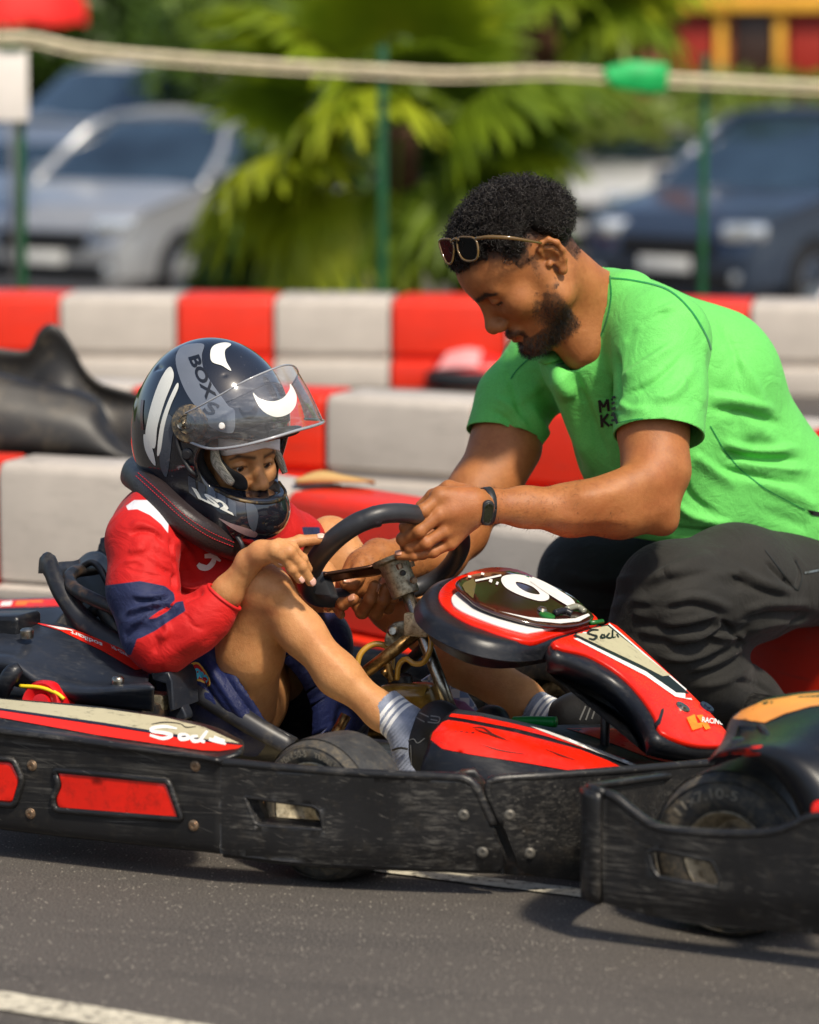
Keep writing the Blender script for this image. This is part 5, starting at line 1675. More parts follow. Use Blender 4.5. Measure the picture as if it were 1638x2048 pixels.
# --- pedals, tank, column -----------------------------------------------------
tube('pedal_bar', [P(1028, 1444, 6.72), P(1064, 1443, 6.70), P(1112, 1444, 6.68)], .0105, mat('pedal_green', (10, 150, 56), .4, var=.15), KART, n=12)
tube('pedal_post', [P(1100, 1448, 6.69), P(1104, 1475, 6.70)], .008, mat('pedal_green', (10, 150, 56), .4), KART, n=10)
tube('pedal_red', [P(1192, 1450, 6.93), P(1225, 1438, 6.92), P(1262, 1434, 6.90), P(1295, 1440, 6.88)], .010, M_REDP, KART, n=10)
tube('floor_pad', [P(952, 1448, 6.78), P(985, 1440, 6.77), P(1008, 1456, 6.75)], [.022, .03, .02], M_TUBE, KART, n=12)
HUB = P(792, 1128, 6.83); CB_ = P(906, 1432, 6.76)
colax = (HUB - CB_).normalized()
tube('steering_column', [CB_, CB_.lerp(HUB, .22), CB_.lerp(HUB, .9)], [.0125, .0125, .0125], M_STEEL, KART, n=16, smooth_path=False)
tube('column_sleeve', [P(838, 1240, 6.812), P(829, 1214, 6.817)], .0145, M_BRASS, KART, n=16)
SW = thing('x', 'x', 'x'); bpy.data.objects.remove(SW)
hub_o = lathe('steering_boss', [(.0, .0), (.026, .0), (.028, .006), (.028, .055), (.031, .066), (.040, .070), (.041, .078), (.0, .080)], P(812, 1190, 6.825), colax, M_CAST, KART, n=32)
for ang in (0.3, 2.1, 4.0):
    r0 = Vector((0, -1, 0)); A_ = (r0 - colax * r0.dot(colax)).normalized(); B_ = colax.cross(A_)
    lathe('boss_bolt', [(0, .010), (.006, .010), (.007, 0)], P(812, 1190, 6.825) + colax * .058 + (A_ * math.cos(ang) + B_ * math.sin(ang)) * .034, -colax, M_SCREW, hub_o, n=6)
lathe('boss_screw', [(0, .007), (.006, .007), (.008, 0)], P(827, 1160, 6.80), Vector((.3, -.95, 0)), M_SCREW, hub_o, n=8)
lathe('boss_screw', [(0, .003), (.005, .003), (.006, 0)], P(806, 1146, 6.80), Vector((0, -1, 0)), M_TUBE, hub_o, n=10)
# steering wheel: flat-bottomed rim in its own plane
SWC = P(776, 1112, 6.86); SWN = Vector((-.36, .50, .79)).normalized()
sw_ = lambda u, v: PP(u, v, SWC, SWN)
rim_px = [(628, 1190), (614, 1172), (618, 1146), (640, 1110), (672, 1076), (712, 1048), (756, 1030), (800, 1026), (842, 1032), (886, 1045), (914, 1062), (922, 1086), (912, 1116), (890, 1144), (862, 1164), (826, 1178), (786, 1186), (740, 1190), (690, 1194), (652, 1196)]
RIMM = NB('wheel_rim_grip')
_t = RIMM.noise(420, 2, .5)
RIMM.set(Base_Color=RIMM.ramp(RIMM.noise(14, 5, .6), [(.3, (.014, .015, .018)), (.7, (.035, .036, .04))]), Roughness=.42, Normal=RIMM.bump(_t, .25, .001))
rimo = tube('steering_rim', [sw_(u, v) for u, v in rim_px], .0188, RIMM.m, KART, n=16, res=110, closed=True)
lathe('grip_collar', [(.0205, -.006), (.0212, 0), (.0205, .004)], sw_(752, 1033), (sw_(770, 1030) - sw_(734, 1040)), RIMM.m, rimo, n=18)
tube('grip_sleeve', [sw_(u, v) for u, v in [(622, 1140), (640, 1110), (672, 1076), (712, 1048), (752, 1032)]], .0203, RIMM.m, rimo, n=16, res=30)
M_SPOKE = mat('spoke_dark', (70, 46, 34), .28, .8, var=.4, vscale=30)
loft('spoke', [[sw_(648, 1150) , sw_(700, 1142), sw_(745, 1134), sw_(770, 1122), sw_(800, 1118)], [sw_(650, 1168), sw_(700, 1158), sw_(745, 1153), sw_(772, 1146), sw_(800, 1140)]], M_SPOKE, rimo, nu=24, nv=6, thick=.006)
loft('spoke', [[sw_(790, 1120), sw_(840, 1090), sw_(905, 1075)], [sw_(800, 1136), sw_(846, 1104), sw_(908, 1092)]], M_SPOKE, rimo, nu=24, nv=6, thick=.006)
box('spoke_block', sw_(643, 1166), .038, .03, .05, RIMM.m, rimo, axes=(EF, EL, SWN), bevel=.004)
# frame tubes, plate and hoses
tube('column_support', [P(722, 1352, 6.79), P(846, 1256, 6.80)], .0125, M_BRASS, KART, n=14)
tube('tube_plug', [P(842, 1259, 6.795), P(852, 1251, 6.795)], .0135, M_RUBBER, KART, n=14)
tube('column_support', [P(800, 1340, 6.92), P(872, 1270, 6.86)], .011, M_TUBE, KART, n=12)
slab('column_plate', [P(u, v, 6.85) for u, v in [(770, 1290), (772, 1266), (786, 1246), (812, 1240), (838, 1232), (852, 1246), (848, 1262), (800, 1292)]], Vector((-.2, -1, .2)), .012, M_CAST, KART, bevel=.003)
lathe('plate_nut', [(0, .006), (.007, .006), (.011, .002), (.012, 0)], P(786, 1262, 6.83), Vector((-.2, -1, .2)), M_STEEL, KART, n=14)
box('column_clamp', P(838, 1248, 6.80), .05, .04, .045, M_CAST, KART, rz=-.4, bevel=.006)
M_HOSE = NB('hose'); M_HOSE.set(Base_Color=(.45, .24, .03, 1), Roughness=.25, Coat_Weight=.5)
tube('hose', [P(858, 1250, 6.78), P(862, 1290, 6.76), P(850, 1322, 6.76), P(830, 1328, 6.77), P(812, 1318, 6.78), P(798, 1330, 6.79), P(794, 1358, 6.80)], .0055, M_HOSE.m, KART, n=10, res=50)
tube('hose', [P(712, 1358, 6.86), P(720, 1310, 6.87), P(750, 1288, 6.88), P(782, 1300, 6.88), P(784, 1340, 6.87)], .006, M_HOSE.m, KART, n=10, res=50)
tube('hose_union', [P(774, 1325, 6.80), P(778, 1345, 6.80), P(784, 1362, 6.80)], .0085, M_BRASS, KART, n=10)
tube('hose_union', [P(766, 1342, 6.79), P(776, 1352, 6.80)], .006, M_BRASS, KART, n=10)
M_TANK = NB('tank_amber')
M_TANK.set(Base_Color=M_TANK.ramp(M_TANK.noise(18, 6, .65), [(.3, (.10, .05, .008)), (.5, (.30, .16, .02)), (.75, (.46, .29, .06))]), Roughness=.3, Coat_Weight=.3)
slab('fuel_tank', [P(u, v, 6.80) for u, v in [(752, 1384), (768, 1370), (850, 1370), (864, 1384), (872, 1428), (862, 1450), (770, 1450), (748, 1430)]], Vector((-.2, -1, .15)), .13, M_TANK.m, KART, bevel=.022)
lathe('tank_cap', [(0, .02), (.022, .02), (.025, .012), (.025, -.01)], P(800, 1370, 6.87), UP, M_TUBE, KART, n=20)
tube('seat_strut', [P(692, 1430, 6.76), P(655, 1500, 6.74)], .011, M_BRASS, KART, n=10)
# chequered fairing on the far side, seen under the knees
b = NB('chequer'); ck = b.n('ShaderNodeTexChecker'); ck.inputs['Scale'].default_value = 55
b.l(b.coord((1, 1, 1), (0, 0, .4)), ck.inputs['Vector']); ck.inputs['Color1'].default_value = (.16, .24, .42, 1); ck.inputs['Color2'].default_value = (.6, .62, .66, 1)
b.set(Base_Color=ck.outputs['Color'], Roughness=.4)
panel('far_fairing', [[(842, 1362), (868, 1345), (915, 1360), (950, 1410), (965, 1440), (930, 1425), (880, 1385)]], lambda u, v: P(u, v, 7.15), b.m, KART, thick=.01, spacing=14)
panel('far_fairing', [[(895, 1395), (930, 1405), (960, 1432), (925, 1442), (900, 1425)]], lambda u, v: P(u, v, 7.12), mat('fairing_mauve', (140, 92, 138), .45), KART, thick=.01, spacing=14)

# ================================================================== second kart (rear corner, nearer to the camera)
YAW2 = math.radians(30)
E2F = Vector((math.cos(YAW2), -math.sin(YAW2), 0)); E2L = Vector((-math.sin(YAW2), -math.cos(YAW2), 0))
K2W = PZ(1432, 1886, 0) - E2L * .12
K2 = thing('leading_kart', 'black kart with orange shoulder, rear corner cut off at the right', 'kart', K2W)
w2c = K2W + UP * .142
w2, A2, B2 = wheel(K2, w2c, E2L, .142, .092, .072, 'rear_wheel')
arc_text('tyre_lettering', '11x7.10-5', w2c, E2L, A2, B2, .100, .017, math.radians(52), M_TYTXT, w2, .0978, math.radians(66))
_q0 = PZ(1400, 1850, .060)
def pj3(u, v):
    k = -.02 * max(0, (v - 1800) / 60.0)
    return PP(u, v, _q0 + E2L * k, E2L)
out3 = [(1206, 1588), (1228, 1596), (1262, 1624), (1306, 1653), (1360, 1664), (1450, 1669), (1540, 1666), (1590, 1650), (1622, 1636), (1720, 1632), (1900, 1650), (1900, 1905), (1720, 1880), (1638, 1870), (1400, 1850), (1300, 1832), (1206, 1806)]
hole3 = round_poly([(1292, 1703), (1312, 1699), (1424, 1722), (1441, 1762), (1436, 1778), (1316, 1757), (1304, 1742)], 7)
RB = panel('rear_bumper', [out3, hole3], pj3, M_BUMP, K2, thick=.014, spacing=18)
tube('bumper_lip', [pj3(u, v) - E2L * .006 for u, v in out3[:11]], .0085, M_BUMP, RB, n=10, res=70)
tube('window_lip', [pj3(u, v) - E2L * .004 for u, v in hole3], .005, M_BUMP, RB, n=8, closed=True, smooth_path=False)
yc = pj3(1206, 1700).y
cor = []
for (u, vt, vb, dy) in ((1206, 1588, 1806, 0), (1188, 1580, 1800, .012), (1177, 1576, 1795, .04), (1176, 1574, 1788, .09), (1188, 1572, 1778, .16), (1250, 1563, 1752, .30), (1415, 1540, 1690, .62)):
    cor.append([P(u, vt, yc + dy), P(u, (vt * .97 + vb * .03), yc + dy - .002), P(u, (vt + vb) / 2, yc + dy - .004), P(u, vb, yc + dy + .012)])
loft('bumper_corner', cor, M_BUMP, RB, nu=12, nv=40, thick=.012)
tube('bumper_lip', [r[0] + Vector((.004, .002, 0)) for r in cor], .0075, M_BUMP, RB, n=10, res=50)
k2rows = [
    [P(u, v, Y) for u, v, Y in [(1418, 1528, 5.86), (1445, 1512, 5.82), (1490, 1512, 5.78), (1540, 1540, 5.75), (1580, 1590, 5.72), (1606, 1648, 5.70)]],
    [P(u, v, Y) for u, v, Y in [(1416, 1520, 5.86), (1448, 1500, 5.80), (1500, 1494, 5.75), (1570, 1520, 5.70), (1620, 1570, 5.67), (1650, 1640, 5.65)]],
    [P(u, v, Y) for u, v, Y in [(1425, 1510, 5.90), (1470, 1486, 5.86), (1530, 1476, 5.82), (1610, 1485, 5.76), (1680, 1520, 5.72), (1740, 1600, 5.68)]],
    [P(u, v, Y) for u, v, Y in [(1445, 1480, 5.95), (1480, 1462, 5.92), (1540, 1448, 5.90), (1620, 1438, 5.86), (1700, 1440, 5.82), (1800, 1470, 5.78)]],
    [P(u, v, Y) for u, v, Y in [(1458, 1446, 6.00), (1490, 1424, 5.99), (1540, 1408, 5.98), (1620, 1398, 5.96), (1700, 1392, 5.94), (1800, 1392, 5.92)]],
    [P(u, v, Y) for u, v, Y in [(1470, 1428, 6.06), (1500, 1411, 6.06), (1550, 1396, 6.06), (1620, 1386, 6.06), (1700, 1380, 6.06), (1800, 1378, 6.06)]],
    [P(u, v, Y) for u, v, Y in [(1490, 1424, 6.20), (1520, 1408, 6.22), (1560, 1396, 6.24), (1630, 1388, 6.26), (1700, 1384, 6.28), (1800, 1382, 6.30)]],
    [P(u, v, Y) for u, v, Y in [(1500, 1470, 6.30), (1530, 1465, 6.32), (1570, 1460, 6.34), (1640, 1455, 6.36), (1710, 1450, 6.38), (1800, 1450, 6.40)]]]
FEND = loft('rear_fender', k2rows, M_BODYBLK, K2, nu=44, nv=40, thick=.008)
FB2 = bvh_of(FEND)
decal('fender_sticker_orange', [[(1466, 1438), (1484, 1422), (1530, 1402), (1600, 1390), (1700, 1382), (1700, 1404), (1620, 1414), (1570, 1428), (1530, 1446)]], FB2, mat('sticker_amber', (236, 150, 66), .38, var=.2, vscale=8, coat=.2), FEND, spacing=12)
decal('fender_sticker_red', [[(1430, 1512), (1460, 1500), (1525, 1492), (1522, 1508), (1490, 1512), (1450, 1510)]], FB2, M_STRED, FEND, spacing=10)
slab('fender_scoop', [P(u, v, Y) for u, v, Y in [(1462, 1498, 5.84), (1474, 1450, 5.93), (1520, 1452, 5.90), (1545, 1490, 5.80)]], Vector((-.4, -.8, .4)), .02, M_BODYBLK, FEND, bevel=.004, closed_curve=False)
tube('scoop_edge', [P(1520, 1452, 5.895), P(1534, 1470, 5.85), P(1546, 1492, 5.795)], .006, M_BODYBLK, FEND, n=8)
loft('side_body', [[P(u, v, Y) for u, v, Y in [(1606, 1645, 5.69), (1680, 1640, 5.66), (1800, 1640, 5.62)]], [P(u, v, Y) for u, v, Y in [(1650, 1560, 5.68), (1720, 1550, 5.66), (1820, 1540, 5.64)]], [P(u, v, Y) for u, v, Y in [(1700, 1470, 5.78), (1760, 1460, 5.76), (1840, 1450, 5.74)]]], M_BODYBLK, K2, nu=20, nv=12, thick=.008)
lathe('side_light', [(0, .012), (.012, .010), (.016, 0)], P(1640, 1620, 5.655), Vector((-.3, -1, .1)), M_REFL, K2, n=18)
tube('rear_axle', [w2c, w2c - E2L * 1.1], .02, M_STEEL, K2, n=12)
wheel(K2, w2c - E2L * 1.12, -E2L, .142, .092, .072, 'rear_wheel')
tube('chassis_rail', [w2c - E2L * .25 + UP * -.06, w2c - E2L * .25 + E2F * .9 + UP * -.06], .015, M_TUBE, K2, n=10)

# ================================================================== PEOPLE

SHIRT_W = [([(1104.7, 720.9), (1143.1, 819.1), (1194.4, 951.6)], 20, 0.011), ([(1079.0, 750.8), (1117.5, 844.8), (1168.8, 951.6)], 16, -0.008), ([(1053.4, 802.1), (1087.6, 861.9), (1138.9, 938.8)], 16, 0.008), ([(1138.9, 720.9), (1177.3, 819.1), (1220.1, 930.3)], 12, -0.006), ([(1232.9, 703.8), (1236.3, 759.3), (1232.9, 819.1)], 8, -0.01), ([(1245.7, 684.5), (1292.7, 639.7), (1348.3, 616.2)], 10, -0.006), ([(1252.1, 678.1), (1301.2, 632.0), (1361.1, 605.5)], 9, 0.005), ([(1239.3, 761.5), (1288.4, 729.4), (1361.1, 678.1)], 13, 0.007), ([(1245.7, 793.5), (1314.1, 759.3), (1369.6, 708.0)], 10, -0.005), ([(1305.5, 797.8), (1348.3, 785.0), (1391.0, 725.1)], 12, 0.005), ([(1399.5, 819.1), (1382.4, 776.4), (1365.4, 733.7)], 10, -0.004), ([(1232.9, 797.8), (1262.8, 819.1), (1301.2, 814.9)], 10, 0.004), ([(1416.6, 793.5), (1489.3, 802.1), (1553.4, 821.3)], 14, 0.007), ([(1412.4, 814.9), (1493.6, 827.7), (1566.2, 849.1)], 11, -0.006), ([(1442.3, 883.2), (1510.6, 898.2), (1604.7, 896.1)], 12, 0.008), ([(1438.0, 900.3), (1510.6, 917.4), (1604.7, 917.4)], 9, -0.007), ([(1450.8, 917.4), (1527.7, 932.4), (1626.0, 940.9)], 11, 0.007), ([(1429.5, 930.3), (1506.4, 951.6), (1604.7, 968.7)], 9, -0.006), ([(1382.4, 904.6), (1416.6, 930.3), (1476.5, 973.0)], 14, 0.006), ([(1348.3, 1002.9), (1391.0, 1032.8), (1472.2, 1049.9)], 12, 0.006), ([(1322.6, 1054.2), (1408.1, 1062.7), (1493.6, 1058.5)], 10, -0.005), ([(1365.4, 947.4), (1382.4, 990.1), (1429.5, 1028.5)], 10, -0.005), ([(1472.2, 703.8), (1506.4, 759.3), (1532.0, 819.1)], 13, 0.004), ([(1442.3, 648.2), (1467.9, 699.5), (1480.7, 759.3)], 10, -0.004), ([(989.3, 793.5), (1023.5, 814.9), (1061.9, 870.4)], 10, 0.005), ([(980.7, 819.1), (1010.6, 836.2), (1040.6, 874.7)], 8, -0.005), ([(1010.6, 725.1), (1027.7, 776.4), (1044.8, 844.8)], 9, -0.004), ([(963.6, 844.8), (1002.1, 866.2), (1066.2, 874.7)], 5, -0.0025), ([(1365.4, 605.5), (1399.5, 656.8), (1416.6, 712.3)], 8, 0.003)]
TROU_W = [([(1283.1, 1175.2), (1351.5, 1130.8), (1440.4, 1106.8)], 14, 0.007), ([(1269.5, 1202.6), (1337.8, 1165.0), (1437.0, 1137.6)], 11, -0.006), ([(1331.0, 1207.7), (1392.5, 1192.3), (1474.6, 1217.9)], 11, 0.008), ([(1324.2, 1219.7), (1385.7, 1209.4), (1460.9, 1233.3)], 8, -0.007), ([(1317.3, 1260.7), (1378.9, 1255.6), (1440.4, 1236.8)], 9, -0.01), ([(1313.9, 1247.0), (1378.9, 1240.2), (1437.0, 1224.8)], 9, 0.008), ([(1337.8, 1294.9), (1402.8, 1286.3), (1450.6, 1252.1)], 9, -0.01), ([(1331.0, 1281.2), (1395.9, 1272.6), (1447.2, 1247.0)], 8, 0.008), ([(1317.3, 1313.7), (1385.7, 1313.7), (1457.5, 1281.2)], 9, 0.009), ([(1324.2, 1327.4), (1385.7, 1327.4), (1464.3, 1294.9)], 8, -0.009), ([(1372.0, 1339.3), (1433.6, 1322.2), (1484.8, 1291.5)], 9, 0.008), ([(1358.3, 1354.7), (1433.6, 1339.3), (1495.1, 1305.1)], 8, -0.008), ([(1385.7, 1373.5), (1454.1, 1359.8), (1522.4, 1318.8)], 10, 0.007), ([(1454.1, 1123.9), (1522.4, 1161.5), (1590.8, 1182.1)], 11, 0.007), ([(1447.2, 1144.4), (1515.6, 1178.6), (1584.0, 1199.1)], 9, -0.007), ([(1478.0, 1223.1), (1539.5, 1206.0), (1625.0, 1206.0)], 11, 0.008), ([(1471.2, 1243.6), (1543.0, 1226.5), (1631.8, 1226.5)], 8, -0.007), ([(1488.3, 1264.1), (1549.8, 1247.0), (1625.0, 1243.6)], 10, 0.006), ([(1464.3, 1359.8), (1522.4, 1373.5), (1563.5, 1407.7)], 8, -0.006), ([(1498.5, 1318.8), (1546.4, 1346.2), (1590.8, 1387.2)], 9, 0.006), ([(1529.3, 1120.5), (1563.5, 1154.7), (1590.8, 1176.9)], 5, -0.008), ([(1590.8, 1176.9), (1601.1, 1144.4), (1584.0, 1106.8)], 5, -0.006), ([(1440.4, 1240.2), (1460.9, 1257.3), (1488.3, 1291.5)], 7, -0.009), ([(1112.2, 1141.0), (1197.7, 1161.5), (1290.0, 1151.3)], 12, 0.006), ([(1112.2, 1168.4), (1190.8, 1182.1), (1269.5, 1188.9)], 10, -0.006), ([(1098.5, 1209.4), (1180.6, 1216.2), (1242.1, 1212.8)], 9, 0.005), ([(1078.0, 1359.8), (1119.0, 1346.2), (1166.9, 1339.3)], 9, 0.008), ([(1084.8, 1373.5), (1125.9, 1363.2), (1180.6, 1359.8)], 7, -0.007), ([(1098.5, 1394.0), (1139.5, 1380.3), (1190.8, 1373.5)], 8, 0.007)]
JER_W = [([(258.0, 1070.3), (279.1, 1060.6), (309.0, 1065.9), (328.3, 1087.9)], 5, -0.006), ([(256.2, 1052.7), (279.1, 1046.6), (305.4, 1057.1), (326.5, 1079.1)], 9, 0.004), ([(243.9, 1135.3), (287.9, 1146.7), (333.6, 1155.5)], 2.5, -0.0025), ([(245.7, 1123.0), (273.8, 1121.3), (298.4, 1133.6)], 7, 0.003), ([(266.8, 1197.7), (305.4, 1200.4), (342.4, 1196.8)], 5, -0.006), ([(263.3, 1189.8), (298.4, 1191.6), (338.8, 1188.0)], 6, 0.005), ([(251.0, 1226.7), (284.4, 1212.7), (337.1, 1203.9)], 6, 0.007), ([(252.7, 1237.3), (287.9, 1221.4), (326.5, 1210.9)], 5, -0.007), ([(321.3, 1209.1), (333.6, 1210.9), (345.9, 1206.5)], 4, -0.01), ([(259.8, 1253.1), (284.4, 1235.5), (312.5, 1219.7)], 6, 0.005), ([(284.4, 1242.5), (305.4, 1226.7), (340.6, 1211.8)], 5, -0.006), ([(294.9, 1237.3), (312.5, 1233.7), (333.6, 1228.5)], 5, 0.005), ([(326.5, 1233.7), (335.3, 1260.1), (323.0, 1281.2)], 8, 0.005), ([(309.0, 1267.1), (314.2, 1288.2), (309.0, 1309.3)], 8, -0.004), ([(368.7, 1202.1), (384.5, 1195.1), (407.4, 1181.0)], 5, -0.004), ([(368.7, 1225.0), (386.3, 1249.6), (410.9, 1260.1)], 3, -0.003), ([(349.4, 1144.1), (351.5, 1161.7), (349.4, 1177.5)], 6, -0.008), ([(358.2, 1168.7), (384.5, 1178.4), (419.7, 1168.7)], 8, 0.006), ([(354.7, 1177.5), (382.8, 1186.3), (410.9, 1177.5)], 6, -0.006), ([(340.6, 1073.8), (345.0, 1105.4), (352.0, 1140.6)], 3, -0.006), ([(345.9, 1075.6), (367.0, 1091.4), (389.8, 1123.0)], 10, 0.004), ([(298.4, 1109.0), (312.5, 1123.0), (333.6, 1140.6)], 7, 0.003), ([(312.5, 1126.5), (326.5, 1138.8), (345.9, 1145.9)], 5, -0.004), ([(258.0, 1105.4), (270.3, 1098.4), (291.4, 1098.4)], 8, 0.003)]
SHO_W = [([(400, 1300), (450, 1380), (500, 1455)], 6, 0.006), ([(416, 1296), (466, 1374), (520, 1446)], 4, -0.006), ([(396, 1340), (440, 1410), (490, 1470)], 5, -0.005), ([(560, 1400), (600, 1412), (660, 1400)], 6, 0.008), ([(560, 1425), (610, 1440), (660, 1425)], 5, -0.009), ([(565, 1450), (620, 1462), (668, 1448)], 6, 0.008), ([(580, 1360), (600, 1400), (590, 1450)], 5, -0.008), ([(600, 1350), (625, 1400), (615, 1460)], 5, 0.007)]
def skin_mat(name, base, dark, light, red, sss=.12, stubble=(.032, .018, .010)):
    """skin with pores, blotches; attributes: beard, lip, brow, palm (lighter), nail"""
    b = NB(name)
    n1 = b.noise(22, 5, .6); n2 = b.noise(150, 3, .6); n3 = b.noise(600, 2, .5)
    col = b.ramp(b.math('ADD', b.math('MULTIPLY', n1, .7), b.math('MULTIPLY', n2, .3)), [(.32, dark), (.52, base), (.72, light)])
    col = b.mix(b.math('MULTIPLY', b.step(b.noise(9, 4, .6), .55, .15), .30), col, red + (1,))
    fre = b.math('MULTIPLY', b.step(b.noise(330, 2, .5), .72, .03), .35)
    col = b.mix(fre, col, dark + (1,))
    bd = b.attr('beard'); spk = b.math('ADD', b.math('MULTIPLY', n3, .5), b.math('MULTIPLY', b.noise(900, 2, .6), .5))
    bf = b.step(b.math('ADD', b.math('MULTIPLY', bd, .75), b.math('SUBTRACT', spk, .5)), .45, .20)
    col = b.mix(b.math('MULTIPLY', bf, .72), col, stubble + (1,))
    col = b.mix(b.math('MULTIPLY', b.attr('lip'), .75), col, (red[0] * .8, red[1] * .5, red[2] * .55, 1))
    col = b.mix(b.math('MULTIPLY', b.attr('scalp'), .95), col, (.008, .006, .005, 1))
    col = b.mix(b.math('MULTIPLY', b.attr('mark'), .6), col, (red[0] * .45, red[1] * .30, red[2] * .3, 1))
    col = b.mix(b.math('MULTIPLY', b.attr('nail'), .75), col, (.62, .40, .32, 1))
    b.set(Base_Color=col, Roughness=b.math('ADD', b.math('MULTIPLY', n2, .18), .44), Specular_IOR_Level=.42)
    b.set(Subsurface_Weight=sss, Subsurface_Radius=(.010, .0038, .0020), Subsurface_Scale=.5)
    n4 = b.bump(b.math('ADD', b.noise(480, 3, .6), b.math('MULTIPLY', b.noise(90, 4, .6), 1.2)), .42, .0015)
    b.set(Normal=n4)
    return b.m
M_SKINM = skin_mat('skin_man', (.36, .135, .040), (.26, .090, .025), (.43, .175, .058), (.40, .11, .035))
M_SKINK = skin_mat('skin_driver', (.54, .255, .095), (.44, .185, .064), (.62, .315, .130), (.56, .20, .08))

def fabric(name, col, rough=.7, weave=900, fold=0.0, sheen=.15, holes=0.0, tint=.12):
    b = NB(name); c = _rgb(col) if max(col) > 1.5 else tuple(col) + (1,)
    n1 = b.noise(7, 4, .55)
    cc = b.ramp(n1, [(.3, tuple(x * (1 - tint) for x in c[:3])), (.7, tuple(min(1, x * (1 + tint)) for x in c[:3]))])
    wv = b.n('ShaderNodeTexVoronoi', feature='F1'); wv.inputs['Scale'].default_value = weave * .45
    b.l(b.tc.outputs['Object'], wv.inputs['Vector'])
    if holes:
        cc = b.mix(b.math('MULTIPLY', b.step(wv.outputs['Distance'], .55, .2), holes), cc, tuple(x * .55 for x in c[:3]) + (1,))
    b.set(Base_Color=cc, Roughness=rough, Specular_IOR_Level=.25, Sheen_Weight=sheen, Sheen_Roughness=.5)
    h = b.math('ADD', b.math('MULTIPLY', wv.outputs['Distance'], .5), b.math('MULTIPLY', b.noise(26, 4, .55, dist=.4), 1.3))
    b.set(Normal=b.bump(h, .34, .0025, b.bump(b.noise(13, 3, .6, dist=1.2), .45, .012)))
    return b

# ---------------------------------------------------------------- generic head
class Frame:
    def __init__(self, c, R, s):
        self.c = np.array(tuple(c), float); self.R = np.array(R, float); self.s = s
    def p(self, x, y, z): return self.c + self.R @ (np.array([x, y, z]) * self.s)
    def d(self, x, y, z): return self.R @ np.array([x, y, z], float)
    def axes(self): return [Vector(self.R[:, i]) for i in range(3)]
    def loc(self, V): return ((V - self.c) @ self.R) / self.s

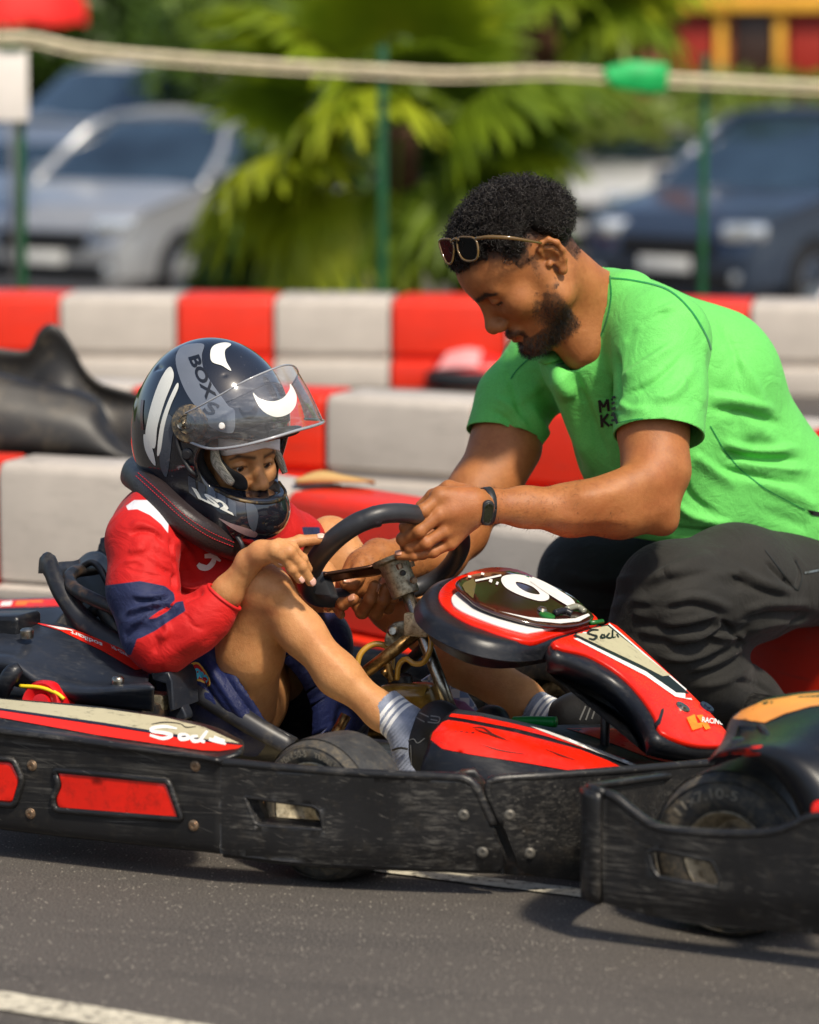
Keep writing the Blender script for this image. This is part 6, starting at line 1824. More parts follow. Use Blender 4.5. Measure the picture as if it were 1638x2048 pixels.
def head_sdf(S, fr, ears=True, lids=.5, bk=0.0):
    s = fr.s; p = fr.p; ax = fr.axes(); k = lambda v: v * s
    S.ell(p(.004 - bk * .5, 0, .034), ax, np.array((.086 + bk * .5, .076, .084)) * s, k(.02))
    S.ell(p(.042, 0, .036), ax, np.array((.060, .062, .056)) * s, k(.03))
    S.ell(p(.034, 0, -.035), ax, np.array((.056, .055, .070)) * s, k(.03))
    for y in (-1, 1):
        S.cone(p(.0, y * .052, -.062), p(.074, y * .014, -.104), k(.021), k(.019), k(.03))
        S.cone(p(-.004, y * .056, -.02), p(0, y * .053, -.062), k(.018), k(.021), k(.03))
        S.sph(p(.052, y * .046, -.026), k(.025), k(.025))
        S.cone(p(.087, y * .012, .018), p(.068, y * .050, .016), k(.009), k(.008), k(.016))
    S.sph(p(.080, 0, -.106), k(.019), k(.02))
    for y in (-1, 1):
        S.ell(p(.096, y * .033, -.004), ax, np.array((.022, .019, .0135)) * s, k(.014), sub=True)
    # nose
    S.cone(p(.088, 0, .010), p(.108, 0, -.036), k(.0085), k(.0105), k(.014))
    S.sph(p(.109, 0, -.041), k(.0125), k(.010))
    for y in (-1, 1):
        S.ell(p(.099, y * .0125, -.046), ax, np.array((.0125, .0085, .0092)) * s, k(.008))
        S.sph(p(.108, y * .0065, -.053), k(.0042), k(.004), sub=True)
    # mouth
    S.ell(p(.086, 0, -.070), ax, np.array((.018, .026, .0105)) * s, k(.012))
    S.ell(p(.092, 0, -.0735), ax, np.array((.0115, .021, .0060)) * s, k(.005))
    S.ell(p(.091, 0, -.0835), ax, np.array((.0115, .018, .0065)) * s, k(.005))
    S.cone(p(.104, -.012, -.0785), p(.104, .012, -.0785), k(.0022), k(.0022), k(.003), sub=True)
    for y in (-1, 1):
        S.cone(p(.104, y * .012, -.0785), p(.092, y * .024, -.0800), k(.0022), k(.0018), k(.003), sub=True)
    S.cone(p(.098, -.012, -.0925), p(.098, .012, -.0925), k(.004), k(.004), k(.008), sub=True)
    # upper and lower lids over eyeballs
    for y in (-1, 1):
        S.ell(p(.0735, y * .0325, .0005), ax, np.array((.0150, .0170, .0130)) * s, k(.005))
        c = fr.p(.0900, y * .034, -.0072 if lids < .6 else -.0075)
        o_ = .0026 if lids > .6 else .0048
        S.cone(fr.p(.0895, y * .021, -.0062), fr.p(.0890, y * .034, -.0070), k(o_ * .6), k(o_), k(.002), sub=True)
        S.cone(fr.p(.0890, y * .034, -.0070), fr.p(.0815, y * .0470, -.0062), k(o_), k(o_ * .5), k(.002), sub=True)
        # crease above the lid
        S.cone(fr.p(.0905, y * .020, .0062), fr.p(.0885, y * .036, .0082), k(.0012), k(.0013), k(.003), sub=True)
        S.cone(fr.p(.0885, y * .036, .0082), fr.p(.0790, y * .050, .0045), k(.0013), k(.001), k(.003), sub=True)
    if ears:
        for y in (-1, 1):
            e = lambda x, o, z: fr.p(-.014 - bk + x, y * (.070 + o), -.004 + z)
            helix = [e(.012, .002, .012), e(.010, .010, .026), e(.0, .015, .034), e(-.012, .018, .031), e(-.019, .019, .018), e(-.018, .017, .002), e(-.011, .013, -.013), e(-.001, .009, -.024)]
            S.chain(helix, [k(v) for v in (.0038, .0040, .0043, .0046, .0046, .0044, .0045, .0060)], k(.004))
            S.sph(e(.003, .008, -.027), k(.0075), k(.005))
            S.chain([e(.0, .010, .022), e(-.008, .0125, .014), e(-.009, .012, .002), e(-.004, .010, -.010), e(.003, .008, -.015)], [k(.0042)] * 5, k(.004))
            S.ell(e(-.006, .005, .004), [fr.d(1, 0, 0), fr.d(0, 1, 0), fr.d(0, 0, 1)], np.array((.014, .007, .025)) * s, k(.006))
            S.ell(e(.003, .016, .000), ax, np.array((.0085, .010, .010)) * s, k(.004), sub=True)
            S.sph(e(.013, .006, -.004), k(.0055), k(.005))

def gauss_seg(L, a, b, w):
    a = np.array(a); b = np.array(b); d = b - a
    t = np.clip(((L - a) @ d) / (d @ d + 1e-12), 0, 1)
    q = L - a - t[:, None] * d
    return np.exp(-(q ** 2).sum(1) / (w * w))

def blank_attrs(o, n, **kw):
    for k in ('beard', 'lip', 'scalp', 'mark', 'nail'):
        attr(o, k, kw.get(k, np.zeros(n)))

def finger(S, pts, r0, r1, k=.004):
    m = len(pts)
    rs = [r0 + (r1 - r0) * i / (m - 1) for i in range(m)]
    # slight swell at the joints
    for i in range(m - 1):
        S.cone(pts[i], pts[i + 1], rs[i], rs[i + 1], k)
    for i in range(1, m - 1):
        S.sph(pts[i], rs[i] * 1.07, k)

def nail(name, pts, r, side, parent, m):
    """thin curved plate on the last phalanx; side = direction the nail faces"""
    a, b = Vector(pts[-2]), Vector(pts[-1])
    d = (b - a).normalized(); n = Vector(side); n = (n - d * n.dot(d)).normalized(); q = d.cross(n)
    rows = []
    for i, t in enumerate((-.55, -.2, .2, .62)):
        w = r * (.62, .78, .78, .60)[i]
        rows.append([b + d * (r * t * 1.25) + q * (w * x) + n * (r * (1.045 - .28 * x * x * .9) - (0.0 if i < 3 else r * .10)) for x in (-1, -.5, 0, .5, 1)])
    return loft(name, rows, m, parent, nu=8, nv=8, thick=.0006, orient=False)
M_NAIL = mat('finger_nail', (226, 176, 158), .28, var=.06, coat=.2)
M_NAILM = mat('finger_nail_man', (196, 140, 112), .3, var=.08, coat=.2)

# ================================================================== THE MAN
YM = 7.12
MR = [[-0.834, 0.223, -0.505], [-0.163, -0.973, -0.161], [-0.527, -0.052, 0.848]]
MR = np.array(MR); _nt0 = np.array(P(1073.2, 543.7, YM)) + MR @ (np.array([.118, 0, -.04]) * 1.19)
MR = np.array(Matrix.Rotation(math.radians(11), 3, Vector(MR[:, 1]))) @ MR
MH = Frame(_nt0 - MR @ (np.array([.118, 0, -.04]) * 1.19), MR, 1.19)
MAN = thing('person', 'crouching man in green T-shirt and black trousers reaching for the steering wheel', 'person', KP(.25, -.75, 0))
def mp(Y): return Y / FPX * 1.012
S = SDF()
head_sdf(S, MH, lids=.9, bk=.020)
# neck and torso under the shirt
nk0 = MH.p(-.030, 0, -.045); nk1 = np.array(P(1205, 640, 7.22))
S.cone(nk0, nk1, .066, .078, .03)
S.cone(MH.p(.02, 0, -.075), np.array(P(1170, 690, 7.16)), .035, .055, .04)
S.cone(nk1, np.array(P(1390, 850, 7.36)), .08, .115, .05)
S.cone(np.array(P(1390, 850, 7.36)), np.array(P(1560, 1080, 7.46)), .115, .11, .05)
# left (near) arm
shL = P(1300, 690, 7.10); elL = P(1310, 1010, 6.93); wrL = P(978, 1012, 6.83)
S.cone(np.array(shL), np.array(P(1306, 860, 6.99)), .056, .066, .02)
S.chain([np.array(P(1306, 850, 7.0)), np.array(P(1312, 940, 6.95)), np.array(P(1296, 1000, 6.93))], [.064, .062, .056], .03)
S.chain([np.array(P(1306, 1012, 6.93)), np.array(P(1240, 1016, 6.91)), np.array(P(1140, 1020, 6.88)), np.array(P(1050, 1014, 6.855)), np.array(wrL)], [.046, .056, .048, .036, .031], .025)
S.sph(np.array(P(1330, 1046, 6.925)), .022, .03)
S.cone(np.array(P(1290, 960, 6.90)), np.array(P(1180, 1000, 6.86)), .036, .036, .03)
# hand on the rim
S.chain([np.array(wrL), np.array(P(940, 1014, 6.787)), np.array(P(905, 1022, 6.772))], [.029, .030, .028], .02)
S.cone(np.array(P(945, 1000, 6.787)), np.array(P(880, 994, 6.767)), .024, .021, .014)
S.cone(np.array(P(940, 1020, 6.782)), np.array(P(878, 1030, 6.757)), .022, .018, .014)
S.cone(np.array(P(940, 1034, 6.782)), np.array(P(888, 1062, 6.762)), .020, .016, .014)
S.cone(np.array(P(938, 1042, 6.787)), np.array(P(900, 1086, 6.772)), .018, .015, .014)
F_idx = [np.array(P(878, 996, 6.762)), np.array(P(846, 1022, 6.747)), np.array(P(812, 1054, 6.762)), np.array(P(816, 1076, 6.802)), np.array(P(836, 1080, 6.822))]
F_mid = [np.array(P(876, 1032, 6.752)), np.array(P(838, 1062, 6.742)), np.array(P(806, 1078, 6.762)), np.array(P(814, 1096, 6.797)), np.array(P(836, 1096, 6.817))]
F_rng = [np.array(P(886, 1064, 6.757)), np.array(P(852, 1086, 6.747)), np.array(P(822, 1096, 6.762)), np.array(P(826, 1110, 6.792)), np.array(P(846, 1110, 6.812))]
F_pnk = [np.array(P(898, 1088, 6.772)), np.array(P(866, 1104, 6.762)), np.array(P(828, 1111, 6.762)), np.array(P(798, 1111, 6.767))]
finger(S, F_idx, .0135, .0105); finger(S, F_mid, .0135, .0105); finger(S, F_rng, .0125, .0098); finger(S, F_pnk, .0112, .0088)
S.chain([np.array(P(935, 988, 6.812)), np.array(P(898, 978, 6.832)), np.array(P(866, 992, 6.852)), np.array(P(842, 1012, 6.862))], [.019, .016, .0125, .011], .008)
# tendons and knuckles on the back of the hand
for a_, b_ in (((935, 1002, 6.79), (884, 996, 6.775)), ((936, 1014, 6.785), (884, 1030, 6.768)), ((936, 1026, 6.785), (892, 1060, 6.772)), ((936, 1036, 6.79), (902, 1082, 6.785))):
    S.fold([P(*a_), P(*b_)], .005, .0016)
for q in ((876, 997, 6.789), (877, 1033, 6.779), (888, 1065, 6.784)):
    S.sph(np.array(P(*q)), .0150, .014)
S.fold([P(1230, 985, 6.842), P(1080, 1000, 6.802)], .012, .003); S.fold([P(1250, 1040, 6.852), P(1120, 1040, 6.822)], .010, .0025)
# right (far) arm
shR = P(1060, 720, 7.42); elR = P(905, 1075, 7.22)
S.chain([np.array(shR), np.array(P(1010, 880, 7.34)), np.array(P(955, 985, 7.27)), np.array(P(922, 1060, 7.22))], [.06, .064, .058, .052], .03)
S.cone(np.array(P(1030, 900, 7.32)), np.array(P(985, 1000, 7.27)), .05, .042, .03)
S.chain([np.array(P(922, 1066, 7.22)), np.array(P(880, 1110, 7.15)), np.array(P(812, 1120, 7.08)), np.array(P(756, 1112, 7.03))], [.050, .048, .040, .031], .03)
S.chain([np.array(P(756, 1112, 7.030)), np.array(P(728, 1136, 6.990)), np.array(P(706, 1168, 6.965))], [.031, .034, .032], .02)
T_R = [np.array(P(722, 1130, 6.960)), np.array(P(714, 1152, 6.935)), np.array(P(704, 1166, 6.918)), np.array(P(690, 1166, 6.910))]
finger(S, T_R, .0165, .0118, .006)
G1 = [np.array(P(690, 1182, 6.970)), np.array(P(664, 1200, 6.950)), np.array(P(684, 1208, 6.915)), np.array(P(708, 1199, 6.900))]
G2 = [np.array(P(706, 1196, 6.970)), np.array(P(724, 1224, 6.930)), np.array(P(740, 1198, 6.895)), np.array(P(749, 1172, 6.892))]
G3 = [np.array(P(730, 1200, 6.975)), np.array(P(752, 1226, 6.930)), np.array(P(766, 1200, 6.902)), np.array(P(772, 1176, 6.900))]
G4 = [np.array(P(748, 1196, 6.980)), np.array(P(776, 1216, 6.950)), np.array(P(786, 1196, 6.925)), np.array(P(788, 1180, 6.920))]
for g, r in ((G1, .0128), (G2, .0135), (G3, .013), (G4, .0118)): finger(S, g, r, r * .82)
S.cone(np.array(P(700, 1172, 6.980)), np.array(P(745, 1190, 6.990)), .027, .022, .015)
parts = []
lo = MH.c - .235; hi = MH.c + .235
hd_in = lambda C: ((C > lo + .012) & (C < hi - .012)).all(1)
def near_hands(C):
    a = np.array(P(870, 1050, 6.82)); b_ = np.array(P(730, 1180, 6.95))
    return (np.abs(C - a) < np.array((.125, .13, .125))).all(1), (np.abs(C - b_) < np.array((.125, .13, .11))).all(1)
V, Q = S.build(.0026, lo, hi); V, Q = clip_np(V, Q, hd_in); parts.append((V, Q)); nh = len(V)
for c_, e_ in ((np.array(P(870, 1050, 6.82)), np.array((.135, .14, .135))), (np.array(P(730, 1180, 6.95)), np.array((.135, .14, .12)))):
    V, Q = S.build(.0021, c_ - e_, c_ + e_); V, Q = clip_np(V, Q, lambda C: (np.abs(C - c_) < e_ - .01).all(1)); parts.append((V, Q))
V, Q = S.build(.0050, None, None)
def rest(C):
    h = (np.abs(C - np.array(P(870, 1050, 6.82))) < np.array((.135, .14, .135)) - .012).all(1) | (np.abs(C - np.array(P(730, 1180, 6.95))) < np.array((.135, .14, .12)) - .012).all(1)
    return ~(((C > lo + .014) & (C < hi - .014)).all(1) | h)
V, Q = clip_np(V, Q, rest); parts.append((V, Q))
V, Q = join_np(parts)
MB = link('body', mesh_np('body', V, Q), M_SKINM, MAN)
L = MH.loc(V); isH = np.linalg.norm(L, axis=1) < .20
x, y, z = L[:, 0], np.abs(L[:, 1]), L[:, 2]
sm = lambda e0, e1, v: np.clip((v - e0) / (e1 - e0), 0, 1) ** 2 * (3 - 2 * np.clip((v - e0) / (e1 - e0), 0, 1))
# scalp (hair) region in the head frame
front = .078 - .9 * np.maximum(0, .07 - x)                        # hairline height by depth
hl = np.where(x > .055, .070, np.where(x > .010, .040 + (x - .010) * .66, np.where(x > -.062, .034, -.045 + (x + .10) * 0)))
hl = np.where((x <= .020) & (x > -.010) & (y > .05), .018, hl)
scalp = sm(-.008, .010, z - hl) * (x < .2)
scalp = np.where((x < -.062), np.maximum(scalp, sm(-.01, .01, z + .040)), scalp)
earmask = (np.hypot(x + .034, z + .002) < .04) & (y > .069)
scalp = np.where(earmask, 0, scalp) * isH
# beard
jawline = (z < -.030 - .30 * np.maximum(0, x - .02)) 
bd = np.zeros(len(V))
side = sm(.028, .044, y) * sm(.056, .040, x) * sm(.004, -.012, x * -1 - .012) * 1
bd = np.maximum(bd, sm(-.012, -.070, z - .18 * (y - .05) + .010 * np.sin(x * 300) * np.sin(z * 260)) * sm(.080, .030, x) * sm(.01, .03, y))                      # cheeks / jaw
bd = np.maximum(bd, sm(-.080, -.094, z) * (x > .0))                                                # chin
bd = np.maximum(bd, gauss_seg(np.stack([x, y, z], 1), (.102, .004, -.0635), (.088, .028, -.074), .0085) * 1.25)    # moustache
bd = np.maximum(bd, gauss_seg(np.stack([x, y, z], 1), (.088, .028, -.074), (.084, .026, -.098), .010) * 1.1)
bd = np.maximum(bd, gauss_seg(np.stack([x, y, z], 1), (-.004, .068, .02), (.004, .062, -.05), .013))                 # sideburn
bd = np.where(gauss_seg(np.stack([x, y, z], 1), (.104, 0, -.0785), (.092, .02, -.079), .0085) > .5, 0, bd)
bd *= np.where(z > -.045, sm(-.024, -.010, x), sm(-.012, .010, x)) * sm(-.150, -.118, z) * isH
brow = gauss_seg(np.stack([x, y, z], 1), (.094, .014, .0155), (.082, .046, .0195), .0060)
brow = np.maximum(brow, gauss_seg(np.stack([x, y, z], 1), (.082, .046, .0195), (.068, .056, .013), .004) * .8)
YZ = np.stack([0 * x, y, z], 1); fx = x > .05
brow = (gauss_seg(YZ, (0, .014, .0150), (0, .046, .0200), .0050) + gauss_seg(YZ, (0, .046, .0200), (0, .057, .0135), .0032)) * fx
lash = (gauss_seg(YZ, (0, .019, -.0062), (0, .034, -.0080), .0024) + gauss_seg(YZ, (0, .034, -.0080), (0, .050, -.0058), .0024)) * fx
lip = np.maximum(gauss_seg(np.stack([x, y, z], 1), (.104, 0, -.0735), (.094, .019, -.078), .0042), gauss_seg(np.stack([x, y, z], 1), (.102, 0, -.0835), (.092, .018, -.080), .0055))
blank_attrs(MB, len(V), beard=np.clip(np.maximum(bd, 0), 0, 1.2), lip=np.clip(lip * isH, 0, 1), scalp=np.clip(np.maximum(scalp * .8, np.maximum(brow * 1.2, lash * 1.6) * isH), 0, 1))

# eyes of the man (dark slit under the lids)
M_EYE = NB('eye'); 
def eye_obj(fr, y, gaze, parent, r=.0118):
    c = Vector(fr.p(.0742, y * .0325, -.003)); g = Vector(fr.d(*gaze)).normalized()
    prof = []
    for i in range(13):
        a = math.pi * i / 12; prof.append((max(1e-5, math.sin(a) * r * fr.s), math.cos(a) * r * fr.s))
    o = lathe('eye', prof, c, g, None, parent, n=24)
    me = o.data
    d = np.array([(v.co - c).normalized().dot(g) for v in me.vertices])
    attr(o, 'gz', d)
    me.materials.append(M_EYE.m)
    return o
gzn = M_EYE.attr('gz')
M_EYE.set(Base_Color=M_EYE.ramp(gzn, [(0, (.62, .56, .52)), (.80, (.62, .56, .52)), (.83, (.05, .022, .012)), (.93, (.045, .02, .01)), (.95, (.004, .004, .004))]), Roughness=.08, Coat_Weight=.8)
eye_obj(MH, 1, (1, 0, -.5), MB); eye_obj(MH, -1, (1, 0, -.5), MB)

# hair: tight curls
M_HAIR = NB('hair_black'); M_HAIR.set(Base_Color=(.014, .010, .008, 1), Roughness=.45, Specular_IOR_Level=.45)
def strands(name, roots, nrm, length, rad, curl, turns, m, parent, nseg=8, sides=3, droop=None, seed=3):
    rg = np.random.default_rng(seed); n = len(roots)
    N = nrm + rg.normal(size=(n, 3)) * .35; N /= np.linalg.norm(N, axis=1)[:, None]
    a = rg.normal(size=(n, 3)); a -= N * (a * N).sum(1)[:, None]; a /= np.linalg.norm(a, axis=1)[:, None]
    b = np.cross(N, a)
    Lr = length * rg.uniform(.55, 1.15, n); ph = rg.uniform(0, 6.28, n); cr = curl * rg.uniform(.6, 1.3, n); tn = turns * rg.uniform(.7, 1.3, n)
    ts = np.linspace(0, 1, nseg + 1)
    C = []
    for t in ts:
        an = ph + t * tn * 6.283
        env = min(1, t * 3)
        c = roots + N * (Lr * t)[:, None] + (a * np.cos(an)[:, None] + b * np.sin(an)[:, None] - a * np.cos(ph)[:, None] - b * np.sin(ph)[:, None]) * (cr * env)[:, None]
        if droop is not None: c = c + np.array(droop) * (Lr * t * t)[:, None]
        C.append(c)
    C = np.array(C)                                   # seg x n x 3
    T = np.gradient(C, axis=0); T /= np.linalg.norm(T, axis=2)[:, :, None] + 1e-9
    ref = rg.normal(size=(1, n, 3)); U = np.cross(T, np.broadcast_to(ref, T.shape)); U /= np.linalg.norm(U, axis=2)[:, :, None] + 1e-9
    W = np.cross(T, U)
    V = []
    for k in range(sides):
        an = 2 * math.pi * k / sides
        w = ((1 - .5 * ts)[:, None] * (rad if hasattr(rad, '__len__') else np.full(n, rad))[None, :])[:, :, None]
        V.append(C + (U * math.cos(an) + W * math.sin(an)) * w)
    V = np.stack(V, axis=2)                            # seg x n x sides x 3
    idx = np.arange((nseg + 1) * n * sides).reshape(nseg + 1, n, sides)
    Q = []
    for k in range(sides):
        k2 = (k + 1) % sides
        Q.append(np.stack([idx[:-1, :, k], idx[:-1, :, k2], idx[1:, :, k2], idx[1:, :, k]], axis=-1).reshape(-1, 4))
    return link(name, mesh_np(name, V.reshape(-1, 3), np.concatenate(Q)), m, parent, kind='stuff')
def vnormals(me):
    a = np.zeros(len(me.vertices) * 3, dtype=np.float32); me.vertices.foreach_get('normal', a); return a.reshape(-1, 3).astype(float)
NV = vnormals(MB.data)
hm = (scalp > .55) & isH
ids = np.flatnonzero(hm); rg = np.random.default_rng(5)
topness = np.clip((z - hl) / .05, 0, 1)
# thickness: long on top, faded on the sides and nape
zb = np.where(x < -.050, -.018, np.where(x > .045, hl - .012, hl + .006))
lenf = .0035 + .036 * sm(.0, .055, z - zb)
pick = rg.choice(ids, 11000, p=(lenf[ids] ** .6) / (lenf[ids] ** .6).sum())
strands('hair', V[pick] - NV[pick] * .001, NV[pick], lenf[pick], np.clip(lenf[pick] * .045, .00028, .00095), np.minimum(.0058, lenf[pick] * .3), 2.0, M_HAIR.m, MB, nseg=11, sides=3)
# a dark, lumpy mass under the curls
SH = SDF()
thick_ids = ids[lenf[ids] > .018]
cp = rg.choice(thick_ids, 1100)
for i in cp:
    SH.sph(V[i] + NV[i] * (lenf[i] * .22), .004 + lenf[i] * .26, .006)
cv, cq = SH.build(.0036)
M_HMASS = NB('hair_mass'); M_HMASS.set(Base_Color=(.006, .005, .004, 1), Roughness=.75, Specular_IOR_Level=.15)
link('hair_mass', mesh_np('hair_mass', cv, cq), M_HMASS.m, MB)
# beard hairs and brows
bm_ = np.flatnonzero((bd > .35) & isH); pk = rg.choice(bm_, 3600, p=bd[bm_] ** 2 / (bd[bm_] ** 2).sum())
bl = .0025 + .0075 * np.clip(bd[pk], 0, 1) * sm(-.06, -.105, z[pk])
strands('beard', V[pk], NV[pk] * .7 + MH.d(.1, 0, -.8), bl, .00034, .0012, .8, M_HAIR.m, MB, nseg=4, sides=3, seed=8)
bw = np.flatnonzero((brow > .35) & isH); pk = rg.choice(bw, 500)
strands('eyebrow', V[pk], NV[pk] * .3 + MH.d(-.8, .25, .2), np.full(500, .006), .00035, .0003, .2, M_HAIR.m, MB, nseg=3, sides=3, seed=9)
# fine hair on the forearms
def arm_hair(pts, n, seed, V=V, NV=NV, par=MB, m=M_HAIR.m, r=.00015, R_=.066):
    A3 = np.array([tuple(P(*q)) for q in pts]); out = []; dr = []
    d = gs = None
    for i in range(len(A3) - 1):
        t = np.clip(((V - A3[i]) @ (A3[i + 1] - A3[i])) / ((A3[i + 1] - A3[i]) @ (A3[i + 1] - A3[i])), 0, 1)
        q = np.linalg.norm(V - A3[i] - t[:, None] * (A3[i + 1] - A3[i]), axis=1)
        d = q if d is None else np.minimum(d, q)
    c = np.flatnonzero(d < R_); pk = np.random.default_rng(seed).choice(c, n)
    ax_ = A3[-1] - A3[0]; ax_ /= np.linalg.norm(ax_)
    strands('arm_hair', V[pk], NV[pk] * .45 + ax_ * .6 + np.array((0, 0, -.35)), np.full(n, .010), r, .0010, .35, m, par, nseg=4, sides=3, seed=seed)
arm_hair([(1230, 1015, 6.91), (1140, 1020, 6.88), (1010, 1012, 6.84)], 1500, 21)
arm_hair([(870, 1108, 7.13), (812, 1120, 7.04), (765, 1114, 6.99)], 700, 22)
# nails
nail('nail', F_pnk, .0092, (0, -.5, .8), MB, M_NAILM); nail('nail', T_R, .0124, (0.1, -.55, .8), MB, M_NAILM)
nail('nail', G2, .0112, (.9, -.3, .2), MB, M_NAILM); nail('nail', G1, .0106, (.5, -.6, .5), MB, M_NAILM)

# ---- green shirt -------------------------------------------------------------
bS = fabric('shirt_green', (.145, .60, .12), .62, 1100, holes=.28, sheen=.05, tint=.07)
# darker stitching lines come from an attribute
stc = bS.attr('seam')
prev = bS.b.inputs['Base Color'].links[0].from_socket
bS.set(Base_Color=bS.mix(bS.math('MULTIPLY', bS.step(stc, .5, .25), .8), prev, _rgb((20, 132, 62))))
T = SDF()
A_ = lambda u, v, Y: np.array(P(u, v, Y))
# trunk of the shirt: shoulders, back, belly
T.cone(A_(1215, 640, 7.24), A_(1400, 760, 7.34), .105, .155, .06)
T.cone(A_(1180, 720, 7.22), A_(1310, 860, 7.30), .10, .15, .06)
T.cone(A_(1250, 700, 7.28), A_(1130, 720, 7.38), .12, .085, .06)
T.cone(A_(1400, 800, 7.36), A_(1490, 950, 7.40), .165, .150, .06)
T.cone(A_(1300, 860, 7.30), A_(1400, 1000, 7.34), .145, .135, .06)
T.cone(A_(1490, 950, 7.40), A_(1600, 1060, 7.44), .150, .150, .06)
T.cone(A_(1380, 1000, 7.34), A_(1500, 1060, 7.40), .12, .12, .06)
T.cone(A_(1240, 930, 7.30), A_(1330, 1030, 7.32), .055, .075, .06)
T.cone(A_(1560, 1040, 7.44), A_(1720, 1090, 7.48), .150, .155, .06)
# near shoulder and sleeve
T.cone(A_(1260, 600, 7.16), A_(1320, 680, 7.10), .055, .095, .05)
T.cone(A_(1320, 680, 7.10), A_(1322, 790, 7.02), .094, .088, .035)
T.cone(A_(1322, 780, 7.03), A_(1318, 862, 6.985), .088, .090, .02)
# far sleeve
T.cone(A_(1090, 730, 7.40), A_(1030, 800, 7.37), .085, .075, .04)
T.cone(A_(1030, 800, 7.37), A_(1008, 874, 7.345), .080, .080, .02)
# cuts: sleeve ends, hem, neck
nS = (np.array(P(1316, 960, 6.94)) - np.array(P(1320, 780, 7.03))); nS /= np.linalg.norm(nS)
nF = (A_(985, 960, 7.3) - A_(1020, 800, 7.37)); nF /= np.linalg.norm(nF)
# neck opening follows a tilted ring
T.cone(MH.p(-.02, 0, -.03), A_(1196, 642, 7.215), .074, .079, .004, sub=True)
T.cone(MH.p(.045, 0, -.085), A_(1140, 690, 7.15), .045, .052, .010, sub=True)
# folds on the trunk and sleeves
fo = [
    ([(1120, 760, 7.13), (1190, 900, 7.13), (1250, 1010, 7.16)], .020, .010), ([(1150, 740, 7.10), (1230, 880, 7.12), (1290, 1000, 7.14)], .013, -.007),
    ([(1060, 800, 7.24), (1130, 900, 7.18), (1210, 1010, 7.18)], .014, .006),
    ([(1240, 830, 7.02), (1300, 760, 6.99), (1370, 690, 7.02)], .016, .006), ([(1250, 770, 7.03), (1310, 710, 7.0), (1350, 640, 7.06)], .012, -.005),
    ([(1330, 880, 6.92), (1390, 800, 6.97), (1405, 700, 7.03)], .016, .004), ([(1240, 720, 7.06), (1290, 660, 7.05), (1330, 610, 7.10)], .010, .004),
    ([(1420, 880, 7.2), (1520, 860, 7.22), (1590, 900, 7.24)], .018, .007), ([(1430, 920, 7.2), (1530, 910, 7.22), (1610, 960, 7.25)], .014, -.006),
    ([(1420, 960, 7.22), (1530, 960, 7.23), (1630, 1010, 7.26)], .016, .007), ([(1400, 1000, 7.22), (1500, 1010, 7.24), (1600, 1050, 7.27)], .014, -.005),
    ([(1380, 1050, 7.22), (1480, 1060, 7.26), (1620, 1080, 7.3)], .014, .005), ([(1300, 930, 7.17), (1350, 1000, 7.2), (1400, 1050, 7.22)], .016, .006),
    ([(1440, 780, 7.19), (1470, 840, 7.2), (1500, 900, 7.22)], .014, -.004), ([(1000, 830, 7.28), (1040, 800, 7.29), (1080, 770, 7.3)], .012, .005),
    ([(970, 820, 7.33), (1010, 850, 7.29), (1060, 850, 7.30)], .009, .004), ([(1230, 800, 7.09), (1240, 860, 7.1), (1232, 920, 7.12)], .010, -.007),
    ([(1280, 880, 6.905), (1330, 830, 6.91), (1380, 820, 6.95)], .010, .003),
]
for pts, w, h in fo: T.fold([P(*q) for q in pts], w, h)
tv, tq = T.build(.0046)
tv = smooth_np(tv, tq, 1)
tv = wrinkle(tv, tq, [(a, b_, c_ * 1.5) for a, b_, c_ in SHIRT_W], 7.42)
def fS(C):
    d = (C - A_(1318, 872, 6.98)) @ nS
    inS = (np.linalg.norm(np.cross(C - A_(1320, 780, 7.03), nS), axis=1) < .118) & (np.linalg.norm(C - A_(1320, 880, 6.97), axis=1) < .23)
    return np.where(inS, d, -1.0)
def fF(C):
    d = (C - A_(1008, 872, 7.345)) @ nF
    inF = (np.linalg.norm(np.cross(C - A_(1008, 872, 7.345), nF), axis=1) < .135) & (np.linalg.norm(C - A_(1000, 890, 7.33), axis=1) < .22) & (proj_np(C)[:, 0] < 1075)
    return np.where(inF, d, -1.0)
def fHem(C):
    pv = proj_np(C)
    hem = np.interp(pv[:, 0], [1100, 1150, 1235, 1330, 1420, 1520, 1560, 1638, 1760], [960, 1000, 1070, 1086, 1078, 1066, 1070, 1098, 1130])
    return np.where(pv[:, 0] > 1120, (pv[:, 1] - hem) * .001, -1.0)
tv, tq = clip_snap(tv, tq, fS); tv, tq = clip_snap(tv, tq, fF); tv, tq = clip_snap(tv, tq, fHem)
SHIRT = link('shirt', mesh_np('shirt', tv, tq), bS.m, MAN)
md = SHIRT.modifiers.new('solid', 'SOLIDIFY'); md.thickness = .0035; md.offset = -1
pv = proj_np(tv)
attr(SHIRT, 'seam', np.zeros(len(tv)))
STB = bvh_of(SHIRT)
M_SEAM = fabric('shirt_seam', (22, 128, 62), .7, 900).m
def seam(pts, w=3.2, name='seam'):
    stroke_decal(name, [pts], w, STB, M_SEAM, SHIRT, off=.0012)
seam([(1220, 552), (1222, 600), (1209, 655), (1184, 694), (1140, 722), (1112, 731)])
seam([(1216, 556), (1270, 562), (1335, 580), (1380, 620), (1412, 672), (1424, 706)])
seam([(1022, 758), (1036, 738), (1060, 716)], 2.4)
seam([(1236, 846), (1280, 838), (1340, 842), (1404, 858)], 2.0)
seam([(958, 856), (990, 868), (1030, 876), (1066, 872)], 2.0)
seam([(1420, 852), (1460, 916), (1520, 970), (1610, 1020)], 2.2)
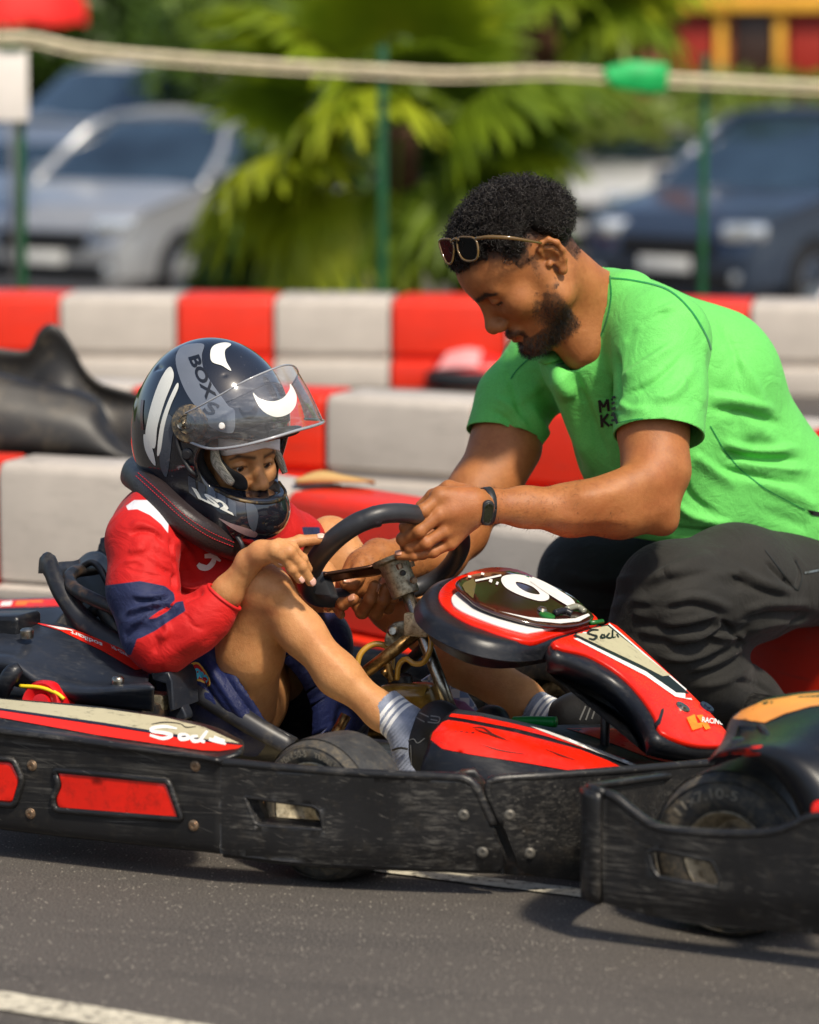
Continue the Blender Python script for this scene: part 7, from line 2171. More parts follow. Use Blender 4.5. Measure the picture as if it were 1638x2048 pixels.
# collar band laid over the neck edge
cb = stroke_decal('collar', [[(1200, 541), (1207, 575), (1206, 612), (1192, 652), (1168, 686), (1134, 708), (1100, 719), (1084, 716)]], 19, STB, bS.m, SHIRT, off=.004)
md = cb.modifiers.new('solid', 'SOLIDIFY'); md.thickness = .006; md.offset = 0
attr(cb, 'seam', np.zeros(len(cb.data.vertices)))
yl = STB.ray_cast(CAMP, ray(1214, 836).normalized())[0].y - .085
M_PRINT = mat('print_black', (14, 18, 14), .6)
def letters(strokes):
    stroke_decal('lettering', strokes, 5.0, STB, M_PRINT, SHIRT, off=.004)
letters([[(1202, 824), (1199, 799)], [(1199, 799), (1208, 813)], [(1208, 813), (1215, 797)], [(1215, 797), (1218, 821)]])
letters([[(1223, 796), (1226, 820)], [(1222, 797), (1234, 795)], [(1224, 808), (1233, 806)], [(1225, 819), (1235, 817)]])
letters([[(1206, 853), (1203, 828)], [(1205, 842), (1217, 826)], [(1207, 839), (1220, 851)]])
letters([[(1223, 850), (1230, 825)], [(1230, 825), (1238, 848)], [(1226, 842), (1235, 840)]])
decal('hem_label', [[(1612, 1018), (1640, 1024), (1660, 1036), (1624, 1030)]], STB, M_PRINT, SHIRT, spacing=6, off=.002)

# ---- trousers -------------------------------------------------------------------
bT = fabric('trousers_black', (40, 39, 36), .8, 1300, sheen=.06, tint=.2)
spk = bT.step(bT.noise(60, 7, .8), .70, .02)
prev = bT.b.inputs['Base Color'].links[0].from_socket
bT.set(Base_Color=bT.mix(bT.math('MULTIPLY', bT.math('MULTIPLY', spk, bT.step(bT.noise(5, 3, .5), .53, .05)), .6), prev, _rgb((150, 146, 136))))
U = SDF()
U.cone(A_(1600, 1130, 7.46), A_(1720, 1140, 7.5), .115, .14, .06)
# near thigh, knee, shin (folded under)
U.chain([A_(1610, 1160, 7.32), A_(1470, 1160, 7.17), A_(1345, 1192, 7.06)], [.098, .104, .098], .05)
U.cone(A_(1340, 1190, 7.06), A_(1310, 1260, 7.07), .098, .088, .05)
U.chain([A_(1320, 1262, 7.08), A_(1400, 1340, 7.16), A_(1490, 1406, 7.26), A_(1580, 1470, 7.36)], [.086, .084, .066, .056], .04)
U.cone(A_(1410, 1225, 7.12), A_(1510, 1225, 7.24), .07, .055, .06)
# far thigh and shin
U.chain([A_(1560, 1120, 7.56), A_(1350, 1130, 7.62), A_(1170, 1150, 7.60)], [.13, .115, .095], .05)
U.chain([A_(1175, 1160, 7.60), A_(1165, 1280, 7.56), A_(1140, 1420, 7.52)], [.09, .085, .06], .04)
U.cone(A_(1180, 1170, 7.58), A_(1300, 1260, 7.60), .08, .07, .06)
kf = []
for i in range(8):                           # fan of pulled folds round the bent knee
    t = i / 7
    a = (1262 + 20 * t, 1170 + 110 * t, 6.97); b_ = (1330 + 60 * t, 1140 + 150 * t, 6.96 + .02 * t); c_ = (1470 + 20 * t, 1150 + 150 * t, 7.03 + .05 * t)
    kf.append(([a, b_, c_], .009 + .003 * (i % 3), (.0065 if i % 2 == 0 else -.006)))
for i in range(7):
    t = i / 6
    kf.append(([(1262 + 35 * t, 1270 + 40 * t, 7.0), (1330 + 45 * t, 1290 + 40 * t, 7.03 + .03 * t), (1400 + 80 * t, 1280 + 60 * t, 7.08 + .06 * t)], .008, (.006 if i % 2 else -.005)))
kf += [([(1410, 1110, 7.05), (1500, 1140, 7.1), (1580, 1170, 7.16)], .010, -.006), ([(1440, 1100, 7.06), (1530, 1120, 7.12), (1620, 1150, 7.2)], .010, .006), ([(1420, 1230, 7.05), (1500, 1200, 7.12), (1590, 1200, 7.18)], .012, .007), ([(1400, 1260, 7.06), (1490, 1240, 7.14), (1600, 1240, 7.2)], .010, -.006),
       ([(1120, 1130, 7.52), (1200, 1150, 7.5), (1300, 1150, 7.5)], .012, .006), ([(1120, 1180, 7.52), (1200, 1190, 7.5), (1280, 1180, 7.5)], .010, -.005), ([(1110, 1340, 7.46), (1170, 1330, 7.46), (1230, 1310, 7.5)], .010, .006), ([(1110, 1380, 7.46), (1170, 1370, 7.46), (1240, 1350, 7.5)], .010, -.005)]
for pts, w, h in kf: U.fold([P(*q) for q in pts], w, h)
uv_, uq = U.build(.0050)
uv_ = smooth_np(uv_, uq, 1)
uv_ = wrinkle(uv_, uq, TROU_W, 7.62)
TR = link('trousers', mesh_np('trousers', uv_, uq), bT.m, MAN)
TRB = bvh_of(TR)
stroke_decal('pocket_zip', [[(1608, 1146), (1640, 1140), (1670, 1134)]], 4, TRB, M_STEEL, TR, off=.002)
stroke_decal('pocket_seam', [[(1530, 1100), (1560, 1140), (1586, 1174), (1596, 1180)], [(1596, 1180), (1604, 1150), (1590, 1120)]], 2.4, TRB, M_PRINT, TR, off=.0015)
# shoes of the man (behind the karts)
shoe_m = mat('trainer_black', (22, 22, 24), .6)
SS = SDF(); SS.chain([A_(1590, 1480, 7.38), A_(1625, 1500, 7.36), A_(1648, 1510, 7.32)], [.048, .045, .035], .02)
sv, sq = SS.build(.006); link('shoe', mesh_np('shoe', sv, sq), shoe_m, MAN)
SS = SDF(); SS.chain([A_(1140, 1430, 7.52), A_(1115, 1450, 7.50), A_(1060, 1462, 7.46)], [.05, .046, .034], .02)
sv, sq = SS.build(.006); link('shoe', mesh_np('shoe', sv, sq), shoe_m, MAN)

# ---- wrist band --------------------------------------------------------------------
WB = thing('fitness_band', 'black fitness band on the man\'s left wrist', 'wristband', P(970, 1012, 6.80))
wax = (P(1050, 1014, 6.855) - P(940, 1014, 6.815)).normalized()
wc = Vector(P(971, 1012, 6.828))
bvhm = bvh_of(MB)
a0 = (Vector((0, -1, 0)) - wax * Vector((0, -1, 0)).dot(wax)).normalized(); b0 = wax.cross(a0)
rows = []
for w_ in (-.0085, -.008, .008, .0085):
    r_ = []
    for i in range(41):
        t = 2 * math.pi * i / 40; d = a0 * math.cos(t) + b0 * math.sin(t)
        h = bvhm.ray_cast(wc + wax * w_ + d * .2, -d)
        rr = (h[0] - wc - wax * w_).length if h[0] is not None and (h[0] - wc).length < .07 else .033
        r_.append(wc + wax * w_ + d * (min(rr, .037) + (.0025 if abs(w_) < .0083 else .0005)))
    rows.append(r_)
loft('strap', rows, M_RUBBER, WB, nu=60, thick=.001, orient=False)
cc_ = Vector(P(973, 1024, 6.80)); 
hit = bvhm.ray_cast(CAMP, ray(973, 1024).normalized()); cp_ = hit[0]; cn_ = hit[1]
cn_ = (cn_ - wax * cn_.dot(wax)).normalized(); cu_ = wax.cross(cn_).normalized()
if cu_.z > 0: cu_ = -cu_
def pill(c, L_, W_, n=10):
    out = []
    for i in range(n): 
        t = math.pi * i / (n - 1); out.append(c + cu_ * (L_ / 2 - W_ / 2 + math.sin(t) * W_ / 2) + wax * (math.cos(t) * W_ / 2))
    for i in range(n):
        t = math.pi * i / (n - 1); out.append(c - cu_ * (L_ / 2 - W_ / 2 + math.sin(t) * W_ / 2) - wax * (math.cos(t) * W_ / 2))
    return out
case = slab('case', pill(cp_ + cn_ * .0095, .050, .024), cn_, .011, M_RUBBER, WB, bevel=.003, closed_curve=False)
slab('screen', pill(cp_ + cn_ * .0100, .042, .0185), cn_, .002, mat('band_glass', (34, 36, 22), .05, var=.5, vscale=60, coat=1), WB, bevel=.0008, closed_curve=False)

# ---- sunglasses pushed up on the hair -------------------------------------------------
GL = thing('sunglasses', 'amber framed dark sunglasses pushed up on the man\'s hair', 'sunglasses', P(935, 495, 7.05))
M_ACET = NB('acetate'); M_ACET.set(Base_Color=(.20, .115, .03, 1), Roughness=.12, Coat_Weight=.8, Transmission_Weight=.35)
M_LENS = mat('lens_dark', (5, 4, 4), .25, var=.1, spec=.15); M_LENS2 = mat('lens_red', (60, 10, 8), .25, var=.2, spec=.15)
YG = 6.985
l1 = [(916, 477), (934, 474), (950, 478), (956, 496), (954, 516), (942, 522), (926, 518), (916, 500)]
l2 = [(879, 482), (892, 478), (904, 482), (908, 500), (904, 524), (896, 527), (888, 516), (882, 500)]
gp = lambda u, v: P(u, v, YG + (955 - u) * .0011)
GN = (Vector(MH.d(1, .15, .35))).normalized()
gN2 = ((gp(955, 500) - gp(885, 500)).cross(gp(920, 520) - gp(920, 480))).normalized()
if gN2.y > 0: gN2 = -gN2
slab('lens', [gp(u, v) for u, v in l1], gN2, .003, M_LENS, GL, bevel=.0008)
slab('lens', [gp(u, v) for u, v in l2], gN2, .003, M_LENS2, GL, bevel=.0008)
tube('frame_rim', [gp(u, v) for u, v in l1], .0023, M_ACET.m, GL, n=10, res=48, closed=True)
tube('frame_rim', [gp(u, v) for u, v in l2], .0023, M_ACET.m, GL, n=10, res=48, closed=True)
tube('bridge', [gp(902, 484), gp(910, 478), gp(919, 480)], .0032, M_ACET.m, GL, n=8)
tube('temple', [gp(952, 477), P(980, 474, 6.97), P(1020, 476, 6.965), P(1060, 482, 6.985), P(1092, 488, 7.02), P(1108, 496, 7.03)], [.0038, .0040, .0038, .003, .0026, .0022], M_ACET.m, GL, n=8, res=40, flat=((0, 1, 0), .5))

# ================================================================== THE DRIVER
KR = np.array([[0.621, 0.782, -0.056], [-0.782, 0.623, 0.026], [0.055, 0.027, 0.998]])
# drop the chin a little
def rx(R, axis_i, deg):
    a = Vector(R[:, axis_i]); M3 = np.array(Matrix.Rotation(math.radians(deg), 3, a)); return M3 @ R
KRF = rx(KR, 1, 4)
KH = Frame(P(460.4, 918.1, 6.93), KRF, .95)
KID = thing('person', 'seated driver in red and navy tracksuit top with one hand on the knee', 'person', KP(-.5, 0, .09))
S = SDF()
head_sdf(S, KH, ears=False, lids=.3)
S.cone(KH.p(-.02, 0, -.06), A_(395, 1080, 7.0), .055, .07, .03)
S.cone(A_(400, 1090, 7.0), A_(410, 1230, 7.03), .12, .13, .05)
S.cone(A_(410, 1230, 7.03), A_(450, 1380, 7.0), .13, .13, .05)
# near leg
S.chain([A_(470, 1400, 6.88), A_(500, 1300, 6.80), A_(524, 1190, 6.74)], [.084, .062, .046], .03)
S.sph(A_(526, 1166, 6.725), .043, .022); S.sph(A_(550, 1180, 6.708), .031, .02); S.sph(A_(572, 1222, 6.706), .020, .02)
S.chain([A_(545, 1196, 6.735), A_(602, 1264, 6.715), A_(676, 1350, 6.685), A_(764, 1424, 6.655), A_(812, 1458, 6.64)], [.039, .039, .037, .030, .030], .03)
S.fold([P(560, 1178, 6.67), P(640, 1290, 6.66), P(740, 1390, 6.62)], .014, .003)
# far leg
S.chain([A_(560, 1330, 7.16), A_(620, 1190, 7.19), A_(660, 1086, 7.20)], [.085, .068, .044], .03)
S.sph(A_(660, 1076, 7.195), .040, .03)
S.chain([A_(664, 1092, 7.20), A_(790, 1210, 7.14), A_(930, 1320, 7.05), A_(1040, 1400, 6.98), A_(1100, 1440, 6.94)], [.042, .050, .052, .040, .033], .03)
# near arm and hand over the knee, kept apart from the leg it rests on
S0 = S; S = SDF()
S.chain([A_(400, 1250, 6.74), A_(456, 1184, 6.71), A_(500, 1124, 6.685)], [.034, .028, .0225], .02)
S.chain([A_(496, 1122, 6.685), A_(522, 1106, 6.665), A_(552, 1100, 6.645)], [.0225, .0215, .020], .015)
kc = lambda u, v, Y: np.array(P(u, v, Y))
K_p = [kc(524, 1110, 6.655), kc(542, 1112, 6.645), kc(560, 1126, 6.645)]
K_r = [kc(548, 1102, 6.645), kc(566, 1110, 6.632), kc(584, 1138, 6.640), kc(599, 1158, 6.650)]
K_m = [kc(554, 1092, 6.645), kc(578, 1104, 6.632), kc(603, 1132, 6.645), kc(621, 1163, 6.66)]
K_i = [kc(558, 1088, 6.665), kc(584, 1096, 6.66), kc(604, 1118, 6.675), kc(616, 1138, 6.69)]
K_t = [kc(536, 1098, 6.68), kc(566, 1092, 6.69), kc(600, 1082, 6.70), kc(642, 1078, 6.705)]
finger(S, K_p, .0112, .0092); finger(S, K_r, .0118, .0090); finger(S, K_m, .0122, .0092); finger(S, K_i, .0118, .009); finger(S, K_t, .0135, .0098)
for q in ((530, 1108, 6.655), (562, 1106, 6.638), (574, 1101, 6.638)): S.sph(np.array(P(*q)), .0125, .012)
SA = S; S = S0
# far arm and hand hanging behind the wheel
S.chain([A_(600, 1130, 7.14), A_(640, 1150, 7.08), A_(662, 1184, 7.03)], [.034, .028, .028], .02)
for a_, b_ in (((652, 1196), (656, 1216)), ((664, 1200), (682, 1230)), ((676, 1196), (690, 1212))):
    finger(S, [kc(a_[0] - 6, a_[1] - 14, 7.02), kc(*a_, 7.0), kc(*b_, 6.985)], .011, .009)
parts = []
boxes = [(KH.c + KRF @ np.array((.03, 0, -.02)), np.array((.15, .15, .15)), .0024)]
for c_, e_, vx in boxes:
    V, Q = S.build(vx, c_ - e_, c_ + e_); V, Q = clip_np(V, Q, lambda C: (np.abs(C - c_) < e_ - .01).all(1)); parts.append((V, Q))
V, Q = S.build(.0050)
V, Q = clip_np(V, Q, lambda C: ~(np.abs(C - boxes[0][0]) < boxes[0][1] - .012).all(1))
parts.append((V, Q)); parts.append(SA.build(.0022)); V, Q = join_np(parts)
KB = link('body', mesh_np('body', V, Q), M_SKINK, KID)
L = KH.loc(V); isH = np.linalg.norm(L - np.array((.03, 0, 0)), axis=1) < .13
X3 = np.stack([L[:, 0], np.abs(L[:, 1]), L[:, 2]], 1)
YZ = X3 * np.array((0, 1, 1)); fx = L[:, 0] > .05
brow = (gauss_seg(YZ, (0, .013, .0150), (0, .044, .0205), .0046) + gauss_seg(YZ, (0, .044, .0205), (0, .056, .0140), .003)) * fx
lash = (gauss_seg(YZ, (0, .019, -.0040), (0, .034, -.0022), .0017) + gauss_seg(YZ, (0, .034, -.0022), (0, .050, -.0060), .0019)) * fx
lip = np.maximum(gauss_seg(X3, (.104, 0, -.0735), (.094, .019, -.078), .0042), gauss_seg(X3, (.102, 0, -.0835), (.092, .018, -.080), .0055))
pvk = proj_np(V)
mk = np.exp(-(((pvk[:, 0] - 536) / 20) ** 2 + ((pvk[:, 1] - 1222) / 11) ** 2)) * (V[:, 1] < 6.9)
mk = np.maximum(mk, np.exp(-(((pvk[:, 0] - 498) / 6) ** 2 + ((pvk[:, 1] - 957) / 5) ** 2)) * .5)
blank_attrs(KB, len(V), lip=np.clip(lip * isH, 0, 1), scalp=np.clip((brow * .9 + lash * .9) * isH, 0, 1), mark=mk)
eye_obj(KH, 1, (1, -.1, -.45), KB, .0124); eye_obj(KH, -1, (1, -.1, -.45), KB, .0124)
for f, r in ((K_p, .0094), (K_r, .0092), (K_m, .0094)): nail('nail', f, r, (.15, -.75, .6), KB, M_NAIL)
nail('nail', K_t, .010, (.0, -.5, .85), KB, M_NAIL)

# ---- tracksuit top ---------------------------------------------------------------
J = SDF()
J.cone(A_(340, 1090, 6.95), A_(400, 1250, 6.96), .120, .125, .06)
J.cone(A_(350, 1070, 6.93), A_(520, 1080, 7.08), .095, .095, .06)
J.cone(A_(400, 1240, 6.96), A_(430, 1330, 6.94), .13, .12, .05)
J.cone(A_(450, 1130, 6.98), A_(440, 1270, 6.96), .095, .10, .06)
J.cone(A_(280, 1070, 6.80), A_(310, 1040, 6.85), .060, .06, .05)
# near sleeve: upper arm, elbow, forearm, cuff
J.chain([A_(288, 1092, 6.78), A_(286, 1180, 6.74), A_(306, 1262, 6.71)], [.070, .064, .058], .03)
J.chain([A_(306, 1262, 6.71), A_(326, 1286, 6.70), A_(386, 1252, 6.69), A_(420, 1226, 6.69)], [.056, .054, .049, .046], .03)
J.chain([A_(418, 1228, 6.69), A_(448, 1196, 6.69)], [.047, .037], .012)
# far sleeve
J.chain([A_(540, 1080, 7.10), A_(590, 1088, 7.14), A_(604, 1108, 7.13)], [.07, .058, .05], .03)
jf = [([(240, 1110, 6.74), (300, 1080, 6.69), (350, 1110, 6.73)], .012, .006), ([(250, 1140, 6.72), (300, 1115, 6.67), (345, 1150, 6.71)], .010, -.004), ([(262, 1180, 6.68), (310, 1190, 6.66), (345, 1210, 6.68)], .010, .004),
      ([(250, 1240, 6.68), (300, 1232, 6.635), (345, 1210, 6.66)], .009, .006), ([(258, 1270, 6.67), (310, 1250, 6.635), (350, 1226, 6.66)], .009, -.006), ([(268, 1300, 6.68), (320, 1272, 6.64), (356, 1240, 6.66)], .009, .005),
      ([(290, 1260, 6.645), (330, 1256, 6.63), (372, 1226, 6.64)], .008, -.006), ([(300, 1330, 6.66), (350, 1300, 6.64), (400, 1270, 6.64)], .012, .004),
      ([(380, 1120, 6.82), (420, 1180, 6.82), (440, 1230, 6.84)], .014, .006), ([(350, 1100, 6.80), (380, 1180, 6.80), (380, 1230, 6.82)], .012, -.006), ([(350, 1190, 6.80), (400, 1200, 6.83), (450, 1180, 6.86)], .012, .006),
      ([(330, 1080, 6.78), (352, 1140, 6.76), (348, 1200, 6.76)], .008, -.007), ([(560, 1050, 7.03), (590, 1060, 7.05), (606, 1100, 7.07)], .008, .007), ([(545, 1070, 7.02), (575, 1076, 7.04), (590, 1110, 7.07)], .008, -.007), ([(410, 1330, 6.83), (440, 1290, 6.82), (460, 1250, 6.84)], .010, .005)]
for pts, w, h in jf: J.fold([P(*q) for q in pts], w, h)
jv, jq = J.build(.0045); jv = smooth_np(jv, jq, 1); jv = wrinkle(jv, jq, [(a, b_, c_ * 1.4) for a, b_, c_ in JER_W], 7.2)
nC = np.array((Vector(A_(460, 1170, 6.69)) - Vector(A_(418, 1224, 6.69))).normalized())
cE = A_(448, 1194, 6.69)
nC2 = np.array((Vector(A_(640, 1130, 7.12)) - Vector(A_(590, 1088, 7.14))).normalized())
jv, jq = clip_snap(jv, jq, lambda C: np.where(np.linalg.norm(C - cE, axis=1) < .07, (C - cE) @ nC, -1.0))
jv, jq = clip_snap(jv, jq, lambda C: np.where(np.linalg.norm(C - A_(612, 1112, 7.13), axis=1) < .09, (C - A_(612, 1112, 7.13)) @ nC2, -1.0))
bJ = NB('jersey')
zone = bJ.attr('navy'); wz = bJ.attr('whitez')
n1 = bJ.noise(8, 4, .55)
redc = bJ.ramp(n1, [(.3, (.44, .010, .010)), (.7, (.56, .015, .013))])
navc = bJ.ramp(n1, [(.3, (.014, .020, .062)), (.7, (.028, .036, .092))])
cj = bJ.mix(bJ.step(zone, 0, .0012), redc, navc)
cj = bJ.mix(bJ.step(wz, 0, .0012), cj, (.62, .62, .66, 1))
bJ.set(Base_Color=cj, Roughness=.62, Specular_IOR_Level=.2, Sheen_Weight=.04, Sheen_Roughness=.4)
hh = bJ.math('ADD', bJ.noise(900, 2, .5), bJ.math('MULTIPLY', bJ.noise(24, 4, .55, dist=.5), 2.0))
bJ.set(Normal=bJ.bump(hh, .25, .002, bJ.bump(bJ.noise(16, 3, .6, dist=1.4), .45, .010)))
JER = link('tracksuit_top', mesh_np('tracksuit_top', jv, jq), bJ.m, KID)
md = JER.modifiers.new('solid', 'SOLIDIFY'); md.thickness = .003; md.offset = -1
pj = proj_np(jv); near = jv[:, 1] < 6.83
def poly_sd(p, poly):
    """signed distance in px, positive inside"""
    poly = np.array(poly, float); d = np.full(len(p), 1e9); ins = np.zeros(len(p), bool)
    for i in range(len(poly)):
        a, b_ = poly[i], poly[(i + 1) % len(poly)]
        e = b_ - a; t = np.clip(((p - a) @ e) / (e @ e), 0, 1)
        d = np.minimum(d, np.linalg.norm(p - a - t[:, None] * e, axis=1))
        cond = ((a[1] > p[:, 1]) != (b_[1] > p[:, 1]))
        with np.errstate(divide='ignore', invalid='ignore'):
            xx = (b_[0] - a[0]) * (p[:, 1] - a[1]) / (b_[1] - a[1] + 1e-12) + a[0]
        ins ^= cond & (p[:, 0] < xx)
    return np.where(ins, d, -d)
nav = poly_sd(pj, [(200, 1172), (233, 1168), (280, 1162), (330, 1172), (348, 1186), (350, 1200), (338, 1212), (318, 1222), (296, 1238), (288, 1250), (284, 1244), (270, 1290), (262, 1310), (200, 1310)])
nav = np.maximum(nav, poly_sd(pj, [(284, 1244), (296, 1238), (312, 1236), (336, 1222), (352, 1204), (366, 1202), (371, 1222), (342, 1240), (310, 1262), (282, 1276), (266, 1280)]))
nav = np.where(near, nav, -50)
farn = np.where(jv[:, 1] > 7.02, poly_sd(pj, [(604, 1054), (640, 1054), (640, 1150), (596, 1150), (614, 1100)]), -50)
wht = np.where(jv[:, 1] < 6.98, poly_sd(pj, [(252, 1012), (268, 1000), (300, 1000), (326, 1014), (338, 1030), (336, 1066), (322, 1048), (300, 1030), (274, 1018), (256, 1020)]), -50)
attr(JER, 'navy', np.maximum(nav, farn) * .001); attr(JER, 'whitez', wht * .001)
JB = bvh_of(JER)
stroke_decal('emblem_letter', [[(408, 1112, 1.0), (424, 1112, 1.1), (440, 1122, .5)], [(428, 1114, 1.0), (424, 1126, 1.25), (414, 1135, 1.3), (402, 1134, 1.5), (394, 1128, .9)]], 8.5, JB, M_WHITE, JER, off=.0025)
tube('cuff_band', [Vector(cE) + (Vector(nC).orthogonal().normalized() * math.cos(t) + Vector(nC).cross(Vector(nC).orthogonal().normalized()) * math.sin(t)) * .0372 for t in [2 * math.pi * i / 16 for i in range(16)]], .0035, mat('cuff_red', (196, 20, 20), .6), JER, n=8, res=40, closed=True)
M_BADGE = mat('badge_red', (186, 24, 30), .5); M_BCY = mat('badge_cyan', (70, 180, 208), .5); M_BGOLD = mat('badge_gold', (214, 170, 70), .5); M_BNAVY = mat('badge_navy', (14, 16, 34), .6)

# ---- shorts ------------------------------------------------------------------------
bN = fabric('shorts_navy', (20, 28, 66), .5, 1000, sheen=.03, tint=.2)
H = SDF()
H.cone(A_(400, 1340, 6.92), A_(520, 1400, 6.96), .12, .13, .06)
H.chain([A_(440, 1340, 6.86), A_(478, 1392, 6.83), A_(508, 1446, 6.80)], [.095, .088, .062], .03)
H.chain([A_(520, 1400, 7.0), A_(600, 1420, 7.04), A_(650, 1440, 7.06)], [.11, .10, .085], .05)
H.cone(A_(560, 1400, 7.14), A_(620, 1290, 7.16), .1, .085, .04)
for pts, w, h in [([(400, 1300, 6.76), (450, 1380, 6.75), (500, 1450, 6.74)], .010, .006), ([(420, 1290, 6.77), (470, 1370, 6.76), (520, 1440, 6.75)], .008, -.006), ([(390, 1330, 6.77), (430, 1400, 6.76), (490, 1470, 6.76)], .010, -.005),
                  ([(560, 1400, 6.90), (600, 1410, 6.93), (660, 1400, 6.97)], .010, .008), ([(560, 1430, 6.90), (610, 1440, 6.93), (660, 1430, 6.97)], .010, -.008), ([(570, 1455, 6.9), (620, 1462, 6.93), (665, 1452, 6.97)], .010, .008), ([(580, 1360, 6.93), (600, 1400, 6.93), (590, 1450, 6.93)], .010, .008)]:
    H.fold([P(*q) for q in pts], w, h)
hv, hq = H.build(.0046); hv = smooth_np(hv, hq, 1); hv = wrinkle(hv, hq, SHO_W, 7.2)
hemA = np.array((412, 1262)); hemB = np.array((552, 1476))
def fH(C):
    p = proj_np(C)
    e = hemB - hemA; s_ = ((p[:, 0] - hemA[0]) * e[1] - (p[:, 1] - hemA[1]) * e[0]) / np.linalg.norm(e)
    return np.where(C[:, 1] < 6.93, s_ * .001, -1.0)
hv, hq = clip_snap(hv, hq, fH)
SHO = link('shorts', mesh_np('shorts', hv, hq), bN.m, KID)
md = SHO.modifiers.new('solid', 'SOLIDIFY'); md.thickness = .003; md.offset = 1
HBV = bvh_of(SHO)
decal('crest', [[(378, 1336), (386, 1326), (400, 1326), (418, 1346), (424, 1362), (420, 1372), (396, 1362), (380, 1356)]], HBV, M_BGOLD, SHO, spacing=6, off=.0045, curve=True)
decal('crest_field', [[(384, 1340), (390, 1330), (400, 1330), (415, 1348), (421, 1368), (398, 1358), (386, 1352)]], HBV, M_BADGE, SHO, spacing=6, off=.0052, curve=True)
text_decal('crest_lettering', 'qse', (389, 1345), (30, 21), (7, -17), HBV, M_BCY, SHO, off=.0064, bold=.05)

# ---- socks and shoes ------------------------------------------------------------------
bK = NB('sock'); sk = bK.attr('band')
rib = bK.n('ShaderNodeTexWave', wave_type='BANDS'); rib.inputs['Scale'].default_value = 55; rib.inputs['Distortion'].default_value = .6
bK.l(bK.coord((1, 1, 1), (0, math.radians(-40), math.radians(0))), rib.inputs['Vector'])
g = bK.ramp(bK.noise(60, 3, .6), [(.3, (.17, .20, .27)), (.7, (.29, .32, .40))])
bK.set(Base_Color=bK.mix(bK.step(sk, .5, .12), g, (.80, .79, .77, 1)), Roughness=.9, Sheen_Weight=.4, Normal=bK.bump(bK.math('ADD', rib.outputs['Fac'], bK.noise(500, 2, .5)), .5, .0015))
def sock(pts, rs, name='sock', r_extra=.004):
    D = SDF(); D.chain([np.array(p) for p in pts], [r + r_extra for r in rs], .012)
    a = np.array(pts[0]); d = np.array(pts[1]) - a; d /= np.linalg.norm(d)
    v_, q_ = D.build(.0032)
    v_, q_ = clip_np(v_, q_, lambda C: ((C - a) @ d) > 0)
    o = link(name, mesh_np(name, v_, q_), bK.m, KID)
    s_ = (v_ - a) @ d
    band = np.zeros(len(v_))
    for c0 in (.018, .030, .042): band = np.maximum(band, np.exp(-((s_ - c0) / .0042) ** 2))
    attr(o, 'band', band)
    md = o.modifiers.new('solid', 'SOLIDIFY'); md.thickness = .003; md.offset = -1
    # rolled top edge
    a_ = Vector(d).orthogonal().normalized(); b_ = Vector(d).cross(a_)
    return o
sock([A_(766, 1416, 6.66), A_(816, 1456, 6.635), A_(828, 1496, 6.625), A_(834, 1535, 6.62)], [.0365, .0355, .036, .038])
sock([A_(1068, 1420, 6.96), A_(1100, 1438, 6.94), A_(1128, 1446, 6.93)], [.037, .035, .034])
M_SHOE = mat('shoe_black', (24, 24, 25), .55, var=.25, vscale=40, bump=.3, bscale=400)
M_SHOEG = mat('shoe_trim', (104, 104, 102), .5); M_SOLE = mat('shoe_sole', (120, 108, 88), .8, var=.3, vscale=60, bump=.6, bscale=90)
D = SDF()
D.chain([A_(862, 1440, 6.62), A_(880, 1440, 6.60), A_(898, 1446, 6.59)], [.026, .032, .028], .02)
D.chain([A_(850, 1510, 6.615), A_(858, 1476, 6.605), A_(874, 1448, 6.595)], [.034, .034, .032], .02)
D.chain([A_(846, 1545, 6.61), A_(850, 1505, 6.605)], [.032, .035], .02)
D.chain([A_(890, 1450, 6.58), A_(920, 1470, 6.52), A_(940, 1500, 6.48)], [.032, .030, .026], .02)
dv, dq = D.build(.003)
SHOE = link('shoe', mesh_np('shoe', dv, dq), M_SHOE, KID)
SBV = bvh_of(SHOE)
stroke_decal('shoe_logo', [[(836, 1424), (858, 1434)], [(836, 1424), (830, 1432), (850, 1444)], [(862, 1432), (880, 1436), (876, 1446), (856, 1444)], [(862, 1439), (876, 1442)]], 2.4, SBV, M_SHOEG, SHOE, off=.0012)
stroke_decal('shoe_piping', [[(816, 1482), (828, 1478), (836, 1486), (850, 1476)], [(822, 1490), (824, 1530)]], 2.2, SBV, M_SHOEG, SHOE, off=.0012)
tube('shoe_lace', [P(785, 1500, 6.60), P(800, 1496, 6.58), P(815, 1498, 6.575)], .0022, M_SHOE, SHOE, n=6)
D = SDF()
D.chain([A_(1112, 1440, 6.93), A_(1150, 1428, 6.91), A_(1196, 1408, 6.89)], [.036, .038, .034], .02)
D.chain([A_(1130, 1452, 6.92), A_(1180, 1446, 6.89), A_(1215, 1436, 6.87)], [.030, .034, .034], .02)
dv, dq = D.build(.003)
SHO2 = link('shoe', mesh_np('shoe', dv, dq), M_SHOE, KID)
S2B = bvh_of(SHO2)
stroke_decal('shoe_stripes', [[(1160, 1440), (1172, 1412)], [(1172, 1440), (1184, 1408)], [(1184, 1438), (1196, 1404)]], 3.2, S2B, M_SHOEG, SHO2, off=.0012)
slab('sole', [P(u, v, Y) for u, v, Y in [(1206, 1384, 6.875), (1226, 1380, 6.87), (1246, 1396, 6.85), (1258, 1414, 6.84), (1250, 1432, 6.83), (1224, 1438, 6.84), (1208, 1420, 6.86)]], Vector((.75, -.6, .2)), .014, M_SOLE, SHO2, bevel=.004)

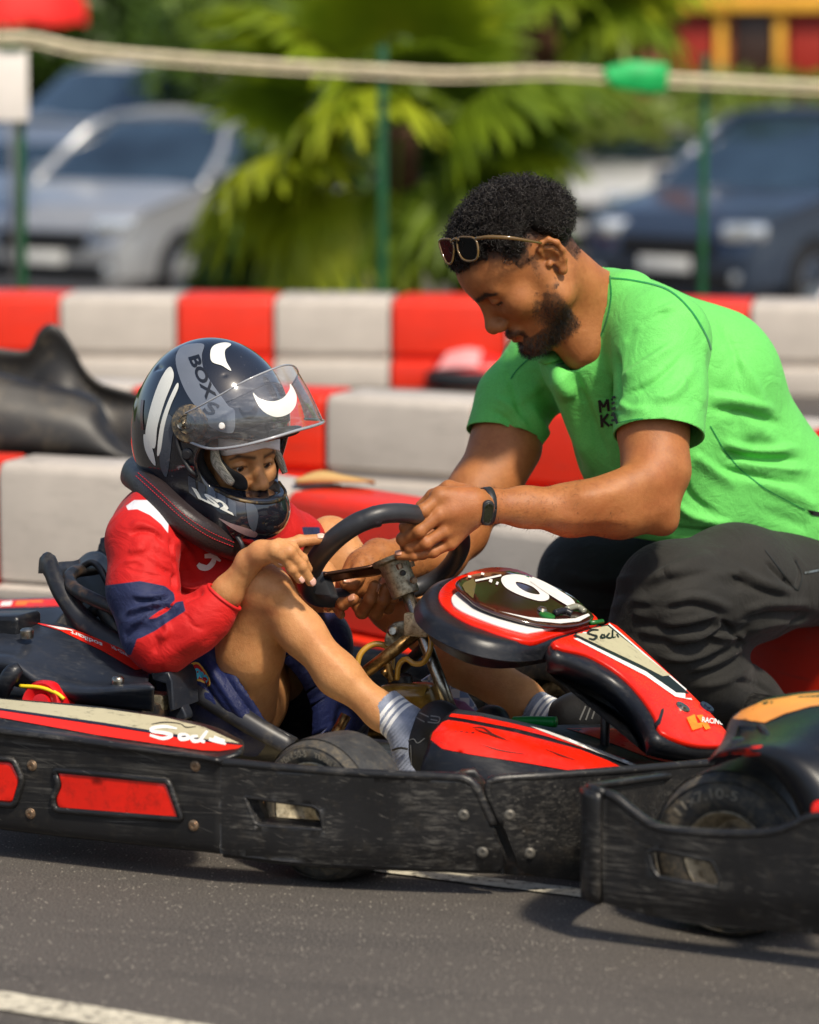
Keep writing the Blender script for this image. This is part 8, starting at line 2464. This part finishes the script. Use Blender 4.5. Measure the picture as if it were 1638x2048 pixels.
# ================================================================== HELMET
HEL = thing('full_face_helmet', 'black grey and white full-face helmet with raised clear visor on the driver', 'helmet', P(430, 1060, 6.93))
hy = math.radians(48); hp = math.radians(13)
f_ = Vector((math.cos(hy), -math.sin(hy), 0)); hf = f_ * math.cos(hp) - UP * math.sin(hp); hu = f_ * math.sin(hp) + UP * math.cos(hp); hl_ = hu.cross(hf)
HR = np.array([tuple(hf), tuple(hl_), tuple(hu)]).T
HF = Frame(P(430, 862, 6.93), HR, .94)
hx = HF.axes()
def helmet_outer(G, d=0.0):
    G.ell(HF.p(-.010, 0, .020), hx, (.165 + d, .138 + d, .160 + d), .03)
    G.ell(HF.p(-.030, 0, -.040), hx, (.135 + d, .130 + d, .130 + d), .05)
    for y in (-1, 1): G.cone(HF.p(.035, y * .062, -.125), HF.p(.136, y * .032, -.128), .062 + d, .052 + d, .04)
    G.cone(HF.p(.136, -.032, -.128), HF.p(.136, .032, -.128), .053 + d, .053 + d, .03)
    G.cone(HF.p(.142, 0, -.115), HF.p(.138, 0, -.172), .045 + d, .022 + d, .03)
def slot(G, r, k=.010, front=1.0):
    pts = [None, HF.p(.128, -.074, -.020), HF.p(.158, -.042, -.026), HF.p(.170, 0, -.028), HF.p(.158, .042, -.026), HF.p(.128, .074, -.020), None]
    for i in range(1, 5):
        G.cone(pts[i], pts[i + 1], r, r, k, sub=True)
G = SDF(); helmet_outer(G)
slot(G, .049, .012)
# hollow
G.ell(HF.p(-.006, 0, .012), hx, (.138, .115, .138), .02, sub=True)
G.cone(HF.p(.03, 0, -.05), HF.p(.02, 0, -.24), .095, .105, .02, sub=True)
G.cone(HF.p(.06, 0, -.09), HF.p(.110, 0, -.14), .06, .048, .02, sub=True)
# edges and aero details
G.fold([HF.p(-.09, -.10, .115), HF.p(-.02, -.105, .125), HF.p(.06, -.085, .115)], .006, -.004)
G.fold([HF.p(-.16, -.05, .06), HF.p(-.15, -.08, .04), HF.p(-.12, -.11, .02)], .012, .006)
G.fold([HF.p(.10, -.055, .120), HF.p(.03, -.075, .150), HF.p(-.06, -.08, .160)], .005, -.004)
for i in range(4):
    G.fold([HF.p(.135 - .02 * i, -.03 - .01 * i, .092 + .018 * i), HF.p(.140 - .02 * i, .03, .094 + .018 * i)], .0035, -.003)
gv, gq = G.build(.0030); gv = smooth_np(gv, gq, 1)
bH = NB('helmet_shell')
scr = bH.step(bH.noise(120, 6, .7), .68, .05)
hb_ = bH.ramp(bH.noise(6, 4, .5), [(.3, (.006, .007, .010)), (.7, (.014, .016, .024))])
bH.set(Base_Color=bH.mix(bH.math('MULTIPLY', scr, .25), hb_, (.25, .24, .22, 1)), Roughness=bH.math('ADD', bH.math('MULTIPLY', scr, .3), .10), Coat_Weight=.9, Coat_Roughness=.05, Specular_IOR_Level=.6)
SHELL = link('shell', mesh_np('shell', gv, gq), bH.m, HEL)
HBVH = bvh_of(SHELL)
M_HGREY = mat('helmet_grey', (112, 118, 128), .22, .2, var=.08, coat=.7); M_HDGREY = mat('helmet_dark_grey', (70, 76, 86), .25, .1, var=.08, coat=.6)
M_HWHITE = mat('helmet_white', (216, 216, 208), .25, var=.05, coat=.6); M_HRED = mat('helmet_maroon', (70, 10, 16), .2, coat=.8); M_HBLK = mat('helmet_letter_black', (20, 22, 28), .3, coat=.5)
def hdecal(name, poly, m, off=.0011, curve=True, sp=8): return decal(name, [poly], HBVH, m, SHELL, off=off, spacing=sp, curve=curve)
# big grey band running over the crown and down the side
hdecal('grey_band', [(358, 700), (368, 692), (386, 688), (408, 690), (404, 712), (408, 740), (426, 770), (448, 800), (464, 826), (452, 848), (418, 838), (388, 808), (368, 776), (355, 740), (352, 716)], M_HGREY)
hdecal('grey_patch', [(430, 812), (464, 816), (470, 832), (466, 864), (440, 862), (416, 846)], M_HGREY, .0014)
hdecal('white_swoosh', [(421, 705), (428, 692), (448, 686), (462, 690), (450, 702), (452, 722), (462, 742), (444, 732), (424, 724)], M_HWHITE, .0013)
hdecal('white_bar', [(341, 734), (348, 748), (345, 766), (330, 804), (316, 852), (310, 896), (292, 876), (298, 830), (313, 780), (328, 748)], M_HWHITE)
hdecal('white_stripe', [(354, 768), (357, 777), (342, 812), (330, 852), (322, 902), (315, 908), (321, 854), (335, 808)], M_HWHITE, .0013)
hdecal('grey_side', [(336, 830), (348, 844), (344, 884), (334, 952), (320, 924), (326, 876)], M_HDGREY, .0012)
hdecal('white_tail', [(289, 868), (304, 892), (312, 930), (300, 918), (290, 894)], M_HWHITE, .0012)
for i in range(5):
    x0 = 376 + 20 * i; y0 = 950 + 11.5 * i
    hdecal('chin_block', [(x0, y0), (x0 + 15, y0 + 9), (x0 + 17, y0 + 46 - 2 * i), (x0 + 2, y0 + 34 - 2 * i)], M_HDGREY, .0012, False, 6)
hdecal('chin_wedge', [(492, 1004), (508, 1010), (516, 1030), (512, 1056), (506, 1062), (496, 1044)], M_HDGREY, .0012)
hdecal('lower_swoosh', [(438, 1036), (462, 1046), (500, 1058), (514, 1066), (508, 1074), (486, 1068), (458, 1052)], mat('helmet_pink_grey', (150, 128, 128), .25, coat=.6), .0012)
text_decal('lettering', 'BOX', (378, 716), (36, 84), (20, -6), HBVH, M_HBLK, SHELL, off=.0022, bold=.03)
text_decal('lettering', 'S', (404, 822), (22, 10), (16, -20), HBVH, M_HBLK, SHELL, off=.0022, bold=.03)
text_decal('lettering', 'LS2', (386, 990), (82, 40), (-2, -16), HBVH, M_HWHITE, SHELL, off=.0024, bold=.05, shear=-.3)
stroke_decal('red_lettering', [[(286, 800, 1), (284, 830, 1), (286, 860, 1)]], 5, HBVH, M_HRED, SHELL, off=.0015)
# lining and cheek pads
I_ = SDF()
I_.ell(HF.p(-.006, 0, .012), hx, (.140, .117, .140), .02)
I_.cone(HF.p(.03, 0, -.05), HF.p(.03, 0, -.13), .092, .085, .03)
I_.ell(HF.p(-.002, 0, .0), hx, (.118, .098, .118), .015, sub=True)
I_.cone(HF.p(.02, 0, -.06), HF.p(.02, 0, -.22), .074, .08, .01, sub=True)
slot(I_, .047, .012)
I_.cone(HF.p(.05, 0, -.035), HF.p(.22, 0, -.05), .052, .075, .02, sub=True)
I_.ell(Vector(KH.p(.05, 0, -.01)), [Vector(v) for v in KRF.T], (.072, .052, .07), .01, sub=True)
I_.cone(HF.p(.08, 0, -.055), HF.p(.22, 0, -.075), .042, .055, .01, sub=True)
iv, iq = I_.build(.0035)
M_PAD = mat('padding_black', (20, 20, 22), .85, var=.2, bump=.3, bscale=500)
link('lining', mesh_np('lining', iv, iq), M_PAD, HEL)
# gasket round the eyeport
M_GASK = mat('gasket', (18, 18, 18), .45, dirt=.4, dirtcol=(150, 120, 66))
def rim_pts(dz, push):
    out = []
    for i in range(25):
        t = -1 + 2 * i / 24
        az = t * math.radians(42)
        zc = -.028 + .012 * abs(t) ** 1.5
        o_ = Vector(HF.p(.03, 0, zc + dz)); d = Vector(HF.d(math.cos(az), math.sin(az), 0))
        h = HBVH.ray_cast(o_ + d * .3, -d)
        if h[0] is not None: out.append(h[0] + d * push)
    return out
tube('eyeport_gasket', rim_pts(-.0505, -.003), .0058, M_GASK, SHELL, n=8, res=70)
tube('eyeport_gasket', rim_pts(-.0620, .0), .0036, M_GASK, SHELL, n=8, res=70)
bG = NB('mesh_piping'); ckr = bG.n('ShaderNodeTexChecker'); ckr.inputs['Scale'].default_value = 420; bG.l(bG.coord((1, 1, 1), (.4, .5, .7)), ckr.inputs['Vector'])
ckr.inputs['Color1'].default_value = (.52, .48, .38, 1); ckr.inputs['Color2'].default_value = (.12, .11, .09, 1)
bG.set(Base_Color=ckr.outputs['Color'], Roughness=.8)
cheek = [(429, 896), (432, 922), (444, 942), (458, 960), (466, 966)]
tube('cheek_piping', [P(u, v, 6.812 - .004 * i) for i, (u, v) in enumerate(cheek)], [.008, .010, .010, .009, .006], bG.m, HEL, n=10, res=30)
tube('cheek_piping', [P(u, v, 6.93) for u, v in [(552, 900), (560, 920), (570, 946)]], [.006, .008, .006], bG.m, HEL, n=10, res=24)
# cheek pad in front of the near cheek
slab('cheek_pad', [P(u, v, 6.818) for u, v in [(438, 896), (446, 918), (462, 936), (486, 950), (496, 964), (494, 980), (476, 978), (458, 966), (442, 944), (434, 918)]], Vector((.2, -1, .1)), .03, M_PAD, HEL, bevel=.006)
# white balaclava edge on the forehead
bB = fabric('cap_white', (236, 230, 230), .9, 800, tint=.1).m
def bal():
    rows = []
    bvk = bvh_of(KB)
    for dv in (-34, -20, -8, 0):
        r_ = []
        for (u, v) in [(436, 908), (450, 912), (470, 909), (492, 906), (512, 901), (528, 897), (544, 898), (560, 904)]:
            h = bvk.ray_cast(CAMP, ray(u, v + dv * (1 if u < 550 else .8)).normalized())
            yy = h[0].y if h[0] is not None and h[0].y < 7.0 else 6.90
            r_.append(P(u, v + dv, yy - .010 + (.004 if dv == 0 else 0)))
        rows.append(r_)
    # smooth depth
    o = loft('balaclava_edge', rows, bB, KID, nu=40, nv=10, thick=.003)
    vs = o.data.vertices
bal()
# brow vent under the visor and pivot
slab('brow_vent', [P(u, v, 6.80 + (570 - u) * .0004) for u, v in [(440, 880), (470, 874), (520, 866), (570, 854), (604, 852), (596, 868), (560, 878), (500, 886), (450, 890)]], Vector((.3, -1, .1)), .02, M_RUBBER, SHELL, bevel=.005)
pc = HBVH.ray_cast(CAMP, ray(378, 848).normalized()); pcn = pc[1]
M_PIVOT = mat('pivot_smoke', (74, 70, 64), .22, .1, var=.4, vscale=60, coat=.6, dirt=.6, dirtcol=(150, 128, 92))
PIV = lathe('visor_pivot', [(0, .012), (.008, .012), (.010, .009), (.016, .009), (.018, .011), (.020, .008), (.034, .006), (.037, .002), (.038, -.004)], pc[0], pcn, M_PIVOT, HEL, n=36)
for (u, v, r) in ((369, 849, .0075),):
    h = HBVH.ray_cast(CAMP, ray(u, v).normalized()); lathe('pivot_screw', [(0, .004), (r * .5, .004), (r * .55, .001), (r, .003), (r * 1.15, 0)], h[0] + h[1] * .012, h[1], M_STEEL, PIV, n=16)
h = HBVH.ray_cast(CAMP, ray(375, 908).normalized()); lathe('vent_button', [(0, .006), (.008, .005), (.010, .001), (.012, 0)], h[0] + h[1] * .002, h[1], M_RUBBER, SHELL, n=16)
sp = []
for (u, v) in [(352, 862), (360, 900), (374, 928), (392, 950), (430, 968)]:
    h = HBVH.ray_cast(CAMP, ray(u, v).normalized()); sp.append(h[0] + h[1] * .003)
tube('side_plate_edge', sp, .0042, M_RUBBER, SHELL, n=8, res=30)
# clear visor
bV = NB('visor_clear')
nt = bV.nt; out = nt.nodes['Material Output']
tr = bV.n('ShaderNodeBsdfTransparent'); tr.inputs['Color'].default_value = (.93, .94, .95, 1)
gl = bV.n('ShaderNodeBsdfGlossy'); gl.inputs['Roughness'].default_value = .06; gl.inputs['Color'].default_value = (.9, .92, .97, 1)
df = bV.n('ShaderNodeBsdfDiffuse'); df.inputs['Color'].default_value = (.62, .63, .65, 1)
fr = bV.n('ShaderNodeFresnel'); fr.inputs['IOR'].default_value = 1.5
haze_ = bV.math('ADD', bV.math('MULTIPLY', bV.step(bV.noise(30, 8, .75, bV.coord((1, 1, 6))), .58, .10), .16), .07)
m1 = bV.n('ShaderNodeMixShader'); bV.l(haze_, m1.inputs[0]); bV.l(tr.outputs[0], m1.inputs[1]); bV.l(df.outputs[0], m1.inputs[2])
m2 = bV.n('ShaderNodeMixShader'); bV.l(bV.math('ADD', bV.math('MULTIPLY', fr.outputs[0], .9), .05), m2.inputs[0]); bV.l(m1.outputs[0], m2.inputs[1]); bV.l(gl.outputs[0], m2.inputs[2])
nt.links.new(m2.outputs[0], out.inputs['Surface'])
up_e = [(352, 838, 6.83), (372, 826, 6.79), (400, 812, 6.765), (440, 790, 6.748), (490, 762, 6.745), (540, 740, 6.775), (572, 730, 6.82), (590, 734, 6.89), (596, 748, 6.97), (584, 770, 7.04)]
lo_e = [(356, 872, 6.83), (380, 884, 6.79), (420, 897, 6.755), (470, 894, 6.725), (530, 880, 6.715), (590, 862, 6.745), (630, 851, 6.80), (647, 844, 6.87), (640, 840, 6.96), (610, 838, 7.04)]
mid = [((a[0] + b_[0]) / 2 + 3, (a[1] + b_[1]) / 2, (a[2] + b_[2]) / 2 - .018) for a, b_ in zip(up_e, lo_e)]
VIS = loft('visor', [[P(*q) for q in up_e], [P(*q) for q in mid], [P(*q) for q in lo_e]], bV.m, HEL, nu=60, nv=20)
tube('visor_edge', [P(*q) for q in lo_e], .0030, mat('visor_rim', (150, 152, 156), .15, var=.1, coat=.8), VIS, n=8, res=60)
tube('visor_edge', [P(*q) for q in up_e], .0018, mat('visor_rim', (150, 152, 156), .15), VIS, n=8, res=60)
# white swoosh seen on the crown beneath the visor
VB = bvh_of(VIS)
decal('visor_print', [[(506, 786), (520, 798), (545, 803), (566, 796), (578, 780), (580, 768), (592, 790), (590, 812), (576, 828), (552, 834), (528, 824), (514, 806)]], VB, M_HWHITE, VIS, off=.001, spacing=7, curve=True)
lathe('visor_stud', [(0, .004), (.005, .0035), (.007, 0)], VB.ray_cast(CAMP, ray(444, 852).normalized())[0], Vector((-.2, -1, .1)), M_WHITE, VIS, n=14)

# ================================================================== NECK BRACE
NKB = thing('neck_brace', 'thick black leather neck brace with red stitching round the driver\'s neck', 'neck brace', P(360, 1060, 6.9))
path = [P(268, 946, 7.03), P(288, 962, 6.90), P(326, 1000, 6.80), P(376, 1042, 6.765), P(426, 1074, 6.79), P(474, 1092, 6.86), P(510, 1090, 6.98), P(500, 1040, 7.12), P(430, 985, 7.20), P(340, 945, 7.18), P(285, 935, 7.12)]
M_LEATH = mat('leather_black', (40, 31, 31), .42, var=.25, vscale=20, bump=.4, bscale=220)
pth = catmull([tuple(p) for p in path], 90, True)
bn = Vector((.42, .10, .90)).normalized()                 # brace axis
rows = []
cen = pth.mean(0)
sec = [(a * .82, b_ * .80) for a, b_ in [(-.030, .020), (-.034, -.012), (-.028, -.034), (.0, -.038), (.022, -.030), (.030, -.005), (.026, .018), (.004, .030), (-.018, .030)]]
sec = [tuple(q) for q in catmull([(a, b_, 0) for a, b_ in sec], 28, True)[:, :2]]
VV = []; FF = []
for i in range(90):
    p = Vector(pth[i]); d = (Vector(pth[(i + 1) % 90]) - Vector(pth[i - 1])).normalized()
    o_ = d.cross(bn).normalized(); c0 = Vector(cen)
    if (p - c0).dot(o_) < 0: o_ = -o_
    u_ = o_.cross(d).normalized()
    if u_.dot(bn) < 0: u_ = -u_
    for a, b_ in sec: VV.append(p + o_ * a + u_ * b_)
m_ = len(sec)
for i in range(90):
    j = (i + 1) % 90
    for k in range(m_): FF.append((i * m_ + k, i * m_ + (k + 1) % m_, j * m_ + (k + 1) % m_, j * m_ + k))
me = mesh('collar_ring', VV, FF)
bm = bmesh.new(); bm.from_mesh(me); bmesh.ops.recalc_face_normals(bm, faces=bm.faces); bm.to_mesh(me); bm.free()
NR = link('collar_ring', me, M_LEATH, NKB)
NRB = bvh_of(NR)
M_STITCH = mat('stitch_red', (176, 26, 40), .7)
def stitches(line, name='stitching'):
    c = catmull(line, 46); Vs = []; Fs = []
    for i in range(0, 45):
        a, b_ = c[i], c[i + 1]; b_ = a + (b_ - a) * .62
        h1 = NRB.ray_cast(CAMP, ray(*a).normalized()); h2 = NRB.ray_cast(CAMP, ray(*b_).normalized())
        if h1[0] is None or h2[0] is None or (h1[0] - h2[0]).length > .02: continue
        v_, f_q = tube('', [h1[0] + h1[1] * .0008, h2[0] + h2[1] * .0008], .0009, None, n=5, link_it=False, smooth_path=False)
        n0 = len(Vs); Vs += v_; Fs += [tuple(i_ + n0 for i_ in q) for q in f_q]
    if Fs: link(name, mesh(name, Vs, Fs), M_STITCH, NKB)
stitches([(276, 946), (320, 985), (370, 1031), (420, 1064), (470, 1086)]); stitches([(272, 952), (316, 992), (366, 1038), (416, 1072), (468, 1094)])
tube('collar_strap', [P(470, 1068, 6.80), P(484, 1092, 6.79), P(482, 1120, 6.80)], .005, M_RUBBER, NKB, n=8)
decal('badge', [[(518, 1082), (534, 1070), (546, 1080), (538, 1096), (524, 1100)]], JB, M_BADGE, JER, spacing=5, off=.004)
